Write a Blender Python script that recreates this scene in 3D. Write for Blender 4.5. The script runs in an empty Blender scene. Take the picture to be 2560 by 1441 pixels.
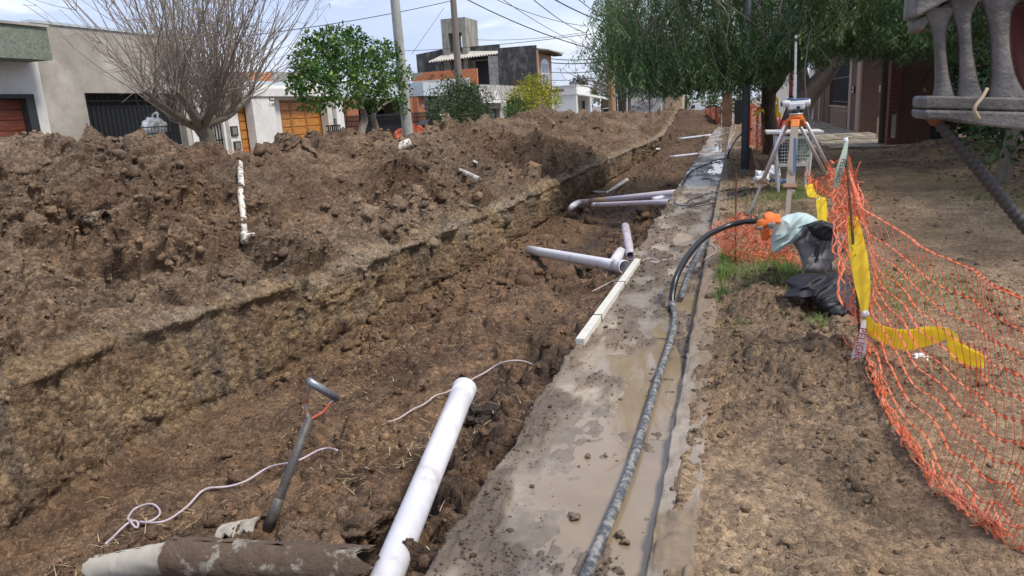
import bpy, math, random
import numpy as np
from mathutils import Vector, Matrix
random.seed(7); rng = np.random.default_rng(11)
scene = bpy.context.scene
COL = scene.collection
# ------------------------------------------------------------------ camera
PW, PH = 2560, 1441
FPX = 1850.0; PCX, PCY = 1280.0, 720.5; CAMH = 1.65
def _n(v): return v / np.linalg.norm(v)
_fy = _n(np.array([1841 - PCX, 240 - PCY, FPX]))
_hd = np.array([math.cos(math.radians(3.3)), -math.sin(math.radians(3.3)), 0.0])
_dn = np.cross(_fy, _hd); _dn = _n(_dn if _dn[1] > 0 else -_dn)
_rt = np.cross(_dn, _fy)
RC = np.stack([_rt, _fy, -_dn])            # camera (x right, y down, z forward) -> world
CAMP = np.array([0.0, 0.0, CAMH])
cam_d = bpy.data.cameras.new('camera'); cam = bpy.data.objects.new('camera', cam_d); COL.objects.link(cam)
cam_d.sensor_width = 36; cam_d.sensor_fit = 'HORIZONTAL'; cam_d.lens = FPX / PW * 36
cam_d.clip_start = 0.05; cam_d.clip_end = 3000
_cx, _cy, _cz = RC @ np.array([1., 0, 0]), RC @ np.array([0, -1., 0]), RC @ np.array([0, 0, -1.])
cam.matrix_world = Matrix(((_cx[0], _cy[0], _cz[0], 0), (_cx[1], _cy[1], _cz[1], 0), (_cx[2], _cy[2], _cz[2], CAMH), (0, 0, 0, 1)))
cam_d.dof.use_dof = True; cam_d.dof.focus_distance = 7.0; cam_d.dof.aperture_fstop = 13.0
scene.camera = cam
# ------------------------------------------------------------------ sky, sun, exposure
SUN_EL, SUN_AZ = math.radians(57), math.radians(102)      # azimuth from +Y towards +X
world = bpy.data.worlds.new('World'); scene.world = world; world.use_nodes = True
wn, wl = world.node_tree.nodes, world.node_tree.links
wn.clear()
w_out = wn.new('ShaderNodeOutputWorld'); w_bg = wn.new('ShaderNodeBackground'); w_bg.inputs[1].default_value = 0.1
w_sky = wn.new('ShaderNodeTexSky'); w_sky.sky_type = 'NISHITA'; w_sky.sun_disc = False
w_sky.sun_elevation = SUN_EL; w_sky.sun_rotation = SUN_AZ; w_sky.air_density = 1.0; w_sky.dust_density = 1.5
w_tc = wn.new('ShaderNodeTexCoord'); w_sep = wn.new('ShaderNodeSeparateXYZ')
wl.new(w_tc.outputs['Generated'], w_sep.inputs[0])
w_add = wn.new('ShaderNodeMath'); w_add.operation = 'MAXIMUM'; w_add.inputs[1].default_value = 0.0
wl.new(w_sep.outputs[2], w_add.inputs[0])
w_add2 = wn.new('ShaderNodeMath'); w_add2.operation = 'ADD'; w_add2.inputs[1].default_value = 0.16
wl.new(w_add.outputs[0], w_add2.inputs[0])
w_div = wn.new('ShaderNodeVectorMath'); w_div.operation = 'DIVIDE'
w_cmb = wn.new('ShaderNodeCombineXYZ')
for i in range(3): wl.new(w_add2.outputs[0], w_cmb.inputs[i])
wl.new(w_tc.outputs['Generated'], w_div.inputs[0]); wl.new(w_cmb.outputs[0], w_div.inputs[1])
def wnoise(scale, detail, rough, off):
    m = wn.new('ShaderNodeMapping'); m.inputs['Location'].default_value = off
    m.inputs['Scale'].default_value = (1.0, 1.0, 0.0)
    n = wn.new('ShaderNodeTexNoise'); n.inputs['Scale'].default_value = scale
    n.inputs['Detail'].default_value = detail; n.inputs['Roughness'].default_value = rough
    wl.new(w_div.outputs[0], m.inputs[0]); wl.new(m.outputs[0], n.inputs['Vector']); return n
def wramp(src, pts):
    r = wn.new('ShaderNodeValToRGB'); wl.new(src.outputs[0], r.inputs[0])
    e = r.color_ramp.elements
    while len(e) < len(pts): e.new(0.5)
    for k, (p, c) in zip(e, pts): k.position = p; k.color = (*c, 1)
    return r
n1 = wnoise(0.55, 6, 0.55, (3.1, 1.7, 0)); n2 = wnoise(1.5, 8, 0.6, (7.3, 2.2, 0))
deck = wramp(n1, [(0.36, (3.1, 3.65, 5.2)), (0.50, (3.6, 4.1, 5.5)), (0.62, (4.9, 5.25, 6.1)), (0.78, (6.8, 6.9, 7.0))])
puff = wramp(n2, [(0.58, (0, 0, 0)), (0.74, (1, 1, 1))])
w_mix = wn.new('ShaderNodeMixRGB'); wl.new(puff.outputs[0], w_mix.inputs[0]); wl.new(deck.outputs[0], w_mix.inputs[1])
w_mix.inputs[2].default_value = (6.4, 6.5, 6.8, 1)
w_mix2 = wn.new('ShaderNodeMixRGB'); w_mix2.inputs[0].default_value = 0.82
wl.new(w_sky.outputs[0], w_mix2.inputs[1]); wl.new(w_mix.outputs[0], w_mix2.inputs[2])
wl.new(w_mix2.outputs[0], w_bg.inputs[0]); wl.new(w_bg.outputs[0], w_out.inputs[0])
sun_d = bpy.data.lights.new('sun', 'SUN'); sun = bpy.data.objects.new('sun', sun_d); COL.objects.link(sun)
sun_d.energy = 2.1; sun_d.angle = math.radians(13); sun_d.color = (1.0, 0.93, 0.84)
_sd = Vector((math.sin(SUN_AZ) * math.cos(SUN_EL), math.cos(SUN_AZ) * math.cos(SUN_EL), math.sin(SUN_EL)))
sun.rotation_euler = _sd.to_track_quat('Z', 'Y').to_euler(); sun.location = (6, 4, 20)
vs = scene.view_settings; vs.view_transform = 'Standard'; vs.look = 'None'; vs.exposure = 0.95; vs.gamma = 1.0
scene.render.engine = 'CYCLES'
# ------------------------------------------------------------------ pixel -> place (a distance comes from ground, wall or size)
def ray(x, y): return RC @ np.array([x - PCX, y - PCY, FPX])
def atz(x, y, z=0.0):
    w = ray(x, y); return CAMP + w * ((z - CAMH) / w[2])
def atY(x, y, Y):
    w = ray(x, y); return CAMP + w * (Y / w[1])
def atX(x, y, X):
    w = ray(x, y); return CAMP + w * (X / w[0])
# ------------------------------------------------------------------ noise on arrays
def _h2(ix, iy, s):
    with np.errstate(over='ignore'):
        h = (ix.astype(np.int64) * 374761393 + iy.astype(np.int64) * 668265263 + s * 974634541) & 0xFFFFFFFF
        h = ((h ^ (h >> 13)) * 1274126177) & 0xFFFFFFFF
        h = h ^ (h >> 16)
    return h.astype(np.float64) / 4294967295.0
def vn(x, y, s=0):
    ix, iy = np.floor(x), np.floor(y); fx, fy = x - ix, y - iy
    ux = fx * fx * fx * (fx * (fx * 6 - 15) + 10); uy = fy * fy * fy * (fy * (fy * 6 - 15) + 10)
    a, b = _h2(ix, iy, s), _h2(ix + 1, iy, s); c, d = _h2(ix, iy + 1, s), _h2(ix + 1, iy + 1, s)
    return (a + (b - a) * ux + (c - a) * uy + (a - b - c + d) * ux * uy) * 2 - 1
def fbm(x, y, s=0, o=4, g=0.5):
    x = np.asarray(x, float); y = np.asarray(y, float); t = np.zeros(np.broadcast(x, y).shape); a = 1.0
    for k in range(o):
        t += a * vn(x * 2 ** k + 13.7 * k, y * 2 ** k - 7.1 * k, s + k); a *= g
    return t
def worley(x, y, s=0):
    ix, iy = np.floor(x), np.floor(y); best = np.full(x.shape, 9.0); rid = np.zeros(x.shape)
    for dx in (-1, 0, 1):
        for dy in (-1, 0, 1):
            cx, cy = ix + dx, iy + dy
            px_, py_ = cx + _h2(cx, cy, s), cy + _h2(cx, cy, s + 51)
            d = np.hypot(px_ - x, py_ - y); m = d < best
            best = np.where(m, d, best); rid = np.where(m, _h2(cx, cy, s + 99), rid)
    return best, rid
def clods(x, y, size, s, dens, hgt=0.5):
    """rounded lumps of about `size` metres, uneven, `dens` of the cells filled"""
    wx = x + fbm(x / size * 1.7, y / size * 1.7, s + 5, 2) * size * 0.28
    wy = y + fbm(x / size * 1.7 + 40, y / size * 1.7, s + 9, 2) * size * 0.28
    d, r = worley(wx / size, wy / size, s)
    rad = 0.28 + 0.4 * ((r * 7.13) % 1)
    return np.where(r < dens, np.sqrt(np.clip(1 - (d / rad) ** 2, 0, 1)) * rad * size * hgt * 1.6, 0)
def sstep(a, b, x):
    t = np.clip((x - a) / (b - a), 0, 1); return t * t * (3 - 2 * t)
# ------------------------------------------------------------------ mesh helpers
class MB:
    def __init__(self): self.v, self.f = [], []
    def add(self, vs_, fs_):
        o = len(self.v); self.v.extend([tuple(map(float, p)) for p in vs_]); self.f.extend([tuple(i + o for i in q) for q in fs_]); return self
    def box(self, c, s, rz=0.0, rot=None):
        hx, hy, hz = s[0] / 2, s[1] / 2, s[2] / 2
        p = [Vector((a * hx, b * hy, e * hz)) for a in (-1, 1) for b in (-1, 1) for e in (-1, 1)]
        M = rot if rot is not None else Matrix.Rotation(rz, 3, 'Z')
        p = [M @ q + Vector([float(t) for t in c]) for q in p]
        return self.add(p, [(0, 1, 3, 2), (4, 6, 7, 5), (0, 4, 5, 1), (2, 3, 7, 6), (0, 2, 6, 4), (1, 5, 7, 3)])
    def bx(self, x0, x1, y0, y1, z0, z1): return self.box(((x0 + x1) / 2, (y0 + y1) / 2, (z0 + z1) / 2), (abs(x1 - x0), abs(y1 - y0), abs(z1 - z0)))
    def tube(self, pts, r, n=8, cap=True, flat=1.0):
        P = [Vector([float(t) for t in p]) for p in pts]; m = len(P)
        R = [r] * m if np.isscalar(r) else list(r)
        T = [(P[min(i + 1, m - 1)] - P[max(i - 1, 0)]).normalized() for i in range(m)]
        up = Vector((0, 0, 1)) if abs(T[0].z) < 0.9 else Vector((1, 0, 0))
        a = T[0].cross(up).normalized(); vs_ = []
        for i in range(m):
            a = a - T[i] * a.dot(T[i])
            if a.length < 1e-6: a = T[i].orthogonal()
            a.normalize(); b = T[i].cross(a)
            for k in range(n):
                t = 2 * math.pi * k / n; vs_.append(P[i] + a * (math.cos(t) * R[i]) + b * (math.sin(t) * R[i] * flat))
        fs_ = [(i * n + k, i * n + (k + 1) % n, (i + 1) * n + (k + 1) % n, (i + 1) * n + k) for i in range(m - 1) for k in range(n)]
        if cap: fs_ += [tuple(range(n))[::-1], tuple((m - 1) * n + k for k in range(n))]
        return self.add(vs_, fs_)
    def pipe(self, a, b, r, t, n=24, segs=1):
        """hollow straight pipe with wall thickness t, open at both ends"""
        A, B = Vector([float(q) for q in a]), Vector([float(q) for q in b]); d = (B - A).normalized(); u = d.orthogonal().normalized(); w = d.cross(u)
        vs_ = []
        for rr in (r, r - t):
            for i in range(segs + 1):
                c = A.lerp(B, i / segs)
                vs_ += [c + u * math.cos(2 * math.pi * k / n) * rr + w * math.sin(2 * math.pi * k / n) * rr for k in range(n)]
        S = segs + 1; fs_ = []
        for i in range(segs):
            for k in range(n):
                k2 = (k + 1) % n
                fs_.append((i * n + k, i * n + k2, (i + 1) * n + k2, (i + 1) * n + k))
                o = S * n; fs_.append((o + i * n + k, o + (i + 1) * n + k, o + (i + 1) * n + k2, o + i * n + k2))
        o = S * n
        for k in range(n):
            k2 = (k + 1) % n
            fs_.append((k, o + k, o + k2, k2)); q = segs * n; fs_.append((q + k, q + k2, o + q + k2, o + q + k))
        return self.add(vs_, fs_)
    def prism(self, poly, d):
        """flat polygon (3-D points) pushed along vector d"""
        P = [Vector([float(t) for t in p]) for p in poly]; D = Vector([float(t) for t in d]); n = len(P)
        return self.add(P + [p + D for p in P], [tuple(range(n))[::-1], tuple(range(n, 2 * n))] + [(k, (k + 1) % n, n + (k + 1) % n, n + k) for k in range(n)])
    def grid(self, G):
        G = np.asarray(G, float); a, b = G.shape[:2]
        return self.add(G.reshape(-1, 3), [(i * b + j, i * b + j + 1, (i + 1) * b + j + 1, (i + 1) * b + j) for i in range(a - 1) for j in range(b - 1)])
    def build(self, name, mat, parent=None, smooth=False, local=False, bevel=0.0):
        me = bpy.data.meshes.new(name)
        off = Vector((0, 0, 0)) if (local or parent is None) else world_loc(parent)
        me.from_pydata([tuple(Vector(p) - off) for p in self.v], [], self.f); me.validate()
        return finish(name, me, mat, parent, smooth, bevel)
def world_loc(o):
    l = Vector((0, 0, 0))
    while o is not None: l += o.location; o = o.parent
    return l
def finish(name, me, mat, parent=None, smooth=False, bevel=0.0):
    if mat is not None: me.materials.append(mat)
    if smooth: me.polygons.foreach_set('use_smooth', [True] * len(me.polygons))
    o = bpy.data.objects.new(name, me); COL.objects.link(o)
    if parent is not None: o.parent = parent
    if bevel:
        b = o.modifiers.new('bevel', 'BEVEL'); b.width = bevel; b.segments = 2; b.limit_method = 'ANGLE'
    me.update(); return o
def np_mesh(name, V, Q, mat, parent=None, smooth=True, col=None, n=4):
    V = np.asarray(V, np.float32); Q = np.asarray(Q, np.int32)
    me = bpy.data.meshes.new(name); me.vertices.add(len(V)); me.vertices.foreach_set('co', V.ravel())
    me.loops.add(Q.size); me.loops.foreach_set('vertex_index', Q.ravel())
    me.polygons.add(len(Q)); me.polygons.foreach_set('loop_start', np.arange(0, Q.size, n, dtype=np.int32))
    me.polygons.foreach_set('loop_total', np.full(len(Q), n, np.int32))
    if smooth: me.polygons.foreach_set('use_smooth', np.ones(len(Q), bool))
    if col is not None:
        a = me.attributes.new('tint', 'FLOAT_COLOR', 'POINT'); a.data.foreach_set('color', np.asarray(col, np.float32).ravel())
    me.update(calc_edges=True)
    return finish(name, me, mat, parent)
def gridq(a, b):
    i, j = np.meshgrid(np.arange(a - 1), np.arange(b - 1), indexing='ij'); k = (i * b + j).ravel()
    return np.stack([k, k + 1, k + b + 1, k + b], 1)
def tag(o, label=None, cat=None, group=None, kind=None):
    if label: o['label'] = label
    if cat: o['category'] = cat
    if group: o['group'] = group
    if kind: o['kind'] = kind
    return o
def thing(name, label, cat, loc=(0, 0, 0), group=None, rz=0.0):
    o = bpy.data.objects.new(name, None); COL.objects.link(o); o.empty_display_size = 0.1
    o.location = [float(t) for t in loc]; o.rotation_euler = (0, 0, rz); return tag(o, label, cat, group)
def share(name, src, parent, loc, rot=(0, 0, 0), scale=(1, 1, 1), mat=None):
    """another piece with the mesh data of src"""
    o = bpy.data.objects.new(name, src); COL.objects.link(o); o.parent = parent
    o.location = [float(t) for t in loc]; o.rotation_euler = rot; o.scale = scale; return o
# ------------------------------------------------------------------ materials
def mat(name, col, rough=0.7, var=0.0, vscale=6.0, bump=0.0, bscale=40.0, metal=0.0, spec=0.5, col2=None, thr=(0.45, 0.6), attr=False, coat=0.0, stretch=(1, 1, 1), rvar=0.0, detail=6, transl=0.0):
    m = bpy.data.materials.new(name); m.use_nodes = True; nt = m.node_tree; N, L = nt.nodes, nt.links
    b = N['Principled BSDF']; b.inputs['Roughness'].default_value = rough; b.inputs['Metallic'].default_value = metal
    b.inputs['Specular IOR Level'].default_value = spec; b.inputs['Base Color'].default_value = (*col, 1)
    if coat: b.inputs['Coat Weight'].default_value = coat; b.inputs['Coat Roughness'].default_value = 0.1
    tc = N.new('ShaderNodeTexCoord'); mp = N.new('ShaderNodeMapping'); mp.inputs['Scale'].default_value = stretch
    L.new(tc.outputs['Object'], mp.inputs[0])
    src = None
    if attr:
        a = N.new('ShaderNodeAttribute'); a.attribute_name = 'tint'; src = a.outputs['Color']
        L.new(a.outputs['Alpha'], b.inputs['Roughness'])
    if col2 is not None:
        n = N.new('ShaderNodeTexNoise'); n.inputs['Scale'].default_value = vscale; n.inputs['Detail'].default_value = detail; n.inputs['Roughness'].default_value = 0.6
        L.new(mp.outputs[0], n.inputs['Vector'])
        r = N.new('ShaderNodeValToRGB'); r.color_ramp.elements[0].position, r.color_ramp.elements[1].position = thr
        r.color_ramp.elements[0].color = (*col, 1); r.color_ramp.elements[1].color = (*col2, 1)
        L.new(n.outputs[0], r.inputs[0]); src = r.outputs[0]
    if var:
        n = N.new('ShaderNodeTexNoise'); n.inputs['Scale'].default_value = vscale * 2.3; n.inputs['Detail'].default_value = 8; n.inputs['Roughness'].default_value = 0.65
        L.new(mp.outputs[0], n.inputs['Vector'])
        mr = N.new('ShaderNodeMapRange'); mr.inputs[1].default_value = 0.3; mr.inputs[2].default_value = 0.7; mr.inputs[3].default_value = 1 - var; mr.inputs[4].default_value = 1 + var
        L.new(n.outputs[0], mr.inputs[0])
        mx = N.new('ShaderNodeVectorMath'); mx.operation = 'SCALE'
        if src is None: mx.inputs[0].default_value = col
        else: L.new(src, mx.inputs[0])
        L.new(mr.outputs[0], mx.inputs['Scale']); src = mx.outputs[0]
    if src is not None: L.new(src, b.inputs['Base Color'])
    if rvar:
        n = N.new('ShaderNodeTexNoise'); n.inputs['Scale'].default_value = vscale; L.new(mp.outputs[0], n.inputs['Vector'])
        mr = N.new('ShaderNodeMapRange'); mr.inputs[1].default_value = 0.35; mr.inputs[2].default_value = 0.65; mr.inputs[3].default_value = rough - rvar; mr.inputs[4].default_value = rough + rvar
        L.new(n.outputs[0], mr.inputs[0]); L.new(mr.outputs[0], b.inputs['Roughness'])
    if bump:
        n = N.new('ShaderNodeTexNoise'); n.inputs['Scale'].default_value = bscale; n.inputs['Detail'].default_value = 8; n.inputs['Roughness'].default_value = 0.7
        L.new(mp.outputs[0], n.inputs['Vector'])
        bp = N.new('ShaderNodeBump'); bp.inputs['Strength'].default_value = min(1.0, bump); bp.inputs['Distance'].default_value = 0.02
        L.new(n.outputs[0], bp.inputs['Height']); L.new(bp.outputs[0], b.inputs['Normal'])
    if transl:
        tr = N.new('ShaderNodeBsdfTranslucent'); tr.inputs[0].default_value = (*col, 1)
        if src is not None: L.new(src, tr.inputs[0])
        ms = N.new('ShaderNodeMixShader'); ms.inputs[0].default_value = transl
        L.new(b.outputs[0], ms.inputs[1]); L.new(tr.outputs[0], ms.inputs[2]); L.new(ms.outputs[0], N['Material Output'].inputs[0])
    return m
def soil_mat(name, s1, s2, lo, dist):
    """earth: tint from the mesh, broken into crumbs that differ in colour and stand out in relief"""
    m = bpy.data.materials.new(name); m.use_nodes = True; N, L = m.node_tree.nodes, m.node_tree.links; b = N['Principled BSDF']; b.inputs['Specular IOR Level'].default_value = 0.3
    at = N.new('ShaderNodeAttribute'); at.attribute_name = 'tint'; L.new(at.outputs['Alpha'], b.inputs['Roughness'])
    tc = N.new('ShaderNodeTexCoord'); wn_ = N.new('ShaderNodeTexNoise'); wn_.inputs['Scale'].default_value = 22; wn_.inputs['Detail'].default_value = 4; L.new(tc.outputs['Object'], wn_.inputs['Vector'])
    wv = N.new('ShaderNodeVectorMath'); wv.operation = 'MULTIPLY_ADD'; wv.inputs[1].default_value = (0.05, 0.05, 0.05); L.new(wn_.outputs['Color'], wv.inputs[0]); L.new(tc.outputs['Object'], wv.inputs[2])
    cur = at.outputs['Color']; hs = []
    for sc, a, c in ((s1, lo, 1.38), (s2, lo + 0.05, 1.30)):
        v = N.new('ShaderNodeTexVoronoi'); v.inputs['Scale'].default_value = sc; L.new(wv.outputs[0], v.inputs['Vector']); sp = N.new('ShaderNodeSeparateColor'); L.new(v.outputs['Color'], sp.inputs[0])
        mr = N.new('ShaderNodeMapRange'); mr.inputs[3].default_value = a; mr.inputs[4].default_value = c; L.new(sp.outputs[0], mr.inputs[0]); mx = N.new('ShaderNodeVectorMath'); mx.operation = 'SCALE'; L.new(cur, mx.inputs[0]); L.new(mr.outputs[0], mx.inputs['Scale']); cur = mx.outputs[0]
        ml = N.new('ShaderNodeMath'); ml.operation = 'MULTIPLY'; ml.inputs[1].default_value = -1.0 * s1 / sc; L.new(v.outputs['Distance'], ml.inputs[0]); hs.append(ml)
        m2 = N.new('ShaderNodeMath'); m2.operation = 'MULTIPLY'; m2.inputs[1].default_value = 0.8 * s1 / sc; L.new(sp.outputs[1], m2.inputs[0]); hs.append(m2)
    nz = N.new('ShaderNodeTexNoise'); nz.inputs['Scale'].default_value = 120; nz.inputs['Detail'].default_value = 6; L.new(tc.outputs['Object'], nz.inputs['Vector']); hs.append(nz)
    h = hs[0].outputs[0]
    for q in hs[1:]: ad = N.new('ShaderNodeMath'); ad.operation = 'ADD'; L.new(h, ad.inputs[0]); L.new(q.outputs[0], ad.inputs[1]); h = ad.outputs[0]
    bp = N.new('ShaderNodeBump'); bp.inputs['Strength'].default_value = 1.0; bp.inputs['Distance'].default_value = dist; L.new(h, bp.inputs['Height']); L.new(bp.outputs[0], b.inputs['Normal']); L.new(cur, b.inputs['Base Color']); return m
M_SOIL = soil_mat('soil', 26, 75, 0.62, 0.016); M_CLOD = soil_mat('soil_clod', 40, 110, 0.72, 0.008); M_VERGE = soil_mat('trodden_soil', 34, 95, 0.66, 0.009)
M_SLAB = mat('muddy_concrete', (0.3, 0.27, 0.23), attr=True, var=0.22, vscale=7, bump=0.5, bscale=60, spec=0.5)
# ================================================================== the setting
KX0, KX1 = -0.29, -0.13                      # kerb
SKY = [(0,394),(17,386),(33,367),(55,362),(83,346),(111,333),(155,325),(194,333),(222,353),(239,361),(244,350),(277,342),(308,333),(350,332),(394,334),(433,346),(472,349),(500,358),(513,372),(555,383),(591,396),(611,392),(638,372),(655,360),(692,351),(717,337),(739,351),(747,355),(791,335),(836,326),(866,324),(891,337),(955,338),(969,349),(1033,338),(1072,327),(1083,313),(1122,297),(1169,301),(1197,305),(1238,299),(1266,298),(1300,286),(1317,275),(1358,277),(1405,280),(1440,294),(1489,280),(1533,283),(1577,283),(1603,289),(1626,291)]
CRX = -6.7
_cr = np.array([atX(x, y, CRX) for x, y in SKY])
def crest(Y): return np.interp(Y, _cr[:, 1], _cr[:, 2], left=1.45, right=0.9)
def wall_top(Y): return np.interp(Y, [2, 3.5, 4.6, 5.6, 6.9, 8, 12.7, 16.7, 25, 33], [-4.65, -4.78, -4.97, -4.74, -4.42, -4.2, -3.88, -3.86, -3.7, -3.4])
def wall_bot(Y): return np.interp(Y, [2, 3, 4.6, 5.8, 7, 8.7, 11.1, 15.9, 27], [-4.42, -4.52, -4.80, -4.60, -4.28, -4.08, -3.79, -3.76, -3.6])
def floor_rise(Y): return sstep(33, 40, Y) * 0.95 + sstep(40, 48, Y) * 0.75
rows = np.concatenate([np.linspace(-3, 1.2, 24)[:-1], np.exp(np.linspace(math.log(1.2), math.log(62), 1080))])
def cross(Y):
    zc = crest(Y) * (1 - sstep(44, 58, Y)); xt, xb = wall_top(Y), wall_bot(Y); fr = floor_rise(Y) * (1 - sstep(50, 60, Y))
    zb = -0.8 - 0.2 * (1 - sstep(6.0, 8.5, Y)) + fr
    near = 1 - sstep(7.5, 9.5, Y); heap = np.exp(-((Y - 6.6) / 1.5) ** 2)
    zr = -0.62 + near * 0.30 + 0.16 * heap + fr * 0.62 - 0.12 * np.exp(-((Y - 3.3) / 1.0) ** 2)
    zm = -0.78 + near * 0.22 + 0.08 * heap + fr
    zt = np.maximum(0.0, zb + 0.12)
    return np.array([(-9.9, -0.05), (-9.0, 0.06), (CRX - 1.0, max(zc * 0.72, 0.02)), (CRX - 0.12, zc * 0.985), (CRX + 0.3, zc * 0.97),
                     (CRX + (xt - CRX) * 0.5, zt + (zc - zt) * 0.55), (xt - 0.13, zt + 0.09), (xt, zt), (xb - 0.02, zb + 0.06), (xb + 0.16, zb), (-2.7, zm), (-1.75, (zm + zr) / 2 + 0.10 * heap), (-1.2, zr), (-0.98, zr - 0.05)])
SEG = [6, 12, 12, 16, 84, 84, 20, 84, 12, 64, 54, 36, 18]
base = []
for Y in rows:
    c = cross(Y); pts = []
    for (p, q, n) in zip(c[:-1], c[1:], SEG):
        t = np.arange(n)[:, None] / n; pts.append(p + (q - p) * t)
    pts.append(c[-1:]); base.append(np.concatenate(pts))
base = np.array(base)                                          # rows, cols, (x,z)
pad = np.pad(base, ((0, 0), (2, 2), (0, 0)), mode='edge')
base = sum(pad[:, i:i + base.shape[1]] for i in range(5)) / 5
ncol = base.shape[1]
segid = np.concatenate([np.full(n, i) for i, n in enumerate(SEG)] + [[len(SEG) - 1]])
tt = np.concatenate([np.arange(n) / n for n in SEG] + [[1.0]])
P = np.stack([base[..., 0], np.repeat(rows[:, None], ncol, 1), base[..., 1]], -1)
ds = np.hypot(np.diff(base[..., 0], axis=1), np.diff(base[..., 1], axis=1)).mean(0); S = np.concatenate([[0], np.cumsum(ds)])
S = np.repeat(S[None], len(rows), 0); YY = P[..., 1]
dU = np.gradient(P, axis=1); dV = np.gradient(P, axis=0)
NRM = np.cross(dU, dV); NRM /= np.linalg.norm(NRM, axis=-1, keepdims=True) + 1e-9
NRM[NRM[..., 2] < -0.2] *= -1
isw = ((segid == 7) | (segid == 6))[None].astype(float) * np.ones_like(S)
isf = (segid >= 8)[None].astype(float) * np.ones_like(S)
ism = (segid <= 5)[None].astype(float) * np.ones_like(S)
kb = np.ones(7) / 7
def soft(a): return np.stack([np.convolve(np.pad(r, 3, mode='edge'), kb, 'valid') for r in a[:1]]).repeat(len(rows), 0)
wW, wF, wM = soft(isw), soft(isf), soft(ism)
big = fbm(S * 0.9, YY * 0.75, 3, 3) * 0.11
med = fbm(S * 2.6, YY * 2.4, 17, 3) * 0.06
ridg = (1 - np.abs(fbm(S * 1.6 + 5, YY * 1.9, 23, 3))) - 0.6
chunk = clods(S, YY, 0.55, 31, 0.45, 0.42)
c1 = clods(S, YY, 0.24, 41, 0.6, 0.5); c2 = clods(S + 3, YY, 0.11, 47, 0.7, 0.55); c3 = clods(S, YY + 9, 0.05, 53, 0.75, 0.55)
fine = fbm(S * 22, YY * 22, 61, 2) * 0.008
patch = sstep(-0.5, 0.55, fbm(S * 0.7, YY * 0.6, 71, 3))         # where the lumps gather
slide = fbm(YY * 2.2 + S * 0.8, S * 0.35, 83, 4) * 0.05          # runs down the slope
dispM = big + med * 1.2 + ridg * 0.10 + chunk * (0.5 + 1.0 * patch) + c1 * (0.45 + 0.8 * patch) + c2 * (0.4 + 0.6 * patch) + c3 * 0.9 + fine + slide * 1.3 - 0.10
vert = fbm(YY * 6, S * 1.0, 91, 4) + 0.5 * fbm(YY * 19, S * 2.2, 93, 3)
WS0 = S[0][np.argmax(segid == 7)]; WS1 = S[0][np.argmax(segid == 8)]
lipz = 0.055 * np.exp(-((S - WS0 - 0.03) / 0.05) ** 2) * (1 + fbm(YY * 3, S * 3, 97, 3)) - 0.05 * np.exp(-((S - WS1 + 0.02) / 0.07) ** 2)
scar = np.clip(fbm(YY * 1.7, S * 1.3, 95, 3) - 0.25, 0, 1)
dispW = big * 0.5 + vert * (0.03 + 0.03 * sstep(6, 9, YY)) + med * 0.4 - scar * 0.16 + c1 * 0.3 * patch + c2 * 0.25 + fine * 1.3 + lipz + clods(YY, S, 0.16, 99, 0.35, 0.3) * 0.6
band = sstep(-2.1, -1.6, P[..., 0]) * sstep(1.8, 2.6, YY) * (1 - sstep(5.6, 7.0, YY)); dispF = band * (clods(S, YY, 0.30, 421, 0.75, 0.45) + clods(S + 2, YY, 0.16, 423, 0.7, 0.5) - 0.05) + big * 0.7 + chunk * 0.45 * sstep(-3.2, -2.2, P[..., 0]) * (1 - sstep(7.5, 9.5, YY)) + med * 0.8 + c1 * (0.15 + 0.75 * patch) + c2 * (0.25 + 0.8 * patch) + c3 * 0.8 + fine
disp = dispM * wM + dispW * wW + dispF * wF
edge = (sstep(-0.98, -1.15, P[..., 0]) * 0.97 + 0.03) * (sstep(-9.9, -9.3, P[..., 0])) * (1 - sstep(50, 60, YY))
P = P + NRM * (disp * edge)[..., None]
# bring the ridge back to its height after the lumps were added
top_ = P[:, (segid >= 2) & (segid <= 4), 2].max(1); want = np.array([float(crest(y)) * (1 - float(sstep(44, 58, y))) for y in rows])
dz_ = want - top_; gk = np.exp(-(np.arange(-14, 15) / 7.0) ** 2); gk /= gk.sum(); dz_ = np.convolve(np.pad(dz_, 14, mode='edge'), gk, 'valid') - 0.02
P[..., 2] += dz_[:, None] * np.clip(base[..., 1] / np.maximum(want, 0.2)[:, None], 0, 1) * (segid <= 5)[None] * (rows < 46)[:, None]
FLOORP, FLOORN, FLOORS = P, NRM, segid
def mixc(a, b, t): return a + (np.asarray(b) - a) * t[..., None]
t1 = sstep(-0.6, 0.6, fbm(S * 1.4, YY * 1.2, 101, 4)); t2 = sstep(-0.2, 0.7, fbm(S * 4, YY * 4, 103, 3)); t3 = sstep(0.0, 0.6, fbm(S * 0.8, YY * 0.5, 107, 4))
cM = mixc(np.array([0.132, 0.088, 0.058]) * np.ones(P.shape), (0.20, 0.142, 0.095), t1); cM = mixc(cM, (0.080, 0.052, 0.036), t2 * 0.6); cM = mixc(cM, (0.23, 0.195, 0.155), t3 * 0.25)
cW = mixc(np.array([0.21, 0.150, 0.092]) * np.ones(P.shape), (0.285, 0.208, 0.122), sstep(-0.2, 0.6, fbm(YY * 1.5, S * 2.2, 111, 4)))
cW = mixc(cW, (0.135, 0.108, 0.085), sstep(0.0, 0.5, fbm(YY * 5, S * 1.2, 113, 4)) * 0.8); cW = mixc(cW, (0.31, 0.24, 0.155), sstep(0.2, 0.6, fbm(YY * 14, S * 1.6, 115, 3)) * 0.5); cW = cW * 0.9; cW = mixc(cW, (0.12, 0.078, 0.05), sstep(-0.2, 0.5, (-0.45 - P[..., 2]) + 0.5 * fbm(YY, S * 2, 117, 3)) * 0.65)
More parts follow.
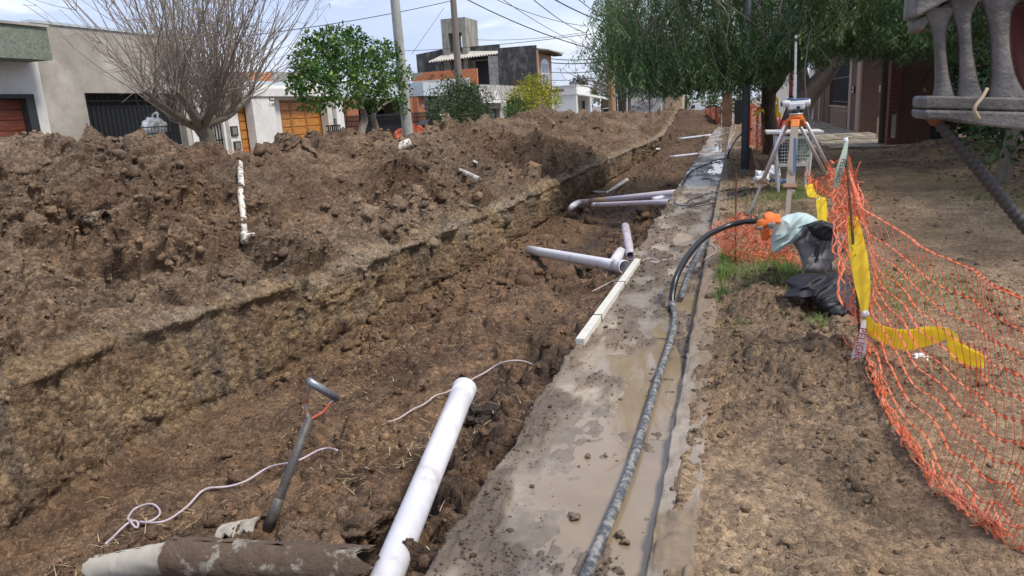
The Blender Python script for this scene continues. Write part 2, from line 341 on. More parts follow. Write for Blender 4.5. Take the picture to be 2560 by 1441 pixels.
cF = mixc(np.array([0.138, 0.087, 0.052]) * np.ones(P.shape), (0.19, 0.125, 0.076), t1); cF = mixc(cF, (0.085, 0.055, 0.038), t2 * 0.6)
wet = np.exp(-((P[..., 0] + 1.35) / 0.42) ** 2) * sstep(1.5, 2.8, YY) * (1 - sstep(5.2, 7.5, YY)) + 0.8 * sstep(8.5, 11, YY) * (1 - sstep(17, 20, YY)) * sstep(-3.4, -2.4, P[..., 0])
wet = np.clip(wet * (0.5 + t2) + 0.55 * sstep(20, 26, YY), 0, 1)
cF = mixc(cF, (0.062, 0.041, 0.029), wet * 0.8)
gravel = np.exp(-((S - S[0][np.argmax(segid == 7)]) / 0.17) ** 2) * sstep(-0.5, 0.5, fbm(YY * 1.3, S * 2.5, 121, 4))
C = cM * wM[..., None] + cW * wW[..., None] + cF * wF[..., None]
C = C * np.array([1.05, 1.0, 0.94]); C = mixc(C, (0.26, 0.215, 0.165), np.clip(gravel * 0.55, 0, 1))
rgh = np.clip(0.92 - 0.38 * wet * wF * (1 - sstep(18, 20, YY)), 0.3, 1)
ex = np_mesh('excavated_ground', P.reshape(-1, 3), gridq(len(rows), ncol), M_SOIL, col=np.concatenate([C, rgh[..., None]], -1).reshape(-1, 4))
tag(ex, 'churned brown soil heaped beside an open trench', kind='structure')
EXC = C
# -------- gutter slab
gy = np.exp(np.linspace(math.log(0.35), math.log(50), 520)); gx = np.linspace(-1.06, KX0, 116)
GX, GY = np.meshgrid(gx, gy)
jag = fbm(GY * 2.2, GY * 0.1, 131, 4) * 0.035 + 0.02 * np.sign(vn(GY * 1.3, GY * 0, 137)) * np.abs(vn(GY * 1.1, GY * 0, 138))
GXj = GX + jag * np.clip((-0.7 - GX) / 0.36, 0, 1)
def slab_z(x, y): return -0.012 * (np.clip((x + 0.95) / 0.66, 0, 1)) * 2 + 0.006 * fbm(x * 3, y * 2, 141, 3)
mud = sstep(-0.12, 0.6, fbm(GX * 5, GY * 2.6, 145, 5) + 0.55 * sstep(-0.85, -1.05, GX) + 0.75 * sstep(-0.36, -0.29, GX) * sstep(4, 5, GY) + 0.35 * sstep(5, 7, GY) * (1 - sstep(12, 14, GY)) + 0.25 * (1 - sstep(2.0, 3.2, GY)) * sstep(-0.6, -0.9, GX))
GZ = slab_z(GX, GY) + mud * (0.006 + clods(GX, GY, 0.07, 151, 0.6, 0.30) + clods(GX, GY, 0.03, 153, 0.7, 0.35)) + fbm(GX * 30, GY * 30, 155, 2) * 0.0022 + fbm(GX * 9, GY * 9, 157, 2) * 0.004
SV = np.stack([GXj, GY, GZ], -1)
lip = SV[:, :1].copy(); lip[..., 2] -= 0.2; lip[..., 0] += 0.03
SV = np.concatenate([lip, SV], 1)
cs = mixc(np.array([0.275, 0.222, 0.166]) * np.ones(GX.shape + (3,)), (0.36, 0.30, 0.232), sstep(-0.5, 0.6, fbm(GX * 3, GY * 2, 161, 4)))
cs = mixc(cs, (0.150, 0.108, 0.074), mud * 0.9)
swet = np.clip(sstep(-0.5, 0.4, fbm(GX * 2.2, GY * 1.4, 165, 3) + 0.5 * sstep(-0.9, -0.4, GX)), 0, 1)
cs = cs * (1 - 0.28 * swet[..., None])
rs = np.clip(0.68 - 0.50 * swet * (1 - 0.5 * mud), 0.14, 1)
cs = np.concatenate([cs[:, :1] * 0.8, cs], 1); rs = np.concatenate([rs[:, :1], rs], 1)
gut = np_mesh('gutter', SV.reshape(-1, 3), gridq(len(gy), SV.shape[1]), M_SLAB, col=np.concatenate([cs, rs[..., None]], -1).reshape(-1, 4))
tag(gut, 'wet muddy concrete gutter slab along the kerb', kind='structure')
# -------- kerb
prof = [(KX0 + 0.001, -0.06), (KX0 + 0.004, 0.03), (KX0 + 0.016, 0.052), (-0.25, 0.057), (-0.21, 0.058), (-0.17, 0.06), (KX1 + 0.004, 0.058), (KX1 + 0.02, 0.03)]
pr = []
for p, q in zip(prof[:-1], prof[1:]):
    for k in range(5): pr.append((p[0] + (q[0] - p[0]) * k / 5, p[1] + (q[1] - p[1]) * k / 5))
pr.append(prof[-1]); pr = np.array(pr)
ky = np.exp(np.linspace(math.log(0.35), math.log(50), 520)); KY = np.repeat(ky[:, None], len(pr), 1)
KX = np.repeat(pr[None, :, 0], len(ky), 0); KZ = np.repeat(pr[None, :, 1], len(ky), 0)
kn = fbm(KX * 14, KY * 7, 171, 4); kmud = sstep(-0.25, 0.55, fbm(KX * 6 + 3, KY * 2, 173, 4) + 0.5 * sstep(4.4, 6, KY) + 0.8 * sstep(9, 14, KY) + 0.9 * sstep(-0.22, -0.15, KX))
KZ = KZ + kn * 0.004 + kmud * (0.005 + clods(KX, KY, 0.06, 175, 0.6, 0.35)) * (np.arange(len(pr)) > 6)[None]
KX = KX - 0.004 * kn
kc = mixc(np.array([0.25, 0.21, 0.165]) * np.ones(KX.shape + (3,)), (0.30, 0.258, 0.21), sstep(-0.5, 0.5, kn)); kc = mixc(kc, (0.20, 0.15, 0.10), kmud * 0.95)
kerb = np_mesh('kerb', np.stack([KX, KY, KZ], -1).reshape(-1, 3), gridq(len(ky), len(pr)), M_SLAB, col=np.concatenate([kc, 0.8 * np.ones(KX.shape + (1,))], -1).reshape(-1, 4))
tag(kerb, 'worn concrete kerb between gutter and verge', kind='structure')
# -------- verge to the right
def verge_base(x, y):
    x = np.asarray(x, float); y = np.asarray(y, float)
    z = 0.055 + 0.03 * sstep(-0.1, 0.5, x) + 0.10 * np.exp(-((x - 0.22) / 0.28) ** 2 - ((y - 6.4) / 0.9) ** 2) + 0.05 * sstep(1.5, 4.5, x)
    return z + 0.028 * fbm(x * 0.8, y * 0.7, 181, 3) + 0.22 * sstep(3.6, 4.6, x) * sstep(6, 10, y) * (1 - sstep(20, 22, y))
vy = np.exp(np.linspace(math.log(1.3), math.log(62), 560)); vy = np.concatenate([np.linspace(-3, 1.3, 16)[:-1], vy])
vx = np.concatenate([np.linspace(KX1 - 0.10, 1.8, 236), np.linspace(1.8, 9.5, 120)[1:]])
VX, VY = np.meshgrid(vx, vy)
dens = sstep(-0.4, 0.6, fbm(VX * 0.9, VY * 0.7, 185, 3) + 0.7 * (1 - sstep(0.5, 1.0, VX)) - 0.35 * sstep(1.0, 1.5, VX))
v1 = clods(VX, VY, 0.17, 191, 0.4, 0.35) * dens * (1 - sstep(0.9, 1.4, VX)); v2 = clods(VX, VY, 0.08, 193, 0.65, 0.5) * (0.16 + dens * 0.9); v3 = clods(VX + 4, VY, 0.035, 195, 0.75, 0.6)
VZ = verge_base(VX, VY) + v1 + v2 * 0.7 + v3 * (0.35 + 0.5 * dens) + fbm(VX * 3, VY * 3, 197, 3) * 0.012 + fbm(VX * 25, VY * 25, 199, 2) * 0.004
ov = np.clip((KX1 + 0.05 - VX) / 0.15, 0, 1); VZ = VZ * (1 - ov) + ov * (0.064 + 0.024 * fbm(VY * 4, VX * 9, 211, 4)) - 0.03 * np.clip((KX1 - 0.07 - VX) / 0.03, 0, 1)
q1 = sstep(-0.6, 0.6, fbm(VX * 1.1, VY * 0.9, 201, 4)); q2 = sstep(-0.1, 0.7, fbm(VX * 4, VY * 3, 203, 4))
vc = mixc(np.array([0.20, 0.144, 0.092]) * np.ones(VX.shape + (3,)), (0.27, 0.203, 0.134), q1); vc = mixc(vc, (0.13, 0.096, 0.066), q2 * 0.6)
vc = mixc(vc, (0.10, 0.075, 0.055), np.clip((v1 + v2) * 14, 0, 1) * 0.5)
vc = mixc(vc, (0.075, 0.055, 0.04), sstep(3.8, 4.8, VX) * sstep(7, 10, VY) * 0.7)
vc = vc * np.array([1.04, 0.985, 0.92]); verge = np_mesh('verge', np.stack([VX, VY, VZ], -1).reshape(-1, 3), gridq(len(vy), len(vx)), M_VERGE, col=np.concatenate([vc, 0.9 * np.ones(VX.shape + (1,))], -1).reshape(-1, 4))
tag(verge, 'trodden bare earth verge beside the kerb', kind='structure')
def vz(x, y): return float(verge_base(x, y))
def vg(px_, py_):
    """point of the verge seen at a pixel"""
    z = 0.1
    for _ in range(4): p = atz(px_, py_, z); z = vz(p[0], p[1])
    return np.array([p[0], p[1], z])
# -------- the rest of the ground
gm = MB()
xs = [-400, -60, -9.8, 9.4, 60, 400]; ys = [-200, -3, 60, 150, 260, 900]
def gz(x, y): return -0.02 + (0.09 if x > 0 else 0.0) - (0 if y <= 60 else 1.35 * min(1, (y - 60) / 90))
for i in range(5):
    for j in range(5):
        if i == 2 and j == 1: continue
        nx, ny = 6, 6; o = len(gm.v)
        G = [[(xs[i] + (xs[i + 1] - xs[i]) * a / nx, ys[j] + (ys[j + 1] - ys[j]) * b / ny) for a in range(nx + 1)] for b in range(ny + 1)]
        gm.grid(np.array([[(x, y, gz(x, y)) for x, y in r] for r in G]))
M_GROUND = mat('ground_dirt', (0.15, 0.13, 0.105), 0.95, var=0.3, vscale=0.6, col2=(0.21, 0.185, 0.15), bump=0.4, bscale=8)
tag(gm.build('ground', M_GROUND), 'bare street ground reaching to the far end', kind='structure')
# -------- puddles: level water; the slab's own bumps stand out of it
M_WATER = mat('muddy_water', (0.27, 0.205, 0.135), 0.03, spec=0.8, col2=(0.215, 0.160, 0.103), thr=(0.4, 0.65), vscale=2.0)
def puddle(x0, x1, y0, y1, z):
    m = MB(); n = 24; pts = []
    for k in range(n):
        a = 2 * math.pi * k / n; ca, sa = math.cos(a), math.sin(a)
        sq = lambda t: math.copysign(abs(t) ** 0.45, t)
        pts.append(((x0 + x1) / 2 + (x1 - x0) / 2 * sq(ca) * (1 + 0.03 * math.sin(5 * a)), (y0 + y1) / 2 + (y1 - y0) / 2 * sq(sa), z))
    m.add(pts, [tuple(range(n))]); return m.build('puddle', M_WATER)
tag(puddle(-0.86, -0.288, 0.5, 5.1, -0.0065), 'muddy puddle in the gutter around the black pipe', kind='structure')
tag(puddle(-0.6, -0.288, 5.15, 6.9, -0.0115), 'thin film of water further along the gutter', kind='structure')
tag(puddle(-0.62, -0.288, 17.0, 21.0, -0.010), 'pale puddle in the gutter by the grey post', kind='structure')
tag(puddle(-0.75, -0.288, 23.5, 42, -0.010), 'long pale puddle at the far end of the gutter', kind='structure')
# -------- where a pixel's ray meets the soil, the slab or the verge
_ridx = rows
def ground_z(x, y):
    if x > KX1: return vz(x, y)
    if x > -1.04: return 0.058 if x > KX0 else float(slab_z(np.array(x), np.array(y)))
    i = int(np.clip(np.searchsorted(_ridx, y), 1, len(rows) - 1)); r = P[i]; o = np.argsort(r[:, 0]); return float(np.interp(x, r[o, 0], r[o, 2]))
def hit(px_, py_, lift=0.0, t0=1.0):
    w = ray(px_, py_); w = w / w[1]; t = t0
    while t < 60:
        p = CAMP + w * t
        if p[2] < ground_z(p[0], p[1]):
            a, b = t - 0.02 * t, t
            for _ in range(12):
                m = (a + b) / 2; p = CAMP + w * m
                if p[2] < ground_z(p[0], p[1]): b = m
                else: a = m
            break
        t *= 1.02
    p = CAMP + w * t; return np.array([p[0], p[1], p[2] + lift])
def smooth_path(pts, n=60):
    P_ = np.array(pts, float); d = np.concatenate([[0], np.cumsum(np.linalg.norm(np.diff(P_, axis=0), axis=1))]); m = len(P_)
    out = []
    for u in np.linspace(0, m - 1 - 1e-6, n):
        i = int(u); f = u - i
        p0, p1, p2, p3 = P_[max(i - 1, 0)], P_[i], P_[min(i + 1, m - 1)], P_[min(i + 2, m - 1)]
        out.append(0.5 * ((2 * p1) + (-p0 + p2) * f + (2 * p0 - 5 * p1 + 4 * p2 - p3) * f * f + (-p0 + 3 * p1 - 3 * p2 + p3) * f ** 3))
    return np.array(out)
# -------- loose clods of soil lying on everything: nobody could count them
def ico(sub):
    t = (1 + 5 ** 0.5) / 2
    v = [(-1, t, 0), (1, t, 0), (-1, -t, 0), (1, -t, 0), (0, -1, t), (0, 1, t), (0, -1, -t), (0, 1, -t), (t, 0, -1), (t, 0, 1), (-t, 0, -1), (-t, 0, 1)]
    f = [(0, 11, 5), (0, 5, 1), (0, 1, 7), (0, 7, 10), (0, 10, 11), (1, 5, 9), (5, 11, 4), (11, 10, 2), (10, 7, 6), (7, 1, 8), (3, 9, 4), (3, 4, 2), (3, 2, 6), (3, 6, 8), (3, 8, 9), (4, 9, 5), (2, 4, 11), (6, 2, 10), (8, 6, 7), (9, 8, 1)]
    v = [np.array(p) / np.linalg.norm(p) for p in v]
    for _ in range(sub):
        c = {}; nf = []
        def mid(a, b):
            k = (min(a, b), max(a, b))
            if k not in c: q = v[a] + v[b]; v.append(q / np.linalg.norm(q)); c[k] = len(v) - 1
            return c[k]
        for a, b, d in f:
            x, y, z = mid(a, b), mid(b, d), mid(d, a); nf += [(a, x, z), (b, y, x), (d, z, y), (x, y, z)]
        f = nf
    return np.array(v), np.array(f)
def scatter_clods(name, pos, size, tint, sub, squash=0.72):
    bv, bf = ico(sub); n = len(pos); K = 9; V = np.empty((n, len(bv), 3)); vars_ = []
    for k in range(K):
        r = 1 + 0.46 * vn(bv[:, 0] * 1.7 + 5 * k, bv[:, 1] * 1.7 + bv[:, 2] * 1.9, 300 + k) + 0.30 * vn(bv[:, 0] * 4 + k, bv[:, 2] * 4 + bv[:, 1] * 3.3, 340 + k)
        vars_.append(bv * r[:, None])
    vars_ = np.array(vars_)[rng.integers(0, K, n)]
    a = rng.uniform(0, 6.28, n); b = rng.uniform(-0.6, 0.6, n); ca, sa, cb, sb = np.cos(a), np.sin(a), np.cos(b), np.sin(b)
    x, y, z = vars_[..., 0], vars_[..., 1], vars_[..., 2]
    y, z = y * cb[:, None] - z * sb[:, None], (y * sb[:, None] + z * cb[:, None]) * squash
    x, y = x * ca[:, None] - y * sa[:, None], x * sa[:, None] + y * ca[:, None]
    V = np.stack([x, y, z], -1) * size[:, None, None] + pos[:, None]
    F = (bf[None] + (np.arange(n) * len(bv))[:, None, None]).reshape(-1, 3)
    C4 = np.repeat(np.concatenate([tint, np.full((n, 1), 0.92)], 1)[:, None], len(bv), 1).reshape(-1, 4)
    return np_mesh(name, V.reshape(-1, 3), F, M_CLOD, smooth=False, col=C4, n=3)
def pick(Pg, Cg, Wg, n):
    q = Pg.reshape(-1, 3); w = Wg.ravel() ; w = w / w.sum(); i = rng.choice(len(q), n, replace=False, p=w); return q[i] , Cg.reshape(-1, 3)[i]
A = np.linalg.norm(np.cross(np.gradient(P, axis=1), np.gradient(P, axis=0)), axis=-1)
Wt = A / np.maximum(P[..., 1], 1.2) ** 1.5 * (0.12 + patch) * (1 - 0.75 * isw) * (P[..., 1] > 1.4) * (P[..., 1] < 30) * (P[..., 0] < -1.1) * (P[..., 0] > CRX - 0.6)
def psize(n, lo, hi, e): return lo * (1 - rng.uniform(0, 1, n) * (1 - (lo / hi) ** e)) ** (-1 / e)
p_, c_ = pick(P, EXC, Wt, 3400); s_ = psize(3400, 0.017, 0.105, 2.1) * np.clip(p_[:, 1] / 6, 0.75, 1.7)
tag(scatter_clods('soil_clods', p_ + [0, 0, 1] * (s_ * 0.2)[:, None], s_, c_ * rng.uniform(0.75, 1.25, (3400, 1)), 1), 'crumbled soil clods lying over the spoil heap and trench', 'soil', kind='stuff')
p_, c_ = pick(P, EXC, Wt, 21000); s_ = psize(21000, 0.006, 0.022, 2.0) * np.clip(p_[:, 1] / 5, 0.7, 2.2)
tag(scatter_clods('soil_crumbs', p_ + [0, 0, 1] * (s_ * 0.2)[:, None], s_, c_ * rng.uniform(0.7, 1.3, (21000, 1)), 0), 'fine soil crumbs scattered over the spoil heap and trench', 'soil', kind='stuff')
PV = np.stack([VX, VY, VZ], -1)
A2 = np.gradient(VX, axis=1) * np.gradient(VY, axis=0)
Wv = A2 / np.maximum(VY, 1.2) ** 1.6 * (0.12 + dens ** 2) * (VY > 1.4) * (VY < 16) * (VX < 2.5)
p_, c_ = pick(PV, vc, Wv, 8000); s_ = psize(8000, 0.005, 0.035, 2.2) * np.clip(p_[:, 1] / 5, 0.8, 1.6)
tag(scatter_clods('verge_crumbs', p_ + [0, 0, 1] * (s_ * 0.15)[:, None], s_, c_ * rng.uniform(0.6, 1.1, (8000, 1)), 0), 'dark soil crumbs trodden over the verge', 'soil', kind='stuff')
Ws = (mud + 0.08) / np.maximum(GY, 1.2) ** 1.5 * np.gradient(GY, axis=0) * (GY > 1.4) * (GY < 14)
p_, c_ = pick(np.stack([GXj, GY, GZ], -1), cs[:, 1:], Ws, 2600); s_ = psize(2600, 0.004, 0.02, 2.4) * np.clip(p_[:, 1] / 5, 0.8, 1.6)
tag(scatter_clods('gutter_crumbs', p_ + [0, 0, 1] * (s_ * 0.2)[:, None], s_, np.array([0.13, 0.093, 0.064]) * rng.uniform(0.7, 1.3, (2600, 1)), 0), 'mud crumbs scattered over the gutter slab', 'soil', kind='stuff')
# -------- straw and dead stalks in the soil
def blades(name, pos, ang, tilt, length, width, mt, curve=0.25, segs=3, tint=None, smooth=False):
    """thin bent strips standing or lying at pos"""
    n = len(pos); d = np.stack([np.cos(ang) * np.cos(tilt), np.sin(ang) * np.cos(tilt), np.sin(tilt)], 1)
    side = np.stack([-np.sin(ang), np.cos(ang), np.zeros(n)], 1)
    bend = np.stack([np.cos(ang) * 0.6, np.sin(ang) * 0.6, -np.ones(n) * 0.8], 1)
    V = []
    for k in range(segs + 1):
        t = k / segs; c = pos + d * (length * t)[:, None] + bend * (length * curve * t * t)[:, None] if np.ndim(curve) == 0 else pos + d * (length * t)[:, None] + bend * (length * curve * t * t)[:, None]
        w = (width * (1 - 0.75 * t))[:, None] * 0.5; V += [c - side * w, c + side * w]
    V = np.stack(V, 1); m = 2 * (segs + 1)
    q = np.array([(2 * k, 2 * k + 1, 2 * k + 3, 2 * k + 2) for k in range(segs)]); F = (q[None] + (np.arange(n) * m)[:, None, None]).reshape(-1, 4)
    C4 = None if tint is None else np.repeat(np.concatenate([tint, np.full((n, 1), 0.55)], 1)[:, None], m, 1).reshape(-1, 4)
    return np_mesh(name, V.reshape(-1, 3), F, mt, smooth=smooth, col=C4)
M_STRAW = mat('straw', (0.42, 0.33, 0.17), 0.8, attr=True)
clump = sstep(0.05, 0.8, fbm(S * 1.1, YY * 1.0, 401, 3) + 0.35 * np.exp(-((YY - 6) / 3) ** 2))
Wst = A / np.maximum(P[..., 1], 1.2) ** 1.3 * (0.05 + clump) * (isf + 0.06) * (P[..., 1] > 1.5) * (P[..., 1] < 13) * (P[..., 0] < -1.1) * (P[..., 0] > -6.5)
ns = 2300; p_, c_ = pick(P, EXC, Wst, ns)
tag(blades('straw', p_ + [0, 0, 0.012], rng.uniform(0, 6.28, ns), rng.normal(0.12, 0.28, ns), psize(ns, 0.03, 0.16, 1.2), rng.uniform(0.003, 0.006, ns), M_STRAW, 0.2, 3, np.array([0.46, 0.36, 0.19]) * rng.uniform(0.6, 1.3, (ns, 1))), 'dry straw scattered in the trench soil', 'straw', kind='stuff')
Wst = A2 / np.maximum(VY, 1.2) ** 1.5 * (VY > 1.5) * (VY < 14) * (VX < 4)
ns = 1500; p_, c_ = pick(PV, vc, Wst, ns)
tag(blades('dead_grass', p_ + [0, 0, 0.006], rng.uniform(0, 6.28, ns), rng.normal(0.1, 0.2, ns), psize(ns, 0.02, 0.09, 1.2), rng.uniform(0.0015, 0.003, ns), M_STRAW, 0.15, 2, np.array([0.24, 0.19, 0.115]) * rng.uniform(0.6, 1.3, (ns, 1))), 'dead grass bits trodden into the verge', 'grass', kind='stuff')
M_GRASS = mat('grass', (0.09, 0.17, 0.03), 0.5, attr=True, spec=0.4, transl=0.35)
gp, ga, gt, gl, gw, gc = [], [], [], [], [], []
def tuft(px_, py_, n, spread, h, lit=1.0, at=None):
    c = vg(px_, py_) if at is None else np.array(at)
    for _ in range(n):
        x, y = c[0] + rng.normal(0, spread), c[1] + rng.normal(0, spread * 1.3)
        if x < KX1 + 0.01: x = KX1 + 0.01 + abs(rng.normal(0, 0.03))
        gp.append((x, y, vz(x, y) - 0.005)); ga.append(rng.uniform(0, 6.28)); gt.append(rng.normal(1.15, 0.25)); gl.append(h * rng.uniform(0.45, 1.15)); gw.append(rng.uniform(0.004, 0.009) * (1 + h))
        t = rng.uniform(0, 1); gc.append((0.085 + 0.10 * t * lit, 0.16 + 0.12 * t * lit, 0.028 + 0.03 * t))
for x, y, n, s, h in [(1785, 690, 260, 0.13, 0.17), (1800, 650, 200, 0.14, 0.18), (1770, 745, 120, 0.09, 0.13), (1850, 735, 60, 0.06, 0.08), (1835, 640, 160, 0.12, 0.15), (1930, 690, 260, 0.15, 0.26), (1975, 690, 160, 0.12, 0.24), (2045, 815, 46, 0.035, 0.14), (1850, 812, 22, 0.03, 0.09), (1745, 815, 26, 0.05, 0.07), (2065, 880, 26, 0.05, 0.06), (1965, 790, 16, 0.05, 0.06), (1880, 870, 20, 0.06, 0.05), (1840, 840, 24, 0.04, 0.06), (2260, 720, 420, 0.30, 0.11), (2360, 745, 300, 0.30, 0.09), (2200, 700, 160, 0.15, 0.10), (2300, 780, 160, 0.3, 0.07), (2060, 640, 150, 0.2, 0.12), (2450, 800, 80, 0.3, 0.05),
                        (1980, 480, 420, 0.30, 0.20), (1950, 500, 260, 0.25, 0.16), (2030, 485, 240, 0.22, 0.15), (1900, 505, 160, 0.3, 0.10), (1960, 535, 260, 0.4, 0.10), (1850, 540, 160, 0.3, 0.09), (2480, 495, 500, 0.45, 0.10), (2400, 500, 260, 0.4, 0.08), (2330, 440, 200, 0.6, 0.08), (2520, 560, 260, 0.4, 0.08), (2380, 450, 160, 0.5, 0.07), (2440, 440, 200, 0.6, 0.10),
                        (1880, 440, 160, 0.4, 0.10), (1830, 470, 120, 0.3, 0.08), (1900, 380, 200, 0.9, 0.10), (1880, 360, 200, 0.8, 0.10), (2260, 420, 100, 0.8, 0.06)]:
    tuft(x, y, n, s, h)
tag(blades('grass', np.array(gp), np.array(ga), np.array(gt), np.array(gl), np.array(gw), M_GRASS, 0.42, 3, np.array(gc)), 'tufts of fresh green grass growing on the verge', 'grass', kind='stuff')
# ================================================================== houses across the street
FX = -16.5
def FY(x, y=250, X=None): return float(atX(x, y, FX if X is None else X)[1])
def FZ(x, y, X=None): return float(atX(x, y, FX if X is None else X)[2])
M_WHITE = mat('white_plaster', (0.62, 0.61, 0.58), 0.85, var=0.06, vscale=1.5, bump=0.15, bscale=30, col2=(0.70, 0.69, 0.66))
M_CREAM = mat('cream_plaster', (0.56, 0.53, 0.47), 0.85, var=0.08, vscale=1.5, bump=0.15, bscale=30)
M_CEMENT = mat('bare_cement_render', (0.33, 0.305, 0.265), 0.9, var=0.2, vscale=0.7, col2=(0.43, 0.40, 0.35), bump=0.25, bscale=18)
M_GREENROUGH = mat('grey_green_roughcast', (0.16, 0.185, 0.145), 0.9, var=0.35, vscale=9, bump=1.0, bscale=14, col2=(0.20, 0.225, 0.175))
M_BLACK = mat('black_painted_metal', (0.012, 0.013, 0.015), 0.5, var=0.3, vscale=3)
M_BLACKFR = mat('charcoal_frame', (0.03, 0.033, 0.037), 0.6)
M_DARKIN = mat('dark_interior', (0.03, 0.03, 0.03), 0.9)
M_REDWOOD = mat('red_stained_wood', (0.125, 0.036, 0.022), 0.5, var=0.35, vscale=2.0, stretch=(4, 1, 14), col2=(0.19, 0.06, 0.034))
M_ORWOOD = mat('orange_varnished_wood', (0.40, 0.165, 0.035), 0.42, var=0.22, vscale=2.2, stretch=(4, 1.2, 10), col2=(0.52, 0.235, 0.06))
M_ORWOOD2 = mat('orange_wood_frame', (0.32, 0.13, 0.03), 0.45, var=0.2, vscale=2.2, stretch=(6, 6, 1))
M_BLUEGREY = mat('pale_blue_plaster', (0.43, 0.485, 0.52), 0.8, var=0.07, vscale=1.2, bump=0.12, bscale=20)
M_TERRA = mat('terracotta_tile', (0.42, 0.17, 0.085), 0.75, var=0.2, vscale=4)
M_GLASS = mat('dark_glass', (0.03, 0.035, 0.04), 0.06, spec=0.8)
M_STONE = mat('grey_block', (0.36, 0.345, 0.31), 0.9, var=0.22, vscale=5, bump=0.4, bscale=25)
M_MORTAR = mat('mortar', (0.30, 0.28, 0.25), 0.95, var=0.1)
M_STUCCO = mat('streaked_stucco', (0.20, 0.195, 0.18), 0.95, var=0.4, vscale=3.5, stretch=(1, 3, 0.8), bump=1.0, bscale=12, col2=(0.52, 0.50, 0.46), thr=(0.46, 0.54))
M_GREYST = mat('weathered_grey_stucco', (0.23, 0.225, 0.21), 0.95, var=0.25, vscale=2.5, col2=(0.34, 0.33, 0.30), bump=0.4, bscale=14)
M_MOULD = mat('mould_blackened_render', (0.055, 0.055, 0.056), 0.95, var=0.4, vscale=1.3, col2=(0.20, 0.19, 0.175), thr=(0.48, 0.70), bump=0.3, bscale=10, stretch=(1, 1, 0.8))
M_OLDCONC = mat('old_concrete', (0.30, 0.285, 0.24), 0.95, var=0.22, vscale=1.6, col2=(0.20, 0.19, 0.165), bump=0.25, bscale=14, stretch=(1, 1, 0.35))
M_HOLLOW = mat('hollow_orange_brick', (0.50, 0.165, 0.065), 0.85, var=0.2, vscale=2.5, col2=(0.60, 0.235, 0.105))
M_HOLLOWD = mat('smudged_orange_brick', (0.27, 0.105, 0.055), 0.9, var=0.3, vscale=3)
M_BRICKF = mat('facade_brick', (0.34, 0.22, 0.155), 0.9, var=0.3, vscale=6, bump=0.4, bscale=20)
M_CORR = mat('weathered_corrugated_sheet', (0.46, 0.44, 0.39), 0.8, var=0.2, vscale=2, col2=(0.36, 0.335, 0.28))
M_DKWOOD = mat('dark_rough_timber', (0.10, 0.065, 0.042), 0.9, var=0.3, vscale=4)
M_ALU = mat('white_window_frame', (0.62, 0.63, 0.64), 0.4)
M_STEEL = mat('brushed_steel', (0.5, 0.5, 0.5), 0.35, metal=1.0)
M_METER = mat('meter_glass', (0.20, 0.19, 0.16), 0.35)
def part(name, m, parent, boxes, smooth=False, bevel=0.0):
    b = MB()
    for q in boxes: b.bx(*q)
    return b.build(name, m, parent, smooth, bevel=bevel)
ZB = 0.10
# --- house with the red plank garage door
y0, y1 = 8.0, FY(122, 300); zt = 4.30
h = thing('house', 'white house with red plank garage door and grey green roughcast fascia', 'house', (FX, (y0 + y1) / 2, ZB))
dy1 = FY(66, 290); fy1 = FY(88, 290); dz = FZ(40, 247); fz = FZ(40, 236)
part('wall', M_WHITE, h, [(FX - 6, FX, fy1, y1, ZB, zt), (FX - 6, FX, y0, fy1, fz, zt), (FX - 6, FX, y0, y0 + 0.5, ZB, fz)])
part('door_frame', M_BLACKFR, h, [(FX - 0.2, FX + 0.09, dy1, fy1 - 0.002, ZB, dz), (FX - 0.2, FX + 0.09, y0 + 0.5, fy1 - 0.002, dz + 0.002, fz - 0.002)])
door = part('garage_door', M_REDWOOD, h, [(FX - 0.2, FX - 0.14, y0 + 0.52, dy1 - 0.004, ZB, dz - 0.004)])
npl = int(round((dz - ZB) / 0.235)); ph = (dz - ZB - 0.01) / npl
b = MB(); b.bx(-0.02, 0.02, -(dy1 - y0 - 0.56) / 2, (dy1 - y0 - 0.56) / 2, -ph / 2 + 0.008, ph / 2 - 0.008); pl = b.build('plank', M_REDWOOD, door, local=True, bevel=0.004)
off = world_loc(door)
for k in range(npl):
    o = pl if k == 0 else share('plank', pl.data, door, (0, 0, 0)); o.location = Vector((FX - 0.118, (y0 + 0.54 + dy1) / 2, ZB + ph * (k + 0.5))) - off
fasc = part('fascia', M_GREENROUGH, h, [(FX + 0.002, FX + 0.75, y0, FY(132, 150, FX + 0.75), FZ(60, 147, FX + 0.75), FZ(0, 58, FX + 0.75))])
part('coping', M_CEMENT, h, [(FX - 6, FX + 0.8, y0, FY(132, 150, FX + 0.75) + 0.03, FZ(0, 58, FX + 0.75) + 0.002, FZ(0, 58, FX + 0.75) + 0.06)])
# --- grey cement house with the black gate
y0, y1 = FY(122, 300), FY(474, 300); zt = FZ(280, 78); ga, gb = FY(222, 290), FY(462, 290); gz_ = FZ(300, 233)
h = thing('house', 'bare grey cement house front with black sheet metal gate under a beam', 'house', (FX, (y0 + y1) / 2, ZB))
part('wall', M_CEMENT, h, [(FX - 0.25, FX - 0.01, y0 + 0.004, ga, ZB, zt), (FX - 0.25, FX - 0.01, gb, y1, ZB, zt), (FX - 0.25, FX - 0.01, ga, gb, gz_, zt), (FX - 6, FX - 5.75, y0 + 0.004, y1, ZB, 2.4), (FX - 6, FX - 0.25, y1 - 0.2, y1, ZB, zt), (FX - 5.7, FX - 0.26, y0 + 0.01, y1 - 0.21, 2.9, 3.05)])
part('coping', M_BLUEGREY, h, [(FX - 0.3, FX + 0.03, y0 + 0.01, y1, zt + 0.002, zt + 0.07)])
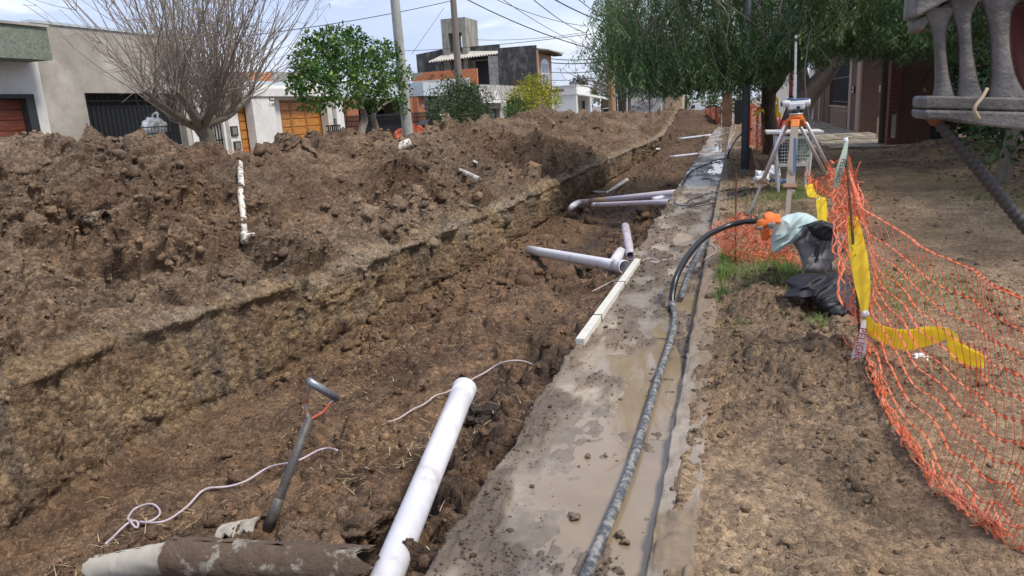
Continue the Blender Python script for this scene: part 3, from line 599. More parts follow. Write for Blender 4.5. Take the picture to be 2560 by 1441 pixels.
gate = part('gate', M_BLACK, h, [(FX - 0.30, FX - 0.28, ga + 0.01, gb - 0.01, ZB + 0.05, FZ(300, 268)), (FX - 0.31, FX - 0.27, ga + 0.01, gb - 0.01, FZ(300, 268) + 0.002, FZ(300, 268) + 0.05), (FX - 0.31, FX - 0.27, ga + 0.01, gb - 0.01, gz_ - 0.22, gz_ - 0.17)])
off = world_loc(gate); nb = 22; hz = FZ(300, 268) - ZB - 0.07
b = MB(); b.add([(0, -0.07, -hz / 2), (0.045, -0.045, -hz / 2), (0.045, 0.045, -hz / 2), (0, 0.07, -hz / 2), (0, -0.07, hz / 2), (0.045, -0.045, hz / 2), (0.045, 0.045, hz / 2), (0, 0.07, hz / 2)], [(0, 1, 5, 4), (1, 2, 6, 5), (2, 3, 7, 6), (4, 5, 6, 7), (3, 2, 1, 0), (0, 4, 7, 3)])
rb = b.build('sheet_rib', M_BLACK, gate, local=True)
for k in range(nb):
    o = rb if k == 0 else share('sheet_rib', rb.data, gate, (0, 0, 0)); o.location = Vector((FX - 0.279, ga + (gb - ga) * (k + 0.5) / nb, ZB + 0.05 + hz / 2)) - off
zb_ = FZ(300, 268) + 0.05; b = MB(); b.bx(-0.012, 0.012, -0.012, 0.012, 0, 0.33); b.add([(-0.02, -0.02, 0.33), (0.02, -0.02, 0.33), (0.02, 0.02, 0.33), (-0.02, 0.02, 0.33), (0, 0, 0.45)], [(0, 1, 4), (1, 2, 4), (2, 3, 4), (3, 0, 4)])
br = b.build('gate_spike', M_BLACK, gate, local=True)
for k in range(20):
    o = br if k == 0 else share('gate_spike', br.data, gate, (0, 0, 0)); o.location = Vector((FX - 0.29, ga + (gb - ga) * (k + 0.5) / 20, zb_ + 0.001)) - off
# --- white house with varnished wood doors
PX_ = FX + 0.38                                          # front plane of pillars and fascia
y0, y1 = FY(476, 300), FY(832, 300)
h = thing('house', 'white house with orange varnished wood doors', 'house', (FX, (y0 + y1) / 2, ZB))
e0, e1 = FY(548, 241, PX_), FY(835, 241, PX_); ez = FZ(700, 241, PX_); et = FZ(700, 222, PX_)
ds0, ds1 = FY(596, 300), FY(628, 300); dm0, dm1 = FY(703, 300), FY(806, 300); dzt = FZ(740, 250)
gw0, gw1 = FY(522, 320), FY(560, 330); gwt = FZ(535, 250)
part('wall', M_WHITE, h, [(FX - 0.25, FX, y0 + 0.004, gw0, ZB, 3.0), (FX - 0.25, FX, gw1, ds0, ZB, 3.0), (FX - 0.25, FX, ds1, dm0, ZB, 3.0), (FX - 0.25, FX, dm1, y1, ZB, 3.0), (FX - 0.25, FX, ds0, ds1, dzt, 3.0), (FX - 0.25, FX, dm0, dm1, dzt, 3.0), (FX - 0.25, FX, gw0, gw1, gwt, 3.0), (FX - 7, FX - 0.26, y0 + 0.01, y1, ZB, 2.95)])
part('eave_fascia', M_WHITE, h, [(FX + 0.002, PX_, e0, e1, ez, et)])
part('parapet', M_BLUEGREY, h, [(FX - 0.35, FX - 0.05, FY(560, 230, FX - 0.2), FY(712, 230, FX - 0.2), 3.002, FZ(690, 204, FX - 0.05)), (FX - 6.5, FX - 0.36, FY(600, 230), FY(606, 230), 3.002, 3.3)])
part('roof_block', M_WHITE, h, [(FX - 0.35, FX - 0.051, FY(712, 230, FX - 0.2), y1, 3.002, FZ(730, 206, FX - 0.05))])
part('brick_upstand', M_TERRA, h, [(FX - 3.0, FX - 2.7, FY(610, 210, FX - 2.7), FY(682, 210, FX - 2.7), 3.0, FZ(670, 182, FX - 2.7))])
part('concrete_upstand', M_OLDCONC, h, [(FX - 3.0, FX - 2.7, FY(683, 210, FX - 2.7), FY(770, 210, FX - 2.7), 3.0, FZ(700, 180, FX - 2.7))])
pa, pb = FY(642, 320, PX_), FY(697, 320, PX_)
pil = part('pillar', M_WHITE, h, [(FX + 0.002, PX_ - 0.06, pa, pb, ZB, ez)])
part('plate', M_BLACKFR, pil, [(PX_ - 0.06, PX_ - 0.045, FY(676, 246, PX_), FY(688, 246, PX_), FZ(680, 252, PX_), FZ(680, 244, PX_))])
part('tile_number', M_CREAM, pil, [(PX_ - 0.045, PX_ - 0.035, FY(677, 246, PX_) + 0.03, FY(681, 246, PX_), FZ(680, 251, PX_), FZ(680, 245, PX_)), (PX_ - 0.045, PX_ - 0.035, FY(683, 246, PX_), FY(687, 246, PX_), FZ(680, 251, PX_), FZ(680, 245, PX_))])
def text_obj(name, body, size, loc, rot, mt, parent=None, ext=0.004):
    cu = bpy.data.curves.new(name, 'FONT'); cu.body = body; cu.size = size; cu.extrude = ext; cu.align_x = 'CENTER'; cu.align_y = 'CENTER'
    to = bpy.data.objects.new(name + '_tmp', cu); COL.objects.link(to)
    dg = bpy.context.evaluated_depsgraph_get(); me = bpy.data.meshes.new_from_object(to.evaluated_get(dg)); bpy.data.objects.remove(to); me.materials.clear()
    o = finish(name, me, mt, parent); o.location = Vector([float(t) for t in loc]) - (world_loc(parent) if parent else Vector((0, 0, 0))); o.rotation_euler = rot; return o
M_NUM = mat('bronze_number', (0.12, 0.10, 0.07), 0.5)
text_obj('house_number', '1149', 0.20, (PX_ - 0.055, FY(683, 263, PX_), FZ(683, 263, PX_)), (math.pi / 2, 0, math.pi / 2), M_NUM, pil)
p2_ = part('pillar', M_CREAM, h, [(FX + 0.002, PX_ - 0.06, FY(806, 320), FY(818, 320), ZB, ez)])
part('pillar', M_WHITE, h, [(FX + 0.002, PX_ + 0.1, FY(820, 320), FY(838, 320), ZB, ez - 0.002)])
def wood_door(yA, yB, leaves, rows_, nm, handle=None):
    d = part(nm, M_ORWOOD2, h, [(FX - 0.16, FX - 0.10, yA, yB, ZB, dzt - 0.004)]); o_ = world_loc(d); tot = yB - yA; y = yA + 0.06
    part('frame', M_ORWOOD2, d, [(FX - 0.10, FX - 0.03, yA, yA + 0.06, ZB, dzt - 0.07), (FX - 0.10, FX - 0.03, yB - 0.06, yB, ZB, dzt - 0.07), (FX - 0.10, FX - 0.03, yA, yB, dzt - 0.068, dzt - 0.006)])
    for wd in leaves:
        w = (tot - 0.12) * wd; hz = (dzt - 0.2 - ZB) / rows_
        part('stile', M_ORWOOD2, d, [(FX - 0.099, FX - 0.06, y + 0.005, y + 0.095, ZB, dzt - 0.075), (FX - 0.099, FX - 0.06, y + w - 0.095, y + w - 0.005, ZB, dzt - 0.075)])
        for r in range(rows_):
            part('panel', M_ORWOOD, d, [(FX - 0.099, FX - 0.068, y + 0.10, y + w - 0.10, ZB + 0.1 + hz * r + 0.018, ZB + 0.1 + hz * (r + 1) - 0.012)], bevel=0.008)
        y += w
    if handle: part('handle', M_STEEL, d, [(FX - 0.06, FX - 0.02, handle, handle + 0.05, 0.95, 1.32)])
    return d
wood_door(ds0, ds1, [1.0], 7, 'wood_door'); wood_door(dm0, dm1, [0.26, 0.37, 0.37], 7, 'garage_door', FY(719, 325))
bm = part('meter_panel', M_CEMENT, h, [(FX + 0.001, FX + 0.012, FY(566, 330), FY(574, 330), 0.5, 2.2)])
for ya_, za_, zb2 in ((FY(576, 330), FZ(580, 341), FZ(580, 316)), (FY(583, 360), FZ(588, 376), FZ(588, 354))):
    bo = part('meter_box', M_BLACKFR, h, [(FX + 0.001, FX + 0.05, ya_, ya_ + 0.36, za_, zb2)]); part('meter_window', M_METER, bo, [(FX + 0.05, FX + 0.056, ya_ + 0.06, ya_ + 0.30, za_ + 0.05, zb2 - 0.05)])
bo = part('meter_box', M_BLACKFR, h, [(PX_ + 0.101, PX_ + 0.13, FY(830, 312, PX_), FY(835, 312, PX_), FZ(832, 316, PX_), FZ(832, 297, PX_))]); part('meter_window', M_METER, bo, [(PX_ + 0.13, PX_ + 0.136, FY(830, 312, PX_) + 0.05, FY(835, 312, PX_) - 0.04, FZ(832, 314, PX_), FZ(832, 299, PX_))])
part('notice', M_WHITE, h, [(FX - 0.028, FX - 0.02, FY(697, 303), FY(700, 303), FZ(698, 306), FZ(698, 288))])
gr = part('barred_gate', M_BLACK, h, [(FX - 0.12, FX - 0.08, gw0, gw1, 1.15, 1.2), (FX - 0.12, FX - 0.08, gw0, gw1, ZB, ZB + 0.06), (FX - 0.12, FX - 0.08, gw0, gw1, 2.35, 2.4)])
for k in range(5): part('bar', M_BLACK, gr, [(FX - 0.079, FX - 0.045, gw0 + (gw1 - gw0) * (k + 0.5) / 5 - 0.017, gw0 + (gw1 - gw0) * (k + 0.5) / 5 + 0.017, ZB, 2.4)])
# --- blue grey fascia house with black fence
y0, y1 = FY(840, 300), FY(1150, 240, PX_)
h = thing('house', 'house with pale blue fascia, ribbed terracotta columns and black railings', 'house', (FX - 2, (y0 + y1) / 2, ZB))
c0 = FY(1058, 225, PX_); zf0, zf1 = FZ(1100, 240, PX_), FZ(1100, 208, PX_)
part('fascia', M_BLUEGREY, h, [(FX - 4, PX_, c0, y1, zf0, zf1), (FX - 4, FX - 0.8, y0 + 0.02, c0 - 0.002, zf0 - 0.05, zf1 - 0.06)])
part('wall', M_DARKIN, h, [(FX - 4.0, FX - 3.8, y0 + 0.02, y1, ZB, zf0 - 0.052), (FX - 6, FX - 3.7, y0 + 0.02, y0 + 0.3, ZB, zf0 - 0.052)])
part('roof', M_BLUEGREY, h, [(FX - 9, FX - 4.002, y0 + 0.02, y1 + 1, zf0 - 0.3, zf1 - 0.3)])
def ribbed(name, xa, xb, X):
    yA, yB = FY(xa, 300, X), FY(xb, 300, X); o = part(name, M_TERRA, h, [(X - 0.35, X, yA, yB, ZB, zf0 - 0.053)]); n = max(4, int((yB - yA) / 0.13))
    for k in range(n):
        q = yA + (yB - yA) * k / n; part('rib', M_TERRA, o, [(X + 0.001, X + 0.035, q + 0.02, q + (yB - yA) / n - 0.025, ZB, zf0 - 0.06)])
    return o
ribbed('column', 870, 897, FX - 0.3); ribbed('column', 1029, 1040, FX - 0.3); ribbed('column', 1046, 1064, FX)
ya_, yb_ = FY(1067, 270), FY(1107, 270)
w_ = part('glass_front', M_GLASS, h, [(FX - 0.3, FX - 0.27, ya_, yb_, ZB, zf0 - 0.01)])
part('frame', M_BLACKFR, w_, [(FX - 0.268, FX - 0.2, ya_, ya_ + 0.15, ZB, zf0 - 0.01), (FX - 0.268, FX - 0.2, (ya_ + yb_) / 2 - 0.1, (ya_ + yb_) / 2 + 0.1, ZB, zf0 - 0.01), (FX - 0.268, FX - 0.2, yb_ - 0.15, yb_, ZB, zf0 - 0.01)])
part('wall_end', M_CREAM, h, [(FX - 4, FX - 0.2, yb_ + 0.01, y1, ZB, zf0 - 0.01)])
text_obj('house_number', '1161', 0.22, (FX + 0.04, FY(1055, 264), FZ(1055, 264)), (math.pi / 2, 0, math.pi / 2), M_WHITE, h)
fy0, fy1_ = FY(842, 310, FX + 0.4), FY(1092, 300, FX + 0.4); XF = FX + 0.4; ftop = FZ(950, 284, XF)
f = thing('railing', 'black spiked railing in front of the terracotta columned house', 'fence', (XF, (fy0 + fy1_) / 2, ZB))
part('rail', M_BLACK, f, [(XF - 0.02, XF + 0.02, fy0, fy1_, ftop - 0.30, ftop - 0.26), (XF - 0.02, XF + 0.02, fy0, fy1_, ftop - 0.52, ftop - 0.48), (XF - 0.02, XF + 0.02, fy0, fy1_, ZB + 0.1, ZB + 0.15)])
sp0, sp1 = FY(905, 310, XF), FY(1012, 310, XF); part('sheet', M_BLACKFR, f, [(XF - 0.045, XF - 0.03, sp0, sp1, ZB + 0.1, ftop - 0.5)])
b = MB(); b.bx(-0.014, 0.014, -0.014, 0.014, 0, ftop - ZB - 0.12); b.add([(-0.028, -0.028, ftop - ZB - 0.12), (0.028, -0.028, ftop - ZB - 0.12), (0.028, 0.028, ftop - ZB - 0.12), (-0.028, 0.028, ftop - ZB - 0.12), (0, 0, ftop - ZB)], [(0, 1, 4), (1, 2, 4), (2, 3, 4), (3, 0, 4)])
pk = b.build('picket', M_BLACK, f, local=True); nn = int((fy1_ - fy0) / 0.14)
for k in range(nn):
    o = pk if k == 0 else share('picket', pk.data, f, (0, 0, 0)); o.location = Vector((XF + 0.034, fy0 + (fy1_ - fy0) * (k + 0.5) / nn, ZB)) - f.location
# --- stone fronted porch with stucco balcony
y0, y1 = FY(1200, 235), FY(1310, 240); zs0, zs1 = FZ(1240, 250), FZ(1240, 213)
h = thing('porch', 'grey block porch with streaked stucco balcony and scrolled metal gate', 'porch', (FX - 1.5, (y0 + y1) / 2, ZB))
part('balcony', M_STUCCO, h, [(FX - 0.2, FX, y0, y1, zs0, zs1)]); part('balcony_side', M_GREYST, h, [(FX - 3.6, FX - 0.002, y0 - 0.2, y0 - 0.002, zs0, zs1 - 0.05)])
part('ledge', M_WHITE, h, [(FX - 2.5, FX + 0.4, y0 - 0.6, FY(1266, 250, FX + 0.4), zs0 - 0.24, zs0 - 0.05)], bevel=0.02)
q0, q1 = FY(1215, 280), FY(1250, 280); q2 = FY(1270, 280)
wl_ = part('back_wall', M_MORTAR, h, [(FX - 2.4, FX - 0.06, y0 - 0.5, q0, ZB, zs0 - 0.25), (FX - 2.4, FX - 0.06, q1, q2, ZB, zs0 - 0.25), (FX - 2.4, FX - 0.06, q0, q1, zs0 - 0.6, zs0 - 0.25), (FX - 2.4, FX - 1.5, q0, q1, ZB, zs0 - 0.6)])
bhh = 0.30; b = MB(); b.bx(0, 0.055, -0.5, 0.5, 0.008, bhh - 0.008); blk = b.build('block', M_STONE, wl_, local=True); off = world_loc(wl_); first = True
for (a_, c_) in ((y0 - 0.5, q0), (q1, q2)):
    r = 0; z = ZB
    while z + bhh < zs0 - 0.25:
        y = a_; st = 0.62; half = (r % 2) * 0.31
        cuts = [a_] + [a_ + half + st * k for k in range(1, 12) if a_ + half + st * k < c_ - 0.15] + [c_]
        for p, q in zip(cuts[:-1], cuts[1:]):
            o = blk if first else share('block', blk.data, wl_, (0, 0, 0)); first = False
            o.location = Vector((FX - 0.059, (p + q) / 2, z)) - off; o.scale = (1, (q - p) - 0.018, 1)
        z += bhh; r += 1
g_ = part('gate', M_GREYST, h, [(FX - 0.4, FX - 0.37, q0 + 0.02, q1 - 0.02, ZB, zs0 - 0.62)])
b = MB()
for s_, t_, c_ in ((0.1, 0.5, 0.3), (0.9, 0.45, -0.35), (0.5, 0.2, 0.2), (0.3, 0.7, -0.3), (0.7, 0.75, 0.3), (0.15, 0.85, 0.2)):
    b.tube([(FX - 0.355, q0 + (q1 - q0) * np.clip(s_ + c_ * math.sin(u * 3), 0.04, 0.96), ZB + (zs0 - 0.65 - ZB) * np.clip(t_ + (u - 0.5) * 0.5, 0, 1)) for u in np.linspace(0, 1, 8)], 0.02, 5)
b.bx(FX - 0.37, FX - 0.34, q0 + 0.02, q0 + 0.10, ZB, zs0 - 0.62); b.bx(FX - 0.37, FX - 0.34, q1 - 0.10, q1 - 0.02, ZB, zs0 - 0.62); b.bx(FX - 0.37, FX - 0.34, q0, q1, zs0 - 0.70, zs0 - 0.62); b.build('scrollwork', M_BLACK, g_)
b = MB(); cc = np.array([FX + 0.03, FY(1239, 239), FZ(1239, 239)]); b.tube([cc + [0, 0.32 * math.cos(t), 0.26 * math.sin(t)] for t in np.linspace(0, 2 * math.pi, 20)], 0.05, 6, cap=False); b.build('ring_mark', M_WHITE, h, True)
# --- blackened two storey house with tower
Y6 = FY(1341, 150); X6 = FX
def AX(x, y, Y): return float(atY(x, y, Y)[0])
def AZ(x, y, Y): return float(atY(x, y, Y)[2])
h = thing('house', 'two storey mould blackened house with concrete water tower and corrugated awning', 'house', (X6 - 3, Y6, ZB))
zt = AZ(1290, 117, Y6)
part('side_wall', M_MOULD, h, [(AX(1246, 150, Y6), X6, Y6, Y6 + 0.3, ZB, zt)])
Yr = Y6 + 3.0
xl, xr = AX(1040, 150, Yr), AX(1250, 150, Yr)
b = MB(); zz = [AZ(1040, 137, Yr), AZ(1103, 124, Yr), AZ(1140, 131, Yr)]; xx = [AX(1040, 137, Yr), AX(1103, 124, Yr), AX(1140, 131, Yr)]
b.prism([(xx[0], Yr, ZB), (xx[2], Yr, ZB), (xx[2], Yr, zz[2]), (xx[1], Yr, zz[1]), (xx[0], Yr, zz[0])], (0, 0.3, 0)); b.build('gable_wall', M_MOULD, h)
part('rear_wall', M_MOULD, h, [(AX(1141, 150, Yr), xr, Yr - 0.1, Yr + 0.25, AZ(1200, 150, Yr), AZ(1200, 115, Yr))])
part('lit_wall', M_GREYST, h, [(AX(1120, 150, Yr), AX(1189, 160, Yr), Yr - 0.12, Yr + 0.2, ZB, AZ(1200, 150, Yr) - 0.003), (AX(1221, 160, Y6 + 0.02), AX(1247, 160, Y6 + 0.2), Y6 + 0.02, Y6 + 0.28, ZB, AZ(1235, 140, Y6)), (AX(1189, 160, Yr), AX(1220, 160, Yr), Yr - 0.12, Yr + 0.2, AZ(1200, 153, Yr), AZ(1200, 150, Yr) - 0.003)])
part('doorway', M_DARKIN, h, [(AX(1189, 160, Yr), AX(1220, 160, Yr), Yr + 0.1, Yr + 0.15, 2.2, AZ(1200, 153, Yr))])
for a_, b_, c_, d_ in ((1158, 1177, 157, 172), (1122, 1135, 160, 176), (1103, 1111, 162, 178)):
    w_ = part('window', M_DKWOOD, h, [(AX(a_, 165, Yr), AX(b_, 165, Yr), Yr - 0.20, Yr - 0.13, AZ(a_, d_, Yr), AZ(a_, c_, Yr))]); part('pane', M_GLASS, w_, [(AX(a_ + 2, 165, Yr), AX(b_ - 2, 165, Yr), Yr - 0.215, Yr - 0.202, AZ(a_, d_ - 2, Yr), AZ(a_, c_ + 2, Yr))])
b = MB(); n = 40; ya0 = Yr - 2.2; A0, A1 = np.array([AX(1070, 156, ya0), ya0, AZ(1070, 156, ya0)]), np.array([AX(1240, 136, ya0 + 0.3), ya0 + 0.3, AZ(1242, 134, ya0)])
B0, B1 = A0 + [1.6, 2.4, 1.05], A1 + [0.3, 2.2, 0.35]
G = []
for i in range(n * 4 + 1):
    u = i / (n * 4); wv = 0.07 * math.sin(u * n * math.pi * 1.3); G.append([A0 + (A1 - A0) * u + [0, 0, wv], B0 + (B1 - B0) * u + [0, 0, wv]])
b.grid(np.array(G)); b.grid(np.array(G) - [0, 0, 0.02]); b.build('corrugated_awning', M_CORR, h)
part('street_wall', M_BRICKF, h, [(X6 + 0.002, X6 + 0.10, Y6, FY(1376, 160), 3.0, FZ(1350, 128)), (X6 - 6, X6, Y6 + 0.3, FY(1376, 160), ZB, 3.0)])
aw0, aw1 = FY(1350, 180), FY(1368, 180); az0, az1, az2 = FZ(1358, 210), FZ(1358, 160), FZ(1358, 148)
b = MB(); ar = [(X6 + 0.105, aw0, az0), (X6 + 0.105, aw1, az0)] + [(X6 + 0.105, (aw0 + aw1) / 2 + (aw1 - aw0) / 2 * math.cos(t), az1 + (az2 - az1) * math.sin(t)) for t in np.linspace(0, math.pi, 12)]
b.prism(ar, (0.05, 0, 0)); win = b.build('arched_window', M_ALU, h)
for u0, u1, v0, v1 in ((0.08, 0.46, 0.02, 0.48), (0.54, 0.92, 0.02, 0.48), (0.08, 0.46, 0.54, 1.0), (0.54, 0.92, 0.54, 1.0)):
    part('pane', M_GLASS, win, [(X6 + 0.156, X6 + 0.166, aw0 + (aw1 - aw0) * u0, aw0 + (aw1 - aw0) * u1, az0 + (az1 - az0) * v0, az0 + (az1 - az0) * v1)])
rfz = FZ(1350, 127); b = MB(); b.prism([(X6 - 1.2, Y6 + 0.3, rfz + 0.25), (X6 + 1.1, Y6 + 0.3, rfz - 0.12), (X6 + 1.1, Y6 + 0.3, rfz - 0.02), (X6 - 1.2, Y6 + 0.3, rfz + 0.35)], (0, FY(1380, 125) - Y6, 0)); b.build('eave_roof', M_CORR, h)
for k in range(6): part('rafter', M_DKWOOD, h, [(X6 + 0.12, X6 + 1.0, Y6 + 0.6 + k * 1.0, Y6 + 0.72 + k * 1.0, rfz - 0.32, rfz - 0.14)])
part('ledge', M_DKWOOD, h, [(X6 + 0.1, X6 + 1.3, FY(1376, 225) - 2, FY(1376, 225), FZ(1376, 232), FZ(1376, 225))])
part('brick_patch', M_DKWOOD, h, [(AX(1280, 205, Y6 - 0.05), AX(1312, 205, Y6 - 0.05), Y6 - 0.06, Y6 - 0.002, AZ(1290, 222, Y6), AZ(1290, 200, Y6))])
Yt = Y6 + 2.0; tx0, tx1 = AX(1102, 60, Yt), AX(1163, 60, Yt); tz0, tz1 = AZ(1130, 135, Yt), AZ(1130, 46, Yt); ox0, ox1 = AX(1121, 100, Yt), AX(1155, 100, Yt); oz1 = AZ(1130, 83, Yt); dt = 3.4
part('tower', M_OLDCONC, h, [(tx0, ox0, Yt, Yt + dt, tz0 - 2.5, oz1), (ox1, tx1, Yt, Yt + dt, tz0 - 2.5, oz1), (tx0, tx1, Yt, Yt + dt, oz1, tz1)])
part('tower_pier', M_OLDCONC, h, [(ox0 + 0.4, ox0 + 0.7, Yt + dt - 0.4, Yt + dt - 0.1, tz0 - 2.5, oz1)])
# orange hollow brick wall on the roof
Yb = FY(1200, 215, FX - 1.2) - 1.0; bx0, bx1 = AX(1030, 195, Yb), AX(1194, 195, Yb); bz0, bz1 = AZ(1190, 216, Yb), AZ(1190, 171, Yb)
bw = thing('brick_wall', 'unplastered orange hollow brick wall on the roof beside the dark doorway', 'wall', ((bx0 + bx1) / 2, Yb, bz0))
part('mortar_core', M_MORTAR, bw, [(bx0 + 0.02, bx1 - 0.02, Yb + 0.015, Yb + 0.14, bz0 - 0.6, bz1 - 0.01)])
rowsn = max(5, int(round((bz1 - bz0) / 0.2))); rh = (bz1 - bz0) / rowsn; bl = 0.36; b = MB(); b.bx(-0.5, 0.5, 0, 0.15, 0.008, rh - 0.008); bk = b.build('brick', M_HOLLOW, bw, local=True); b = MB(); b.bx(-0.5, 0.5, 0, 0.15, 0.008, rh - 0.008); bk2 = b.build('brick', M_HOLLOWD, bw, local=True); u1, u2 = True, True
for r in range(rowsn):
    lim = bx0 + (0.0 if r < rowsn - 2 else 0.4 * (r - rowsn + 3)); x = bx1; first = bl * (0.5 if r % 2 else 1)
    while x > lim + 0.1:
        w_ = min(first, x - lim); first = bl; dk = random.random() < 0.07
        if dk: o = bk2 if u2 else share('brick', bk2.data, bw, (0, 0, 0)); u2 = False
        else: o = bk if u1 else share('brick', bk.data, bw, (0, 0, 0)); u1 = False
        o.location = Vector((x - w_ / 2, Yb + random.uniform(-0.006, 0.006), bz0 + r * rh)) - bw.location; o.scale = (w_ - 0.018, 1, 1); x -= w_
wp = thing('roof_parapet', 'low white roof parapet below the orange brick wall', 'wall', (AX(1120, 207, Yb - 3), Yb - 3, zf1 - 0.3)); part('wall', M_WHITE, wp, [(AX(1097, 207, Yb - 3), AX(1172, 207, Yb - 3), Yb - 3, Yb - 2.8, zf1 - 0.29, AZ(1110, 199, Yb - 3))]); part('cap', M_CREAM, wp, [(AX(1030, 205, Yb - 3), AX(1096, 207, Yb - 3), Yb - 3, Yb - 2.8, zf1 - 0.29, AZ(1060, 202, Yb - 3))])
# --- white corner shop with awning
M_SHOP = mat('grey_white_paint', (0.66, 0.66, 0.64), 0.8, var=0.06, vscale=1)
XS = -16.5; s0, s1 = FY(1384, 230), FY(1462, 230)
h = thing('shop', 'small white flat roofed corner shop with sloping sheet awning', 'shop', (XS - 2, s0, ZB))
Ys = FY(1440, 230, XS); zt7 = FZ(1430, 214)
sx0 = AX(1384, 230, Ys)
part('wall', M_SHOP, h, [(sx0, XS, Ys, Ys + 9, -0.5, zt7 - 0.9)]); part('upper_wall', M_SHOP, h, [(sx0, XS + 0.08, Ys - 0.08, Ys + 7.5, zt7 - 0.898, zt7)])
part('coping', M_WHITE, h, [(sx0, XS + 0.14, Ys - 0.14, Ys + 7.6, zt7 + 0.002, zt7 + 0.12)])
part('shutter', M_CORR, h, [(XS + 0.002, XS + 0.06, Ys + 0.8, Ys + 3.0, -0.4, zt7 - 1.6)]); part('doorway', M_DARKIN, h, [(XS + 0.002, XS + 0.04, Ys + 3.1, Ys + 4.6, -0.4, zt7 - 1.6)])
b = MB(); za = zt7 - 1.0; b.prism([(XS + 0.09, Ys + 0.6, za), (XS + 3.6, Ys + 0.6, za - 0.75), (XS + 3.6, Ys + 0.6, za - 0.68), (XS + 0.09, Ys + 0.6, za + 0.10)], (0, 7.5, 0)); b.build('awning', M_CORR, h)
for k, q in enumerate((Ys + 0.9, Ys + 7.6)): b = MB(); b.tube([(XS + 3.4, q, -0.6), (XS + 3.4, q, za - 0.72)], 0.05, 8); b.build('post', M_ALU, h)
# --- far end of the street
M_FARWALL = mat('graffiti_wall', (0.42, 0.40, 0.38), 0.9, var=0.15, vscale=0.5, col2=(0.50, 0.47, 0.45))
def paint_mat(nm, c): return mat(nm, c, 0.8, var=0.2, vscale=2)
YF = 118.0
fw = thing('wall', 'long pale wall with faded graffiti at the far street end', 'wall', (AX(1640, 280, YF), YF, -1.0))
part('wall_face', M_FARWALL, fw, [(AX(1556, 250, YF), AX(1660, 250, YF), YF, YF + 0.4, -1.6, AZ(1600, 190, YF))])
for k, (a_, c_, w2, hh, col) in enumerate([(1578, 262, 10, 12, (0.30, 0.36, 0.52)), (1600, 256, 14, 10, (0.50, 0.26, 0.24)), (1622, 262, 12, 16, (0.36, 0.46, 0.40)), (1612, 268, 22, 8, (0.55, 0.53, 0.50)), (1636, 258, 9, 14, (0.45, 0.30, 0.32)), (1590, 270, 12, 9, (0.34, 0.40, 0.50))]):
    b = MB(); sw = []
    for t in np.linspace(0, 1, 14): q = atY(a_ + w2 * math.cos(t * 7 + k) * 0.9, c_ + hh * 0.6 * math.sin(t * 9 + k * 2), YF); sw.append(q + [0, -0.03 - 0.004 * k, 0])
    b.tube(sw, 0.16, 4, flat=0.08); b.build('graffiti_stroke', paint_mat('graffiti_paint', col), fw)
h = thing('house', 'tan brick house with red base seen under the pepper tree', 'house', (AX(1690, 270, 112), 112, -1.2))
part('wall', mat('tan_brick', (0.42, 0.31, 0.20), 0.9, var=0.3, vscale=1), h, [(AX(1662, 250, 112), AX(1706, 250, 112), 112, 116, -1.4, 2.6)]); part('plinth', M_TERRA, h, [(AX(1662, 275, 112), AX(1705, 275, 112), 111.8, 111.99, -1.4, AZ(1680, 271, 112))]); part('cornice', M_DKWOOD, h, [(AX(1661, 255, 112), AX(1707, 255, 112), 111.7, 116.2, 2.61, 2.9)])
h = thing('wall', 'dark brown garden wall beyond the white corner shop', 'wall', (-9, 96, -0.6)); part('wall_face', M_DKWOOD, h, [(AX(1505, 250, 96), AX(1540, 250, 96), 96, 96.4, -0.8, AZ(1520, 238, 96))]); part('cap', M_OLDCONC, h, [(AX(1504, 250, 96), AX(1541, 250, 96), 95.9, 96.5, AZ(1520, 238, 96) + 0.002, AZ(1520, 237, 96))])
# far trees as a leafy band are built with the vegetation
# ================================================================== poles and wires
M_CPOLE = mat('concrete_pole', (0.36, 0.36, 0.33), 0.9, var=0.12, vscale=2, col2=(0.28, 0.30, 0.27))
M_WPOLE = mat('weathered_wood_pole', (0.19, 0.16, 0.135), 0.9, var=0.25, vscale=3, stretch=(4, 4, 0.4))
M_WPOLE2 = mat('tan_wood_pole', (0.34, 0.215, 0.11), 0.85, var=0.25, vscale=3, stretch=(4, 4, 0.4))
M_WIRE = mat('black_cable', (0.02, 0.02, 0.022), 0.6)
def pole(name, label, px_b, X, r0, r1, ztop, m, Yfix=None, px_t=None, cap=None):
    p = atX(px_b[0], px_b[1], X) if Yfix is None else atY(px_b[0], px_b[1], Yfix)
    t_ = thing(name, label, 'pole', (p[0], p[1], -0.1)); b = MB(); top = np.array([p[0], p[1], ztop])
    if px_t is not None: q = atY(px_t[0], px_t[1], p[1]); d = (q - p) / max(1e-6, q[2] - p[2]); top = p + d * (ztop - p[2]); bot = p + d * (-0.1 - p[2])
    else: bot = np.array([p[0], p[1], -0.1])
    n = 10; b.tube([bot + (top - bot) * k / n for k in range(n + 1)], [r0 + (r1 - r0) * k / n for k in range(n + 1)], 14); b.build('shaft', m, t_, True)
    b = MB(); b.tube([top + [0, 0, 0.002], top + [0, 0, 0.06]], r1 * 1.15, 12); b.build('cap', m, t_, True)
    b = MB(); b.box(top - [0, 0, 0.7], (1.3, 0.09, 0.1)); b.build('crossarm', M_DKWOOD, t_)
    for s in (-0.5, 0.5): b = MB(); b.tube([top + [s, 0, -0.645], top + [s, 0, -0.5]], [0.05, 0.03], 8); b.build('insulator', M_WHITE, t_, True)
    return top
pt1 = pole('utility_pole', 'tapered concrete pole behind the spoil heap next to the orange tree', (1020, 340), -11.0, 0.20, 0.13, 9.0, M_CPOLE, px_t=(987, 0))
pt2 = pole('utility_pole', 'thin grey wooden pole in front of the blue fascia house', (1150, 240), -12.5, 0.19, 0.13, 8.5, M_WPOLE, px_t=(1133, 0))
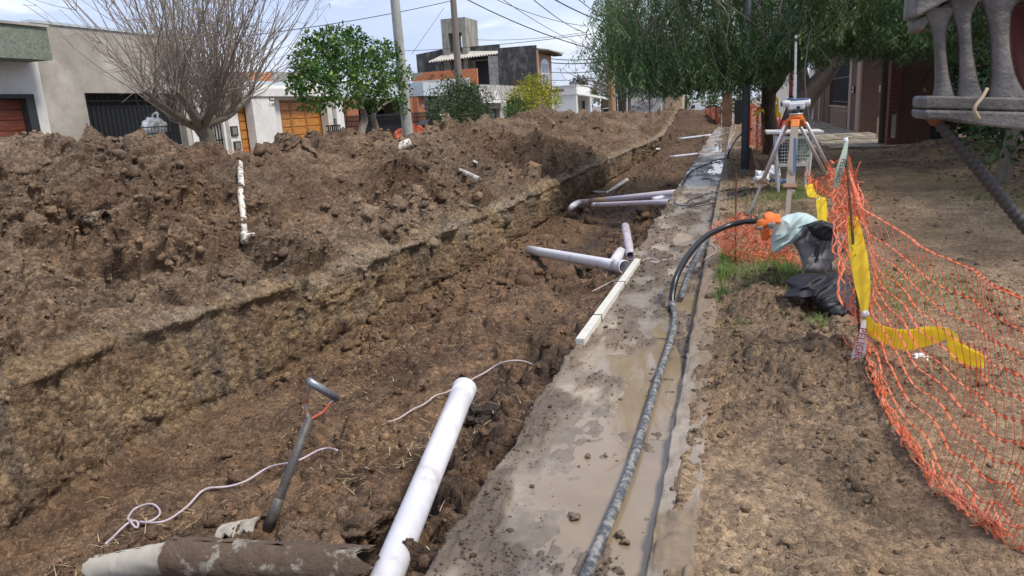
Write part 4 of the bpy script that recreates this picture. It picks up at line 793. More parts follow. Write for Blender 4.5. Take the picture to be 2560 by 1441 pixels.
pt3 = pole('utility_pole', 'tan wooden pole at the left edge of the pepper tree', (1531, 280), -9, 0.23, 0.17, 7.4, M_WPOLE2, Yfix=46.0, px_t=(1524, 100))
def wire(a, b, sag, r=0.018, label='thin black overhead wire strung across the pale sky'):
    a, b = np.array(a, float), np.array(b, float); m = MB(); n = 20
    m.tube([a + (b - a) * t + [0, 0, -sag * 4 * t * (1 - t)] for t in np.linspace(0, 1, n)], r, 5); o = m.build('overhead_wire', M_WIRE, None, True); return tag(o, label, 'cable', 'overhead wires crossing the street')
def W(p0, Y0, p1, Y1, sag, r=0.018): wire(atY(*p0, Y0), atY(*p1, Y1), sag, r)
W((600, 92), 30, (1130, 2), 45, 0.15, 0.02); W((1165, -2), 40, (1500, 128), 46, 0.25, 0.03); W((1290, -60), 30, (1525, 60), 46, 0.2, 0.03); W((1310, -20), 28, (1462, 82), 60, 0.2, 0.02)
W((1180, -30), 34, (1470, 66), 46, 0.3, 0.016); W((1230, -20), 34, (1480, 120), 60, 0.3, 0.016); W((1376, 147), 60, (1520, 145), 46, 0.12, 0.03); W((1376, 157), 60, (1520, 153), 46, 0.12, 0.035); W((1376, 181), 60, (1520, 175), 46, 0.1, 0.025); W((1376, 201), 60, (1520, 190), 46, 0.1, 0.022)
W((1000, 128), 60, (1530, 78), 46, 0.2, 0.02); W((1190, 100), 62, (1460, 82), 60, 0.2, 0.018); W((1400, -40), 30, (1530, 52), 46, 0.15, 0.02); W((1030, 135), 40, (1110, 20), 45, 0.0, 0.012)
# ================================================================== right hand side
M_BRICKR = mat('brown_brick', (0.17, 0.095, 0.062), 0.85, var=0.3, vscale=7, col2=(0.25, 0.15, 0.10), bump=0.3, bscale=30)
M_BRICKD = mat('dark_brown_brick', (0.10, 0.052, 0.036), 0.85, var=0.3, vscale=7, bump=0.3, bscale=30)
M_MAROON = mat('maroon_brick', (0.16, 0.055, 0.048), 0.8, var=0.25, vscale=7)
M_PALEMORT = mat('pale_mortar', (0.22, 0.18, 0.14), 0.95, var=0.2, vscale=8)
M_PALETRIM = mat('pale_brick_trim', (0.36, 0.25, 0.18), 0.9, var=0.25, vscale=6)
# brick house: its street wall stands along the footpath
def brick_face(parent, name, m, mm, origin, du, w, z0, z1, depth_dir, bl=0.25, bh=0.075, single=False):
    """courses of bricks over a mortar core; u runs along du, bricks stand proud towards depth_dir"""
    o = np.array(origin, float); du = np.array(du, float); dd = np.array(depth_dir, float); core = MB()
    core.prism([o + [0, 0, z0], o + du * w + [0, 0, z0], o + du * w + [0, 0, z1], o + [0, 0, z1]], -dd * 0.2)
    body = core.build(name, mm, parent); b = MB(); r = 0; z = z0; items = []
    while z + bh <= z1 + 1e-3:
        cuts = [0.0] + [u for u in np.arange(bl * (0.5 if r % 2 else 1.0), w - 0.05, bl)] + [w]
        for p, q in zip(cuts[:-1], cuts[1:]):
            j = random.uniform(0.0, 0.008); a = o + du * (p + 0.006) + [0, 0, z + 0.006]; c = o + du * (q - 0.006) + [0, 0, z + 0.006]
            items.append((a, c, j))
        z += bh; r += 1
    if single:
        src = None; off = world_loc(body)
        for a, c, j in items:
            if src is None:
                k = MB(); k.prism([np.zeros(3), du, du + [0, 0, bh - 0.012], [0, 0, bh - 0.012]], dd * 0.018); src = k.build('brick', m, body, local=True); oo = src
            else: oo = share('brick', src.data, body, (0, 0, 0))
            oo.location = Vector(a + dd * j - np.array(off)); L_ = float(np.linalg.norm(c - a)); oo.scale = tuple(L_ if abs(t) > 0.5 else 1 for t in du)
    else:
        for a, c, j in items: b.prism([a, c, c + [0, 0, bh - 0.012], a + [0, 0, bh - 0.012]], dd * (0.012 + j))
        tag(b.build('bricks', m, body), kind='stuff')
    return body
XR = 4.55
ya = 24.0; X1 = XR
hb = thing('house', 'dark brick house front with black grille windows behind the tripod', 'house', (XR + 1, 28, 0.1))
# near panel facing the camera and the street
yn = float(atX(2148, 320, XR)[1])                    # near corner
Ynear = float(vg(2150, 338)[1]); 
P1 = vg(2147, 337); Yc = P1[1]; Xc = P1[0]; xe = float(atY(2212, 330, Yc)[0]) + 1.2
H = 3.4
brick_face(hb, 'end_wall', M_BRICKD, M_PALEMORT, (Xc, Yc, 0), (1, 0, 0), xe - Xc, 0.0, H, (0, -1, 0))
def SY(x): return float(atX(x, 300, Xc)[1])          # y along the street front at a pixel column
def strip(nm, xa, xb, z0, z1, m, proud=0.0, mm=M_PALEMORT):
    a, b_ = SY(xa), SY(xb); return part(nm, m, hb, [(Xc - proud, Xc + 0.3, a, b_, z0, z1)])
strip('corner_post', 2147, 2138, 0.0, H, M_PALETRIM, 0.02); strip('post', 2136, 2128, 0.0, H, M_BRICKD, 0.0); strip('corner_post', 2126, 2120, 0.0, H, M_PALETRIM, 0.03)
brick_face(hb, 'low_wall', M_BRICKR, M_PALEMORT, (Xc - 0.02, SY(2119), 0), (0, 1, 0), SY(2076) - SY(2119), 0.0, 0.95, (-1, 0, 0), bl=0.42, bh=0.12, single=True)
part('sill', M_PALETRIM, hb, [(Xc - 0.08, Xc + 0.25, SY(2119), SY(2076), 0.96, 1.02)])
gl = part('window_grille', M_BLACK, hb, [(Xc + 0.12, Xc + 0.14, SY(2119), SY(2076), 1.03, H - 0.3)])
gl2 = M_BLACK; n = 26; a_, b_ = SY(2119), SY(2076)
bm_ = MB(); bm_.bx(-0.02, 0.02, -0.02, 0.02, 0, H - 1.35); src = bm_.build('bar', M_BLACKFR, gl, local=True); off = world_loc(gl)
for k in range(n):
    o = src if k == 0 else share('bar', src.data, gl, (0, 0, 0)); o.location = Vector((Xc + 0.095, a_ + (b_ - a_) * (k + 0.5) / n, 1.03)) - off
part('rail', M_BLACKFR, gl, [(Xc + 0.06, Xc + 0.073, a_, b_, 1.15, 1.2)]); part('rail', M_BLACKFR, gl, [(Xc + 0.06, Xc + 0.073, a_, b_, 2.1, 2.15)])
strip('post', 2074, 2064, 0.0, H, M_BRICKD, 0.05); strip('door_gate', 2062, 2050, 0.0, H - 0.4, M_BLACK, -0.15); strip('corner_post', 2049, 2046, 0.0, H, M_PALETRIM, 0.03); strip('post', 2045, 2036, 0.0, H, M_BRICKD, 0.02); strip('corner_post', 2035, 2033, 0.0, H, M_PALETRIM, 0.04)
strip('white_wall', 2032, 2018, 0.0, 3.0, M_WHITE, 0.0)
part('roof', M_TERRA, hb, [(Xc - 0.5, Xc + 6, Yc - 0.4, SY(2033) + 2, H + 0.002, H + 0.25)]); part('rear_wall', M_BRICKD, hb, [(Xc + 0.32, Xc + 5, Yc + 0.3, SY(2033), 0, H - 0.002)])
bl_ = part('doorbell', M_BLACK, hb, [(Xc - 0.05, Xc - 0.002, SY(2134), SY(2131), 1.5, 1.75)]); part('bell_label', M_WHITE, bl_, [(Xc - 0.056, Xc - 0.0505, SY(2133.6), SY(2131.4), 1.66, 1.73), (Xc - 0.056, Xc - 0.0505, SY(2133.6), SY(2131.4), 1.53, 1.60)])
# footpath tiles of the house
M_TILE = mat('worn_paving', (0.22, 0.185, 0.135), 0.85, var=0.35, vscale=3, col2=(0.30, 0.255, 0.19))
fp = tag(part('footpath', M_TILE, None, [(2.35, Xc - 0.03, 21.2, 40, 0.0, 0.165)]), 'cracked paving in front of the brick house', kind='structure')
b = MB(); b.bx(-0.195, 0.195, -0.195, 0.195, 0, 0.03); ts = b.build('tile', M_TILE, fp, local=True, bevel=0.006); first = True; k = 0
for i in range(5):
    for j in range(46):
        if random.random() < 0.08: continue
        o = ts if first else share('tile', ts.data, fp, (0, 0, 0)); first = False
        o.location = (2.56 + i * 0.405, 21.42 + j * 0.405, 0.166 + random.uniform(-0.012, 0.012)); o.rotation_euler = (random.uniform(-0.02, 0.02), random.uniform(-0.02, 0.02), random.uniform(-0.02, 0.02))
# maroon brick pillar with a white plaque
pv = vg(2232, 368); t_ = thing('gate_pillar', 'maroon brick gate pillar with a white plaque at the footpath corner', 'pillar', pv); w_ = float(atY(2246, 368, pv[1])[0] - pv[0]); hz_ = 2.55
x0 = float(atY(2216, 368, pv[1])[0]); x1 = float(atY(2243, 368, pv[1])[0]); bh = 0.105; core = part('core', M_PALEMORT, t_, [(x0 + 0.01, x1 - 0.01, pv[1] + 0.012, pv[1] + 0.35, pv[2] - 0.1, pv[2] + hz_)])
b = MB(); b.bx(0, 1, 0, 0.34, 0.006, bh - 0.006); src = b.build('brick', M_MAROON, t_, local=True); first = True
for r in range(int(hz_ / bh)):
    for p, q in (((0, 0.5), (0.5, 1)) if r % 2 else ((0, 0.27), (0.27, 0.76), (0.76, 1))):
        o = src if first else share('brick', src.data, t_, (0, 0, 0)); first = False
        o.location = Vector((x0 + (x1 - x0) * p + 0.004, pv[1] + random.uniform(-0.006, 0.006), pv[2] + r * bh)) - t_.location; o.scale = ((x1 - x0) * (q - p) - 0.008, 1, 1)
pz0, pz1 = float(atY(2228, 345, pv[1])[2]), float(atY(2228, 287, pv[1])[2]); M_PLAQUE = mat('white_plaque', (0.45, 0.45, 0.43), 0.7, var=0.15, vscale=6, col2=(0.36, 0.35, 0.33))
part('plaque', M_PLAQUE, t_, [(float(atY(2229, 300, pv[1])[0]), float(atY(2240, 300, pv[1])[0]), pv[1] - 0.03, pv[1] - 0.009, pz0, pz1)])
part('side_panel', M_BRICKD, t_, [(x1 + 0.002, x1 + 0.75, pv[1] + 0.05, pv[1] + 0.3, pv[2] - 0.1, pv[2] + hz_ - 0.1)]); part('gate', M_BLACK, t_, [(x1 + 0.76, x1 + 1.3, pv[1] + 0.15, pv[1] + 0.2, pv[2] - 0.1, pv[2] + 2.0)])
# little post with white marker
pv2 = vg(2200, 350); t_ = thing('marker_post', 'short tan concrete post with a capped top before the dark trunk', 'post', pv2)
b = MB(); b.box(pv2 + [0, 0, 0.32], (0.20, 0.18, 0.68)); b.build('plinth', M_PALETRIM, t_); b = MB(); b.box(pv2 + [-0.06, 0, 1.02], (0.05, 0.14, 0.72)); b.build('upright', M_BRICKD, t_); b = MB(); b.box(pv2 + [0.04, 0, 1.02], (0.05, 0.14, 0.72)); b.build('upright', M_WHITE, t_); b = MB(); b.box(pv2 + [0, 0, 1.49], (0.20, 0.2, 0.2)); b.build('cap', M_PALETRIM, t_, bevel=0.01)
# ---- grey steel post
M_GREYPOST = mat('blue_grey_paint', (0.085, 0.10, 0.125), 0.5, var=0.12, vscale=3)
gp_ = vg(1862, 430); t_ = thing('steel_post', 'blue grey steel post standing at the kerb by the spoil bags', 'post', gp_); b = MB(); b.tube([gp_ + [0, 0, -0.05], gp_ + [0, 0, 4.6]], 0.085, 18); b.build('shaft', M_GREYPOST, t_, True); b = MB(); b.tube([gp_ + [0, 0, -0.03], gp_ + [0, 0, 0.05]], [0.12, 0.10], 18); b.build('collar', M_GREYPOST, t_, True)
t2 = thing('plank', 'old brown plank leaning against the blue grey steel post', 'plank', vg(1880, 425)); a_ = vg(1882, 428); c_ = atY(1873, 370, a_[1] + 0.05)
b = MB(); d = c_ - a_; b.prism([a_ + [-0.05, -0.02, 0], a_ + [0.06, -0.02, 0], c_ + [0.05, 0, 0], c_ + [-0.05, 0, 0]], (0, 0.035, 0)); b.build('board', M_DKWOOD, t2); b = MB(); b.prism([a_ + [0.10, 0.06, 0], a_ + [0.17, 0.06, 0], c_ + [0.05, 0.08, -0.1], c_ + [0.01, 0.08, -0.1]], (0, 0.03, 0)); b.build('batten', M_WPOLE2, t2)
# ---- tripod with optical level
M_ALUL = mat('grey_aluminium', (0.55, 0.56, 0.56), 0.4, metal=0.3, var=0.08); M_TAUPE = mat('taupe_wood_leg', (0.27, 0.225, 0.18), 0.6, var=0.12, vscale=5, stretch=(8, 8, 1)); M_ORANGE = mat('orange_plastic', (0.72, 0.20, 0.035), 0.5, var=0.1); M_LEVEL = mat('light_grey_housing', (0.62, 0.63, 0.64), 0.4); M_BLUEP = mat('blue_plastic', (0.07, 0.13, 0.26), 0.4); M_RUST = mat('rusty_steel', (0.12, 0.055, 0.032), 0.9, var=0.35, vscale=20); M_LBROWN = mat('brown_clamp', (0.30, 0.16, 0.10), 0.6)
TY = 10.2; ap = atY(1990, 296, TY)
F1, F3 = vg(1870, 541), vg(2112, 512); F2 = vg(1966, 572)
t_ = thing('survey_tripod', 'surveyor tripod with orange head and grey legs on the verge', 'tripod', (ap[0], ap[1], 0.1))
b = MB(); b.tube([ap + [0, 0, 0.0], ap + [0, 0, 0.045]], 0.085, 20); b.box(ap + [0, 0, -0.015], (0.20, 0.12, 0.04)); hd = b.build('head_plate', M_ORANGE, t_, False, bevel=0.01)
b = MB(); b.tube([ap + [0, 0, 0.046], ap + [0, 0, 0.062]], 0.085, 20); b.build('top_plate', M_ALUL, hd, True)
for F, m in ((F1, M_ALUL), (F2, M_TAUPE), (F3, M_ALUL)):
    F = np.array(F); h0 = ap + _n(np.array([F[0] - ap[0], F[1] - ap[1], 0])) * 0.10 + [0, 0, -0.03]; d = _n(F - h0); sd = _n(np.cross(d, [0, 0, 1.0])); Lg = np.linalg.norm(F - h0)
    rot = Matrix((sd, np.cross(sd, d) * -1, d)).transposed()
    b = MB(); mid = h0 + d * 0.62 * Lg; wd = 0.07 if m is M_TAUPE else 0.035
    if m is M_TAUPE: b.box((h0 + d * 0.06 + mid) / 2, (0.09, 0.04, np.linalg.norm(mid - h0)), rot=rot)
    else:
        for s in (-0.055, 0.055): b.tube([h0 + d * 0.05 + sd * s, mid + sd * s * 0.8], 0.021, 10)
    leg = b.build('leg', m, t_, m is not M_TAUPE)
    b = MB(); b.box(mid, (0.15, 0.07, 0.05), rot=rot); b.build('clamp', M_LBROWN, leg)
    b = MB(); b.box((mid + F) / 2 - d * 0.02, (0.055, 0.028, np.linalg.norm(F - mid)), rot=rot); b.build('extension', M_ALUL if m is M_ALUL else M_TAUPE, leg)
    b = MB(); b.box(h0 + d * 0.04, (0.10, 0.05, 0.11), rot=rot); b.build('shoulder', M_ORANGE, leg, bevel=0.01)
    b = MB(); b.tube([F - d * 0.06, F + d * 0.03], [0.025, 0.006], 8); b.build('foot_spike', M_STEEL, leg)
b = MB(); b.box((ap + F2) / 2 * [1, 1, 1] + [0.03, -0.045, 0.20], (0.035, 0.006, 0.42), rot=Matrix.Rotation(math.radians(-14), 3, 'X')); b.build('blue_sticker', M_BLUEP, t_)
lv = ap + [0, 0, 0.063]; t_ = thing('optical_level', 'grey and blue optical level mounted on the tripod', 'survey level', lv)
b = MB(); b.tube([lv + [0, 0, 0.002], lv + [0, 0, 0.03]], 0.06, 16)
for k in range(3): b.tube([lv + [0.055 * math.cos(k * 2.1), 0.055 * math.sin(k * 2.1), 0.0], lv + [0.055 * math.cos(k * 2.1), 0.055 * math.sin(k * 2.1), 0.04]], 0.018, 8)
b.build('base', M_BLACKFR, t_, True); b = MB(); b.box(lv + [0, 0, 0.085], (0.20, 0.11, 0.09)); bd = b.build('body', M_LEVEL, t_, bevel=0.02)
b = MB(); b.tube([lv + [-0.17, 0, 0.12], lv + [-0.13, 0, 0.12], lv + [0.14, 0, 0.12], lv + [0.16, 0, 0.12]], [0.034, 0.042, 0.048, 0.044], 16); b.build('telescope', M_LEVEL, t_, True)
b = MB(); b.tube([lv + [-0.19, 0, 0.12], lv + [-0.165, 0, 0.12]], 0.030, 14); b.build('eyepiece', M_BLACKFR, t_, True); b = MB(); b.box(lv + [0.04, 0, 0.165], (0.22, 0.07, 0.025)); b.build('top_cover', M_BLUEP, t_, bevel=0.01); b = MB(); b.tube([lv + [0.02, -0.055, 0.07], lv + [0.02, -0.09, 0.07]], 0.022, 10); b.build('focus_knob', M_BLACKFR, t_, True); b = MB(); b.box(lv + [-0.07, 0, 0.18], (0.08, 0.03, 0.02)); b.build('sight', M_BLUEP, t_)
# ---- levelling staff
sv = vg(1983, 487); st_top = atY(1990, 88, sv[1]); t_ = thing('levelling_staff', 'tall white levelling staff standing behind the tripod', 'survey staff', sv)
M_STAFF = mat('white_staff', (0.66, 0.67, 0.68), 0.5); d = _n(st_top - sv); Ls = float(np.linalg.norm(st_top - sv)); rot = Vector(d).to_track_quat('Z', 'Y').to_matrix()
b = MB(); b.box((sv * 0.62 + st_top * 0.38), (0.075, 0.04, Ls * 0.76), rot=rot); b.build('lower_section', M_STAFF, t_, bevel=0.004); b = MB(); b.box(sv * 0.12 + st_top * 0.88, (0.06, 0.03, Ls * 0.235), rot=rot); up_ = b.build('upper_section', M_STAFF, t_, bevel=0.004)
b = MB(); b.box(sv * 0.03 + st_top * 0.97, (0.075, 0.042, 0.05), rot=rot); b.build('top_clip', M_BLACKFR, t_)
for k in range(22):
    u = 0.5 + k * 0.0205; b = MB(); b.box(sv * (1 - u) + st_top * u + [0.012, -0.022, 0], (0.022 if k % 2 else 0.014, 0.004, 0.012), rot=rot); b.build('tick', M_BLACKFR, t_)
# ---- rubbish stand
bv = vg(1946, 482); Yb_ = bv[1]; bx0, bx1 = bv[0], float(atY(2017, 470, Yb_)[0]); zt_ = float(atY(1990, 336, Yb_)[2]); zb_ = float(atY(1990, 412, Yb_)[2])
t_ = thing('waste_stand', 'white metal rubbish stand with wire grid sides behind the tripod', 'bin', ((bx0 + bx1) / 2, Yb_, bv[2])); M_WPAINT = mat('chipped_white_paint', (0.55, 0.54, 0.51), 0.6, var=0.15, vscale=8, col2=(0.40, 0.33, 0.26), thr=(0.6, 0.72))
for x, s in ((bx0, -0.06), (bx1, 0.06)):
    for y in (Yb_, Yb_ + 0.5): b = MB(); b.tube([(x, y, bv[2] - 0.03), (x + s, y, zt_)], 0.024, 8); b.build('leg', M_WPAINT, t_)
b = MB(); b.box(((bx0 + bx1) / 2, Yb_ + 0.25, zt_ + 0.03), (bx1 - bx0 + 0.42, 0.66, 0.045), rot=Matrix.Rotation(0.03, 3, 'Y')); b.build('lid', M_WPAINT, t_, bevel=0.01)
b = MB(); b.box(((bx0 + bx1) / 2, Yb_ - 0.02, zb_), (bx1 - bx0, 0.03, 0.05)); b.build('rail', M_WPAINT, t_); b = MB(); b.box(((bx0 + bx1) / 2, Yb_ - 0.02, zt_ - 0.05), (bx1 - bx0 + 0.1, 0.03, 0.05)); b.build('rail', M_WPAINT, t_)
b = MB()
for k in range(1, 11): x = bx0 + (bx1 - bx0) * k / 11; b.tube([(x, Yb_ - 0.012, zb_), (x, Yb_ - 0.012, zt_ - 0.05)], 0.004, 4)
for k in range(1, 9): z = zb_ + (zt_ - zb_) * k / 9; b.tube([(bx0, Yb_ - 0.018, z), (bx1, Yb_ - 0.018, z)], 0.004, 4)
tag(b.build('wire_grid', M_WPAINT, t_), kind='stuff')
part('bottom_panel', M_WPAINT, t_, [(bx0, bx1, Yb_ + 0.02, Yb_ + 0.5, zb_ - 0.02, zb_)])
def blob(name, m, parent, c, r, seed, amp=0.18, sub=3, fl=None, tint=None):
    v, f = ico(sub); n_ = fbm(v[:, 0] * 1.6 + seed, v[:, 1] * 1.6 + v[:, 2] * 1.3, seed, 3) * amp; fold = np.abs(fbm(v[:, 0] * 3 + seed, v[:, 1] * 3 - v[:, 2] * 3, seed + 7, 2)) * amp
    q = v * (1 + n_ - fold)[:, None] * np.array(r) + np.array(c)
    if fl is not None: q[:, 2] = np.maximum(q[:, 2], fl)
    b = MB(); b.add(q, [tuple(k) for k in f]); o = b.build(name, m, parent, True)
    if tint is not None: a = o.data.attributes.new('tint', 'FLOAT_COLOR', 'POINT'); a.data.foreach_set('color', np.tile(np.array([*tint, 0.9], np.float32), len(q)))
    return o
M_BAGB = mat('black_plastic_bag', (0.012, 0.013, 0.017), 0.35, spec=0.5); M_BAGG = mat('pale_green_bag', (0.32, 0.46, 0.33), 0.4); M_BAGW = mat('white_plastic_bag', (0.62, 0.63, 0.65), 0.4, var=0.05)
tb = blob('rubbish_bag', M_BAGB, None, ((bx0 * 0.7 + bx1 * 0.3), Yb_ + 0.27, (zb_ + zt_) / 2 - 0.07), (0.24, 0.24, (zt_ - zb_) / 2 - 0.06), 3); tag(tb, 'black rubbish bag inside the wire grid stand', 'bag')
tb = blob('rubbish_bag', M_BAGG, None, ((bx0 * 0.22 + bx1 * 0.78), Yb_ + 0.27, (zb_ + zt_) / 2 - 0.02), (0.17, 0.2, (zt_ - zb_) / 2 - 0.06), 5); tag(tb, 'pale green rubbish bag inside the wire grid stand', 'bag')
q = vg(1905, 462); tag(blob('plastic_bag', M_BAGW, None, q + [0, 0, 0.10], (0.15, 0.13, 0.14), 8, 0.35, fl=q[2]), 'crumpled white plastic bag at the foot of the steel post', 'bag')
q = vg(1930, 455); tag(blob('plastic_bag', M_BAGW, None, q + [0, 0, 0.13], (0.17, 0.15, 0.19), 9, 0.3, fl=q[2]), 'upright white plastic bag beside the rubbish stand leg', 'bag')
q = vg(1957, 462); tag(blob('cloth_rag', M_BLUEP, None, q + [0, 0, 0.03], (0.20, 0.12, 0.07), 12, 0.4, fl=q[2]), 'dark blue rag on the grass under the rubbish stand', 'cloth')
q = atY(1962, 310, Yb_ + 0.2); tl = thing('power_tool', 'red and dark power tool standing on the rubbish stand lid', 'tool', (q[0], q[1], zt_ + 0.06)); M_RED = mat('red_plastic', (0.42, 0.03, 0.03), 0.4)
b = MB(); b.tube([(q[0] - 0.02, q[1], zt_ + 0.065), (q[0] + 0.02, q[1], zt_ + 0.20)], [0.06, 0.055], 12); b.build('base', M_RED, tl, True); b = MB(); b.tube([(q[0] + 0.022, q[1], zt_ + 0.205), (q[0] + 0.07, q[1], zt_ + 0.36), (q[0] + 0.10, q[1], zt_ + 0.38)], [0.055, 0.05, 0.03], 12); b.build('motor', M_BLACKFR, tl, True)
t_ = thing('timber_pole', 'reddish timber pole leaning from the stand towards the tree', 'pole', vg(1905, 430)); a_ = vg(1912, 432); c_ = atY(1978, 245, a_[1] + 3.0); b = MB(); b.tube([a_, c_], [0.05, 0.04], 10); b.build('shaft', mat('red_brown_timber', (0.20, 0.06, 0.035), 0.7, var=0.2), t_, True); b = MB(); b.tube([c_, c_ + [0.004, 0.03, 0.03]], 0.042, 10); b.build('end', M_DKWOOD, t_, True)
# white peeling drum, posts, tapes by the near trunk
q = vg(1902, 362); t_ = thing('concrete_block', 'peeling white painted concrete block beside the pepper tree trunk', 'block', q); b = MB(); w_ = 0.26; b.prism([q + [-0.18, 0, 0], q + [0.30, 0, 0], q + [0.26, 0, 0.60], q + [-0.30, 0, 0.68]], (0, 0.4, 0)); b.build('body', mat('peeling_paint', (0.56, 0.55, 0.53), 0.8, var=0.1, col2=(0.20, 0.165, 0.13), thr=(0.52, 0.58), vscale=5), t_, bevel=0.02); b = MB(); b.prism([q + [-0.2, -0.004, 0.0], q + [0.3, -0.004, 0.0], q + [0.3, -0.004, 0.12], q + [-0.2, -0.004, 0.06]], (0, -0.03, 0)); b.build('stained_foot', M_PALEMORT, t_)
q = vg(1903, 368); rp = tag(MB().tube([q + [0, 0, -0.1], q + [0.02, 0, 1.35]], 0.028, 8).build('stake', M_DKWOOD), 'dark stake holding yellow tape beside the white block', 'stake')
M_YEL = mat('yellow_plastic', (1.0, 0.82, 0.06), 0.5, transl=0.5, var=0.1, vscale=6)
def ribbon(pts, w, m, name, parent=None, n=40, twist=0.0, axis=(0, 0, 1), thick=0.004):
    p = smooth_path(pts, n); ax = np.array(axis, float); t = np.gradient(p, axis=0); t /= np.linalg.norm(t, axis=1, keepdims=True) + 1e-9; s = ax - t * (t @ ax)[:, None]; s /= np.linalg.norm(s, axis=1, keepdims=True) + 1e-9; nn_ = np.cross(t, s)
    a = np.linspace(0, twist, n)[:, None]; sd = s * np.cos(a) + nn_ * np.sin(a); nd = -s * np.sin(a) + nn_ * np.cos(a); W_ = (np.array(w) if np.ndim(w) else np.full(n, w)); W_ = np.interp(np.linspace(0, 1, n), np.linspace(0, 1, len(W_)), W_)[:, None]
    K = 7; rows_ = []
    for k in range(K):
        u = k / (K - 1) - 0.5; wr = 0.035 * W_ * np.sin(u * 9 + np.linspace(0, 9, n)[:, None]); rows_.append(p + sd * W_ * u + nd * wr)
    G = np.stack(rows_, 1); b = MB(); b.grid(G); b.grid((G + nd[:, None] * thick)[:, ::-1]); return b.build(name, m, parent, True)
tp = ribbon([atY(1882, 290, 21.0), atY(1905, 276, 20.8), atY(1915, 288, 21.2), atY(1945, 288, 21.3)], 0.07, M_YEL, 'hazard_tape'); tag(tp, 'yellow tape tied around the pepper tree trunk and stake', 'tape')
tp = ribbon([atY(1940, 245, 21.5), atY(1946, 262, 21.4), atY(1938, 270, 21.4), atY(1950, 290, 21.4)], 0.09, M_YEL, 'hazard_tape'); tag(tp, 'yellow tape tail hanging at the side of the pepper tree trunk', 'tape')
q = vg(1842, 530); tag(MB().tube([vg(1838, 655) + [0, 0, -0.05], atY(1841, 432, vg(1838, 655)[1])], 0.008, 6).build('rebar_stake', M_RUST), 'thin rusty rod standing in the crumpled orange net', 'stake')
# black service cable hanging from the crown down to the tripod leg
b = MB(); b.tube(smooth_path([atY(2038, -40, 16), atY(2036, 30, 15), atY(2020, 110, 14), atY(2012, 200, 12.5), atY(2026, 330, 11.5), atY(2028, 372, 11.2), atY(2060, 440, 11)], 40), 0.012, 6); tag(b.build('cable', M_WIRE, None, True), 'black cable hanging from the pepper tree crown to the tripod', 'cable')
# far right bits
YG = 44.0
t_ = thing('gate_pier', 'rust stained brick pier beside a barred gate far along the kerb', 'pier', (atY(1818, 292, YG)[0], YG, 0.0)); part('shaft', mat('rust_stained_brick', (0.14, 0.075, 0.045), 0.9, var=0.3, vscale=2, col2=(0.22, 0.12, 0.06)), t_, [(float(atY(1805, 292, YG)[0]), float(atY(1830, 292, YG)[0]), YG, YG + 0.6, -0.1, float(atY(1815, 232, YG)[2]))]); part('cap', M_OLDCONC, t_, [(float(atY(1804, 292, YG)[0]), float(atY(1831, 292, YG)[0]), YG - 0.05, YG + 0.65, float(atY(1815, 232, YG)[2]) + 0.002, float(atY(1815, 230, YG)[2]))])
g_ = thing('barred_gate', 'black barred gate behind the grey steel post', 'gate', (atY(1848, 292, YG)[0], YG, 0)); xa_, xb_ = float(atY(1836, 290, YG)[0]), float(atY(1860, 290, YG)[0]); zz_ = float(atY(1848, 250, YG)[2])
part('rail', M_RUST, g_, [(xa_, xb_, YG, YG + 0.05, 0.75, 0.85)]); part('rail', M_BLACK, g_, [(xa_, xb_, YG, YG + 0.05, zz_ - 0.1, zz_)]); part('backing', M_DARKIN, g_, [(xa_, xb_, YG + 0.3, YG + 0.35, 0, zz_)])
for k in range(5): x = xa_ + (xb_ - xa_) * (k + 0.5) / 5; part('bar', M_BLACK, g_, [(x - 0.02, x + 0.02, YG - 0.045, YG - 0.002, 0, zz_)])
h = thing('house', 'cream far house with white picket rails glimpsed between the trunks', 'house', (2.8, 62, 0)); part('wall', M_CREAM, h, [(float(atY(1930, 260, 62)[0]), float(atY(2005, 260, 62)[0]), 62, 66, -0.3, 5.2)]); part('picket_rail', M_WHITE, h, [(float(atY(1945, 260, 61)[0]), float(atY(1975, 260, 61)[0]), 61, 61.1, 1.2, 1.3)])
for k in range(6): x = float(atY(1948 + k * 4, 260, 61)[0]); part('picket', M_WHITE, h, [(x, x + 0.08, 60.9, 60.98, 0.1, 1.4)])
part('column', mat('red_paint', (0.28, 0.05, 0.04), 0.7), h, [(float(atY(1972, 260, 40)[0]), float(atY(1981, 260, 40)[0]), 40, 40.3, 0, 4.2)]); part('base', M_OLDCONC, h, [(float(atY(1930, 260, 62)[0]), float(atY(2005, 260, 62)[0]), 61.7, 61.98, -0.3, 0.6)])
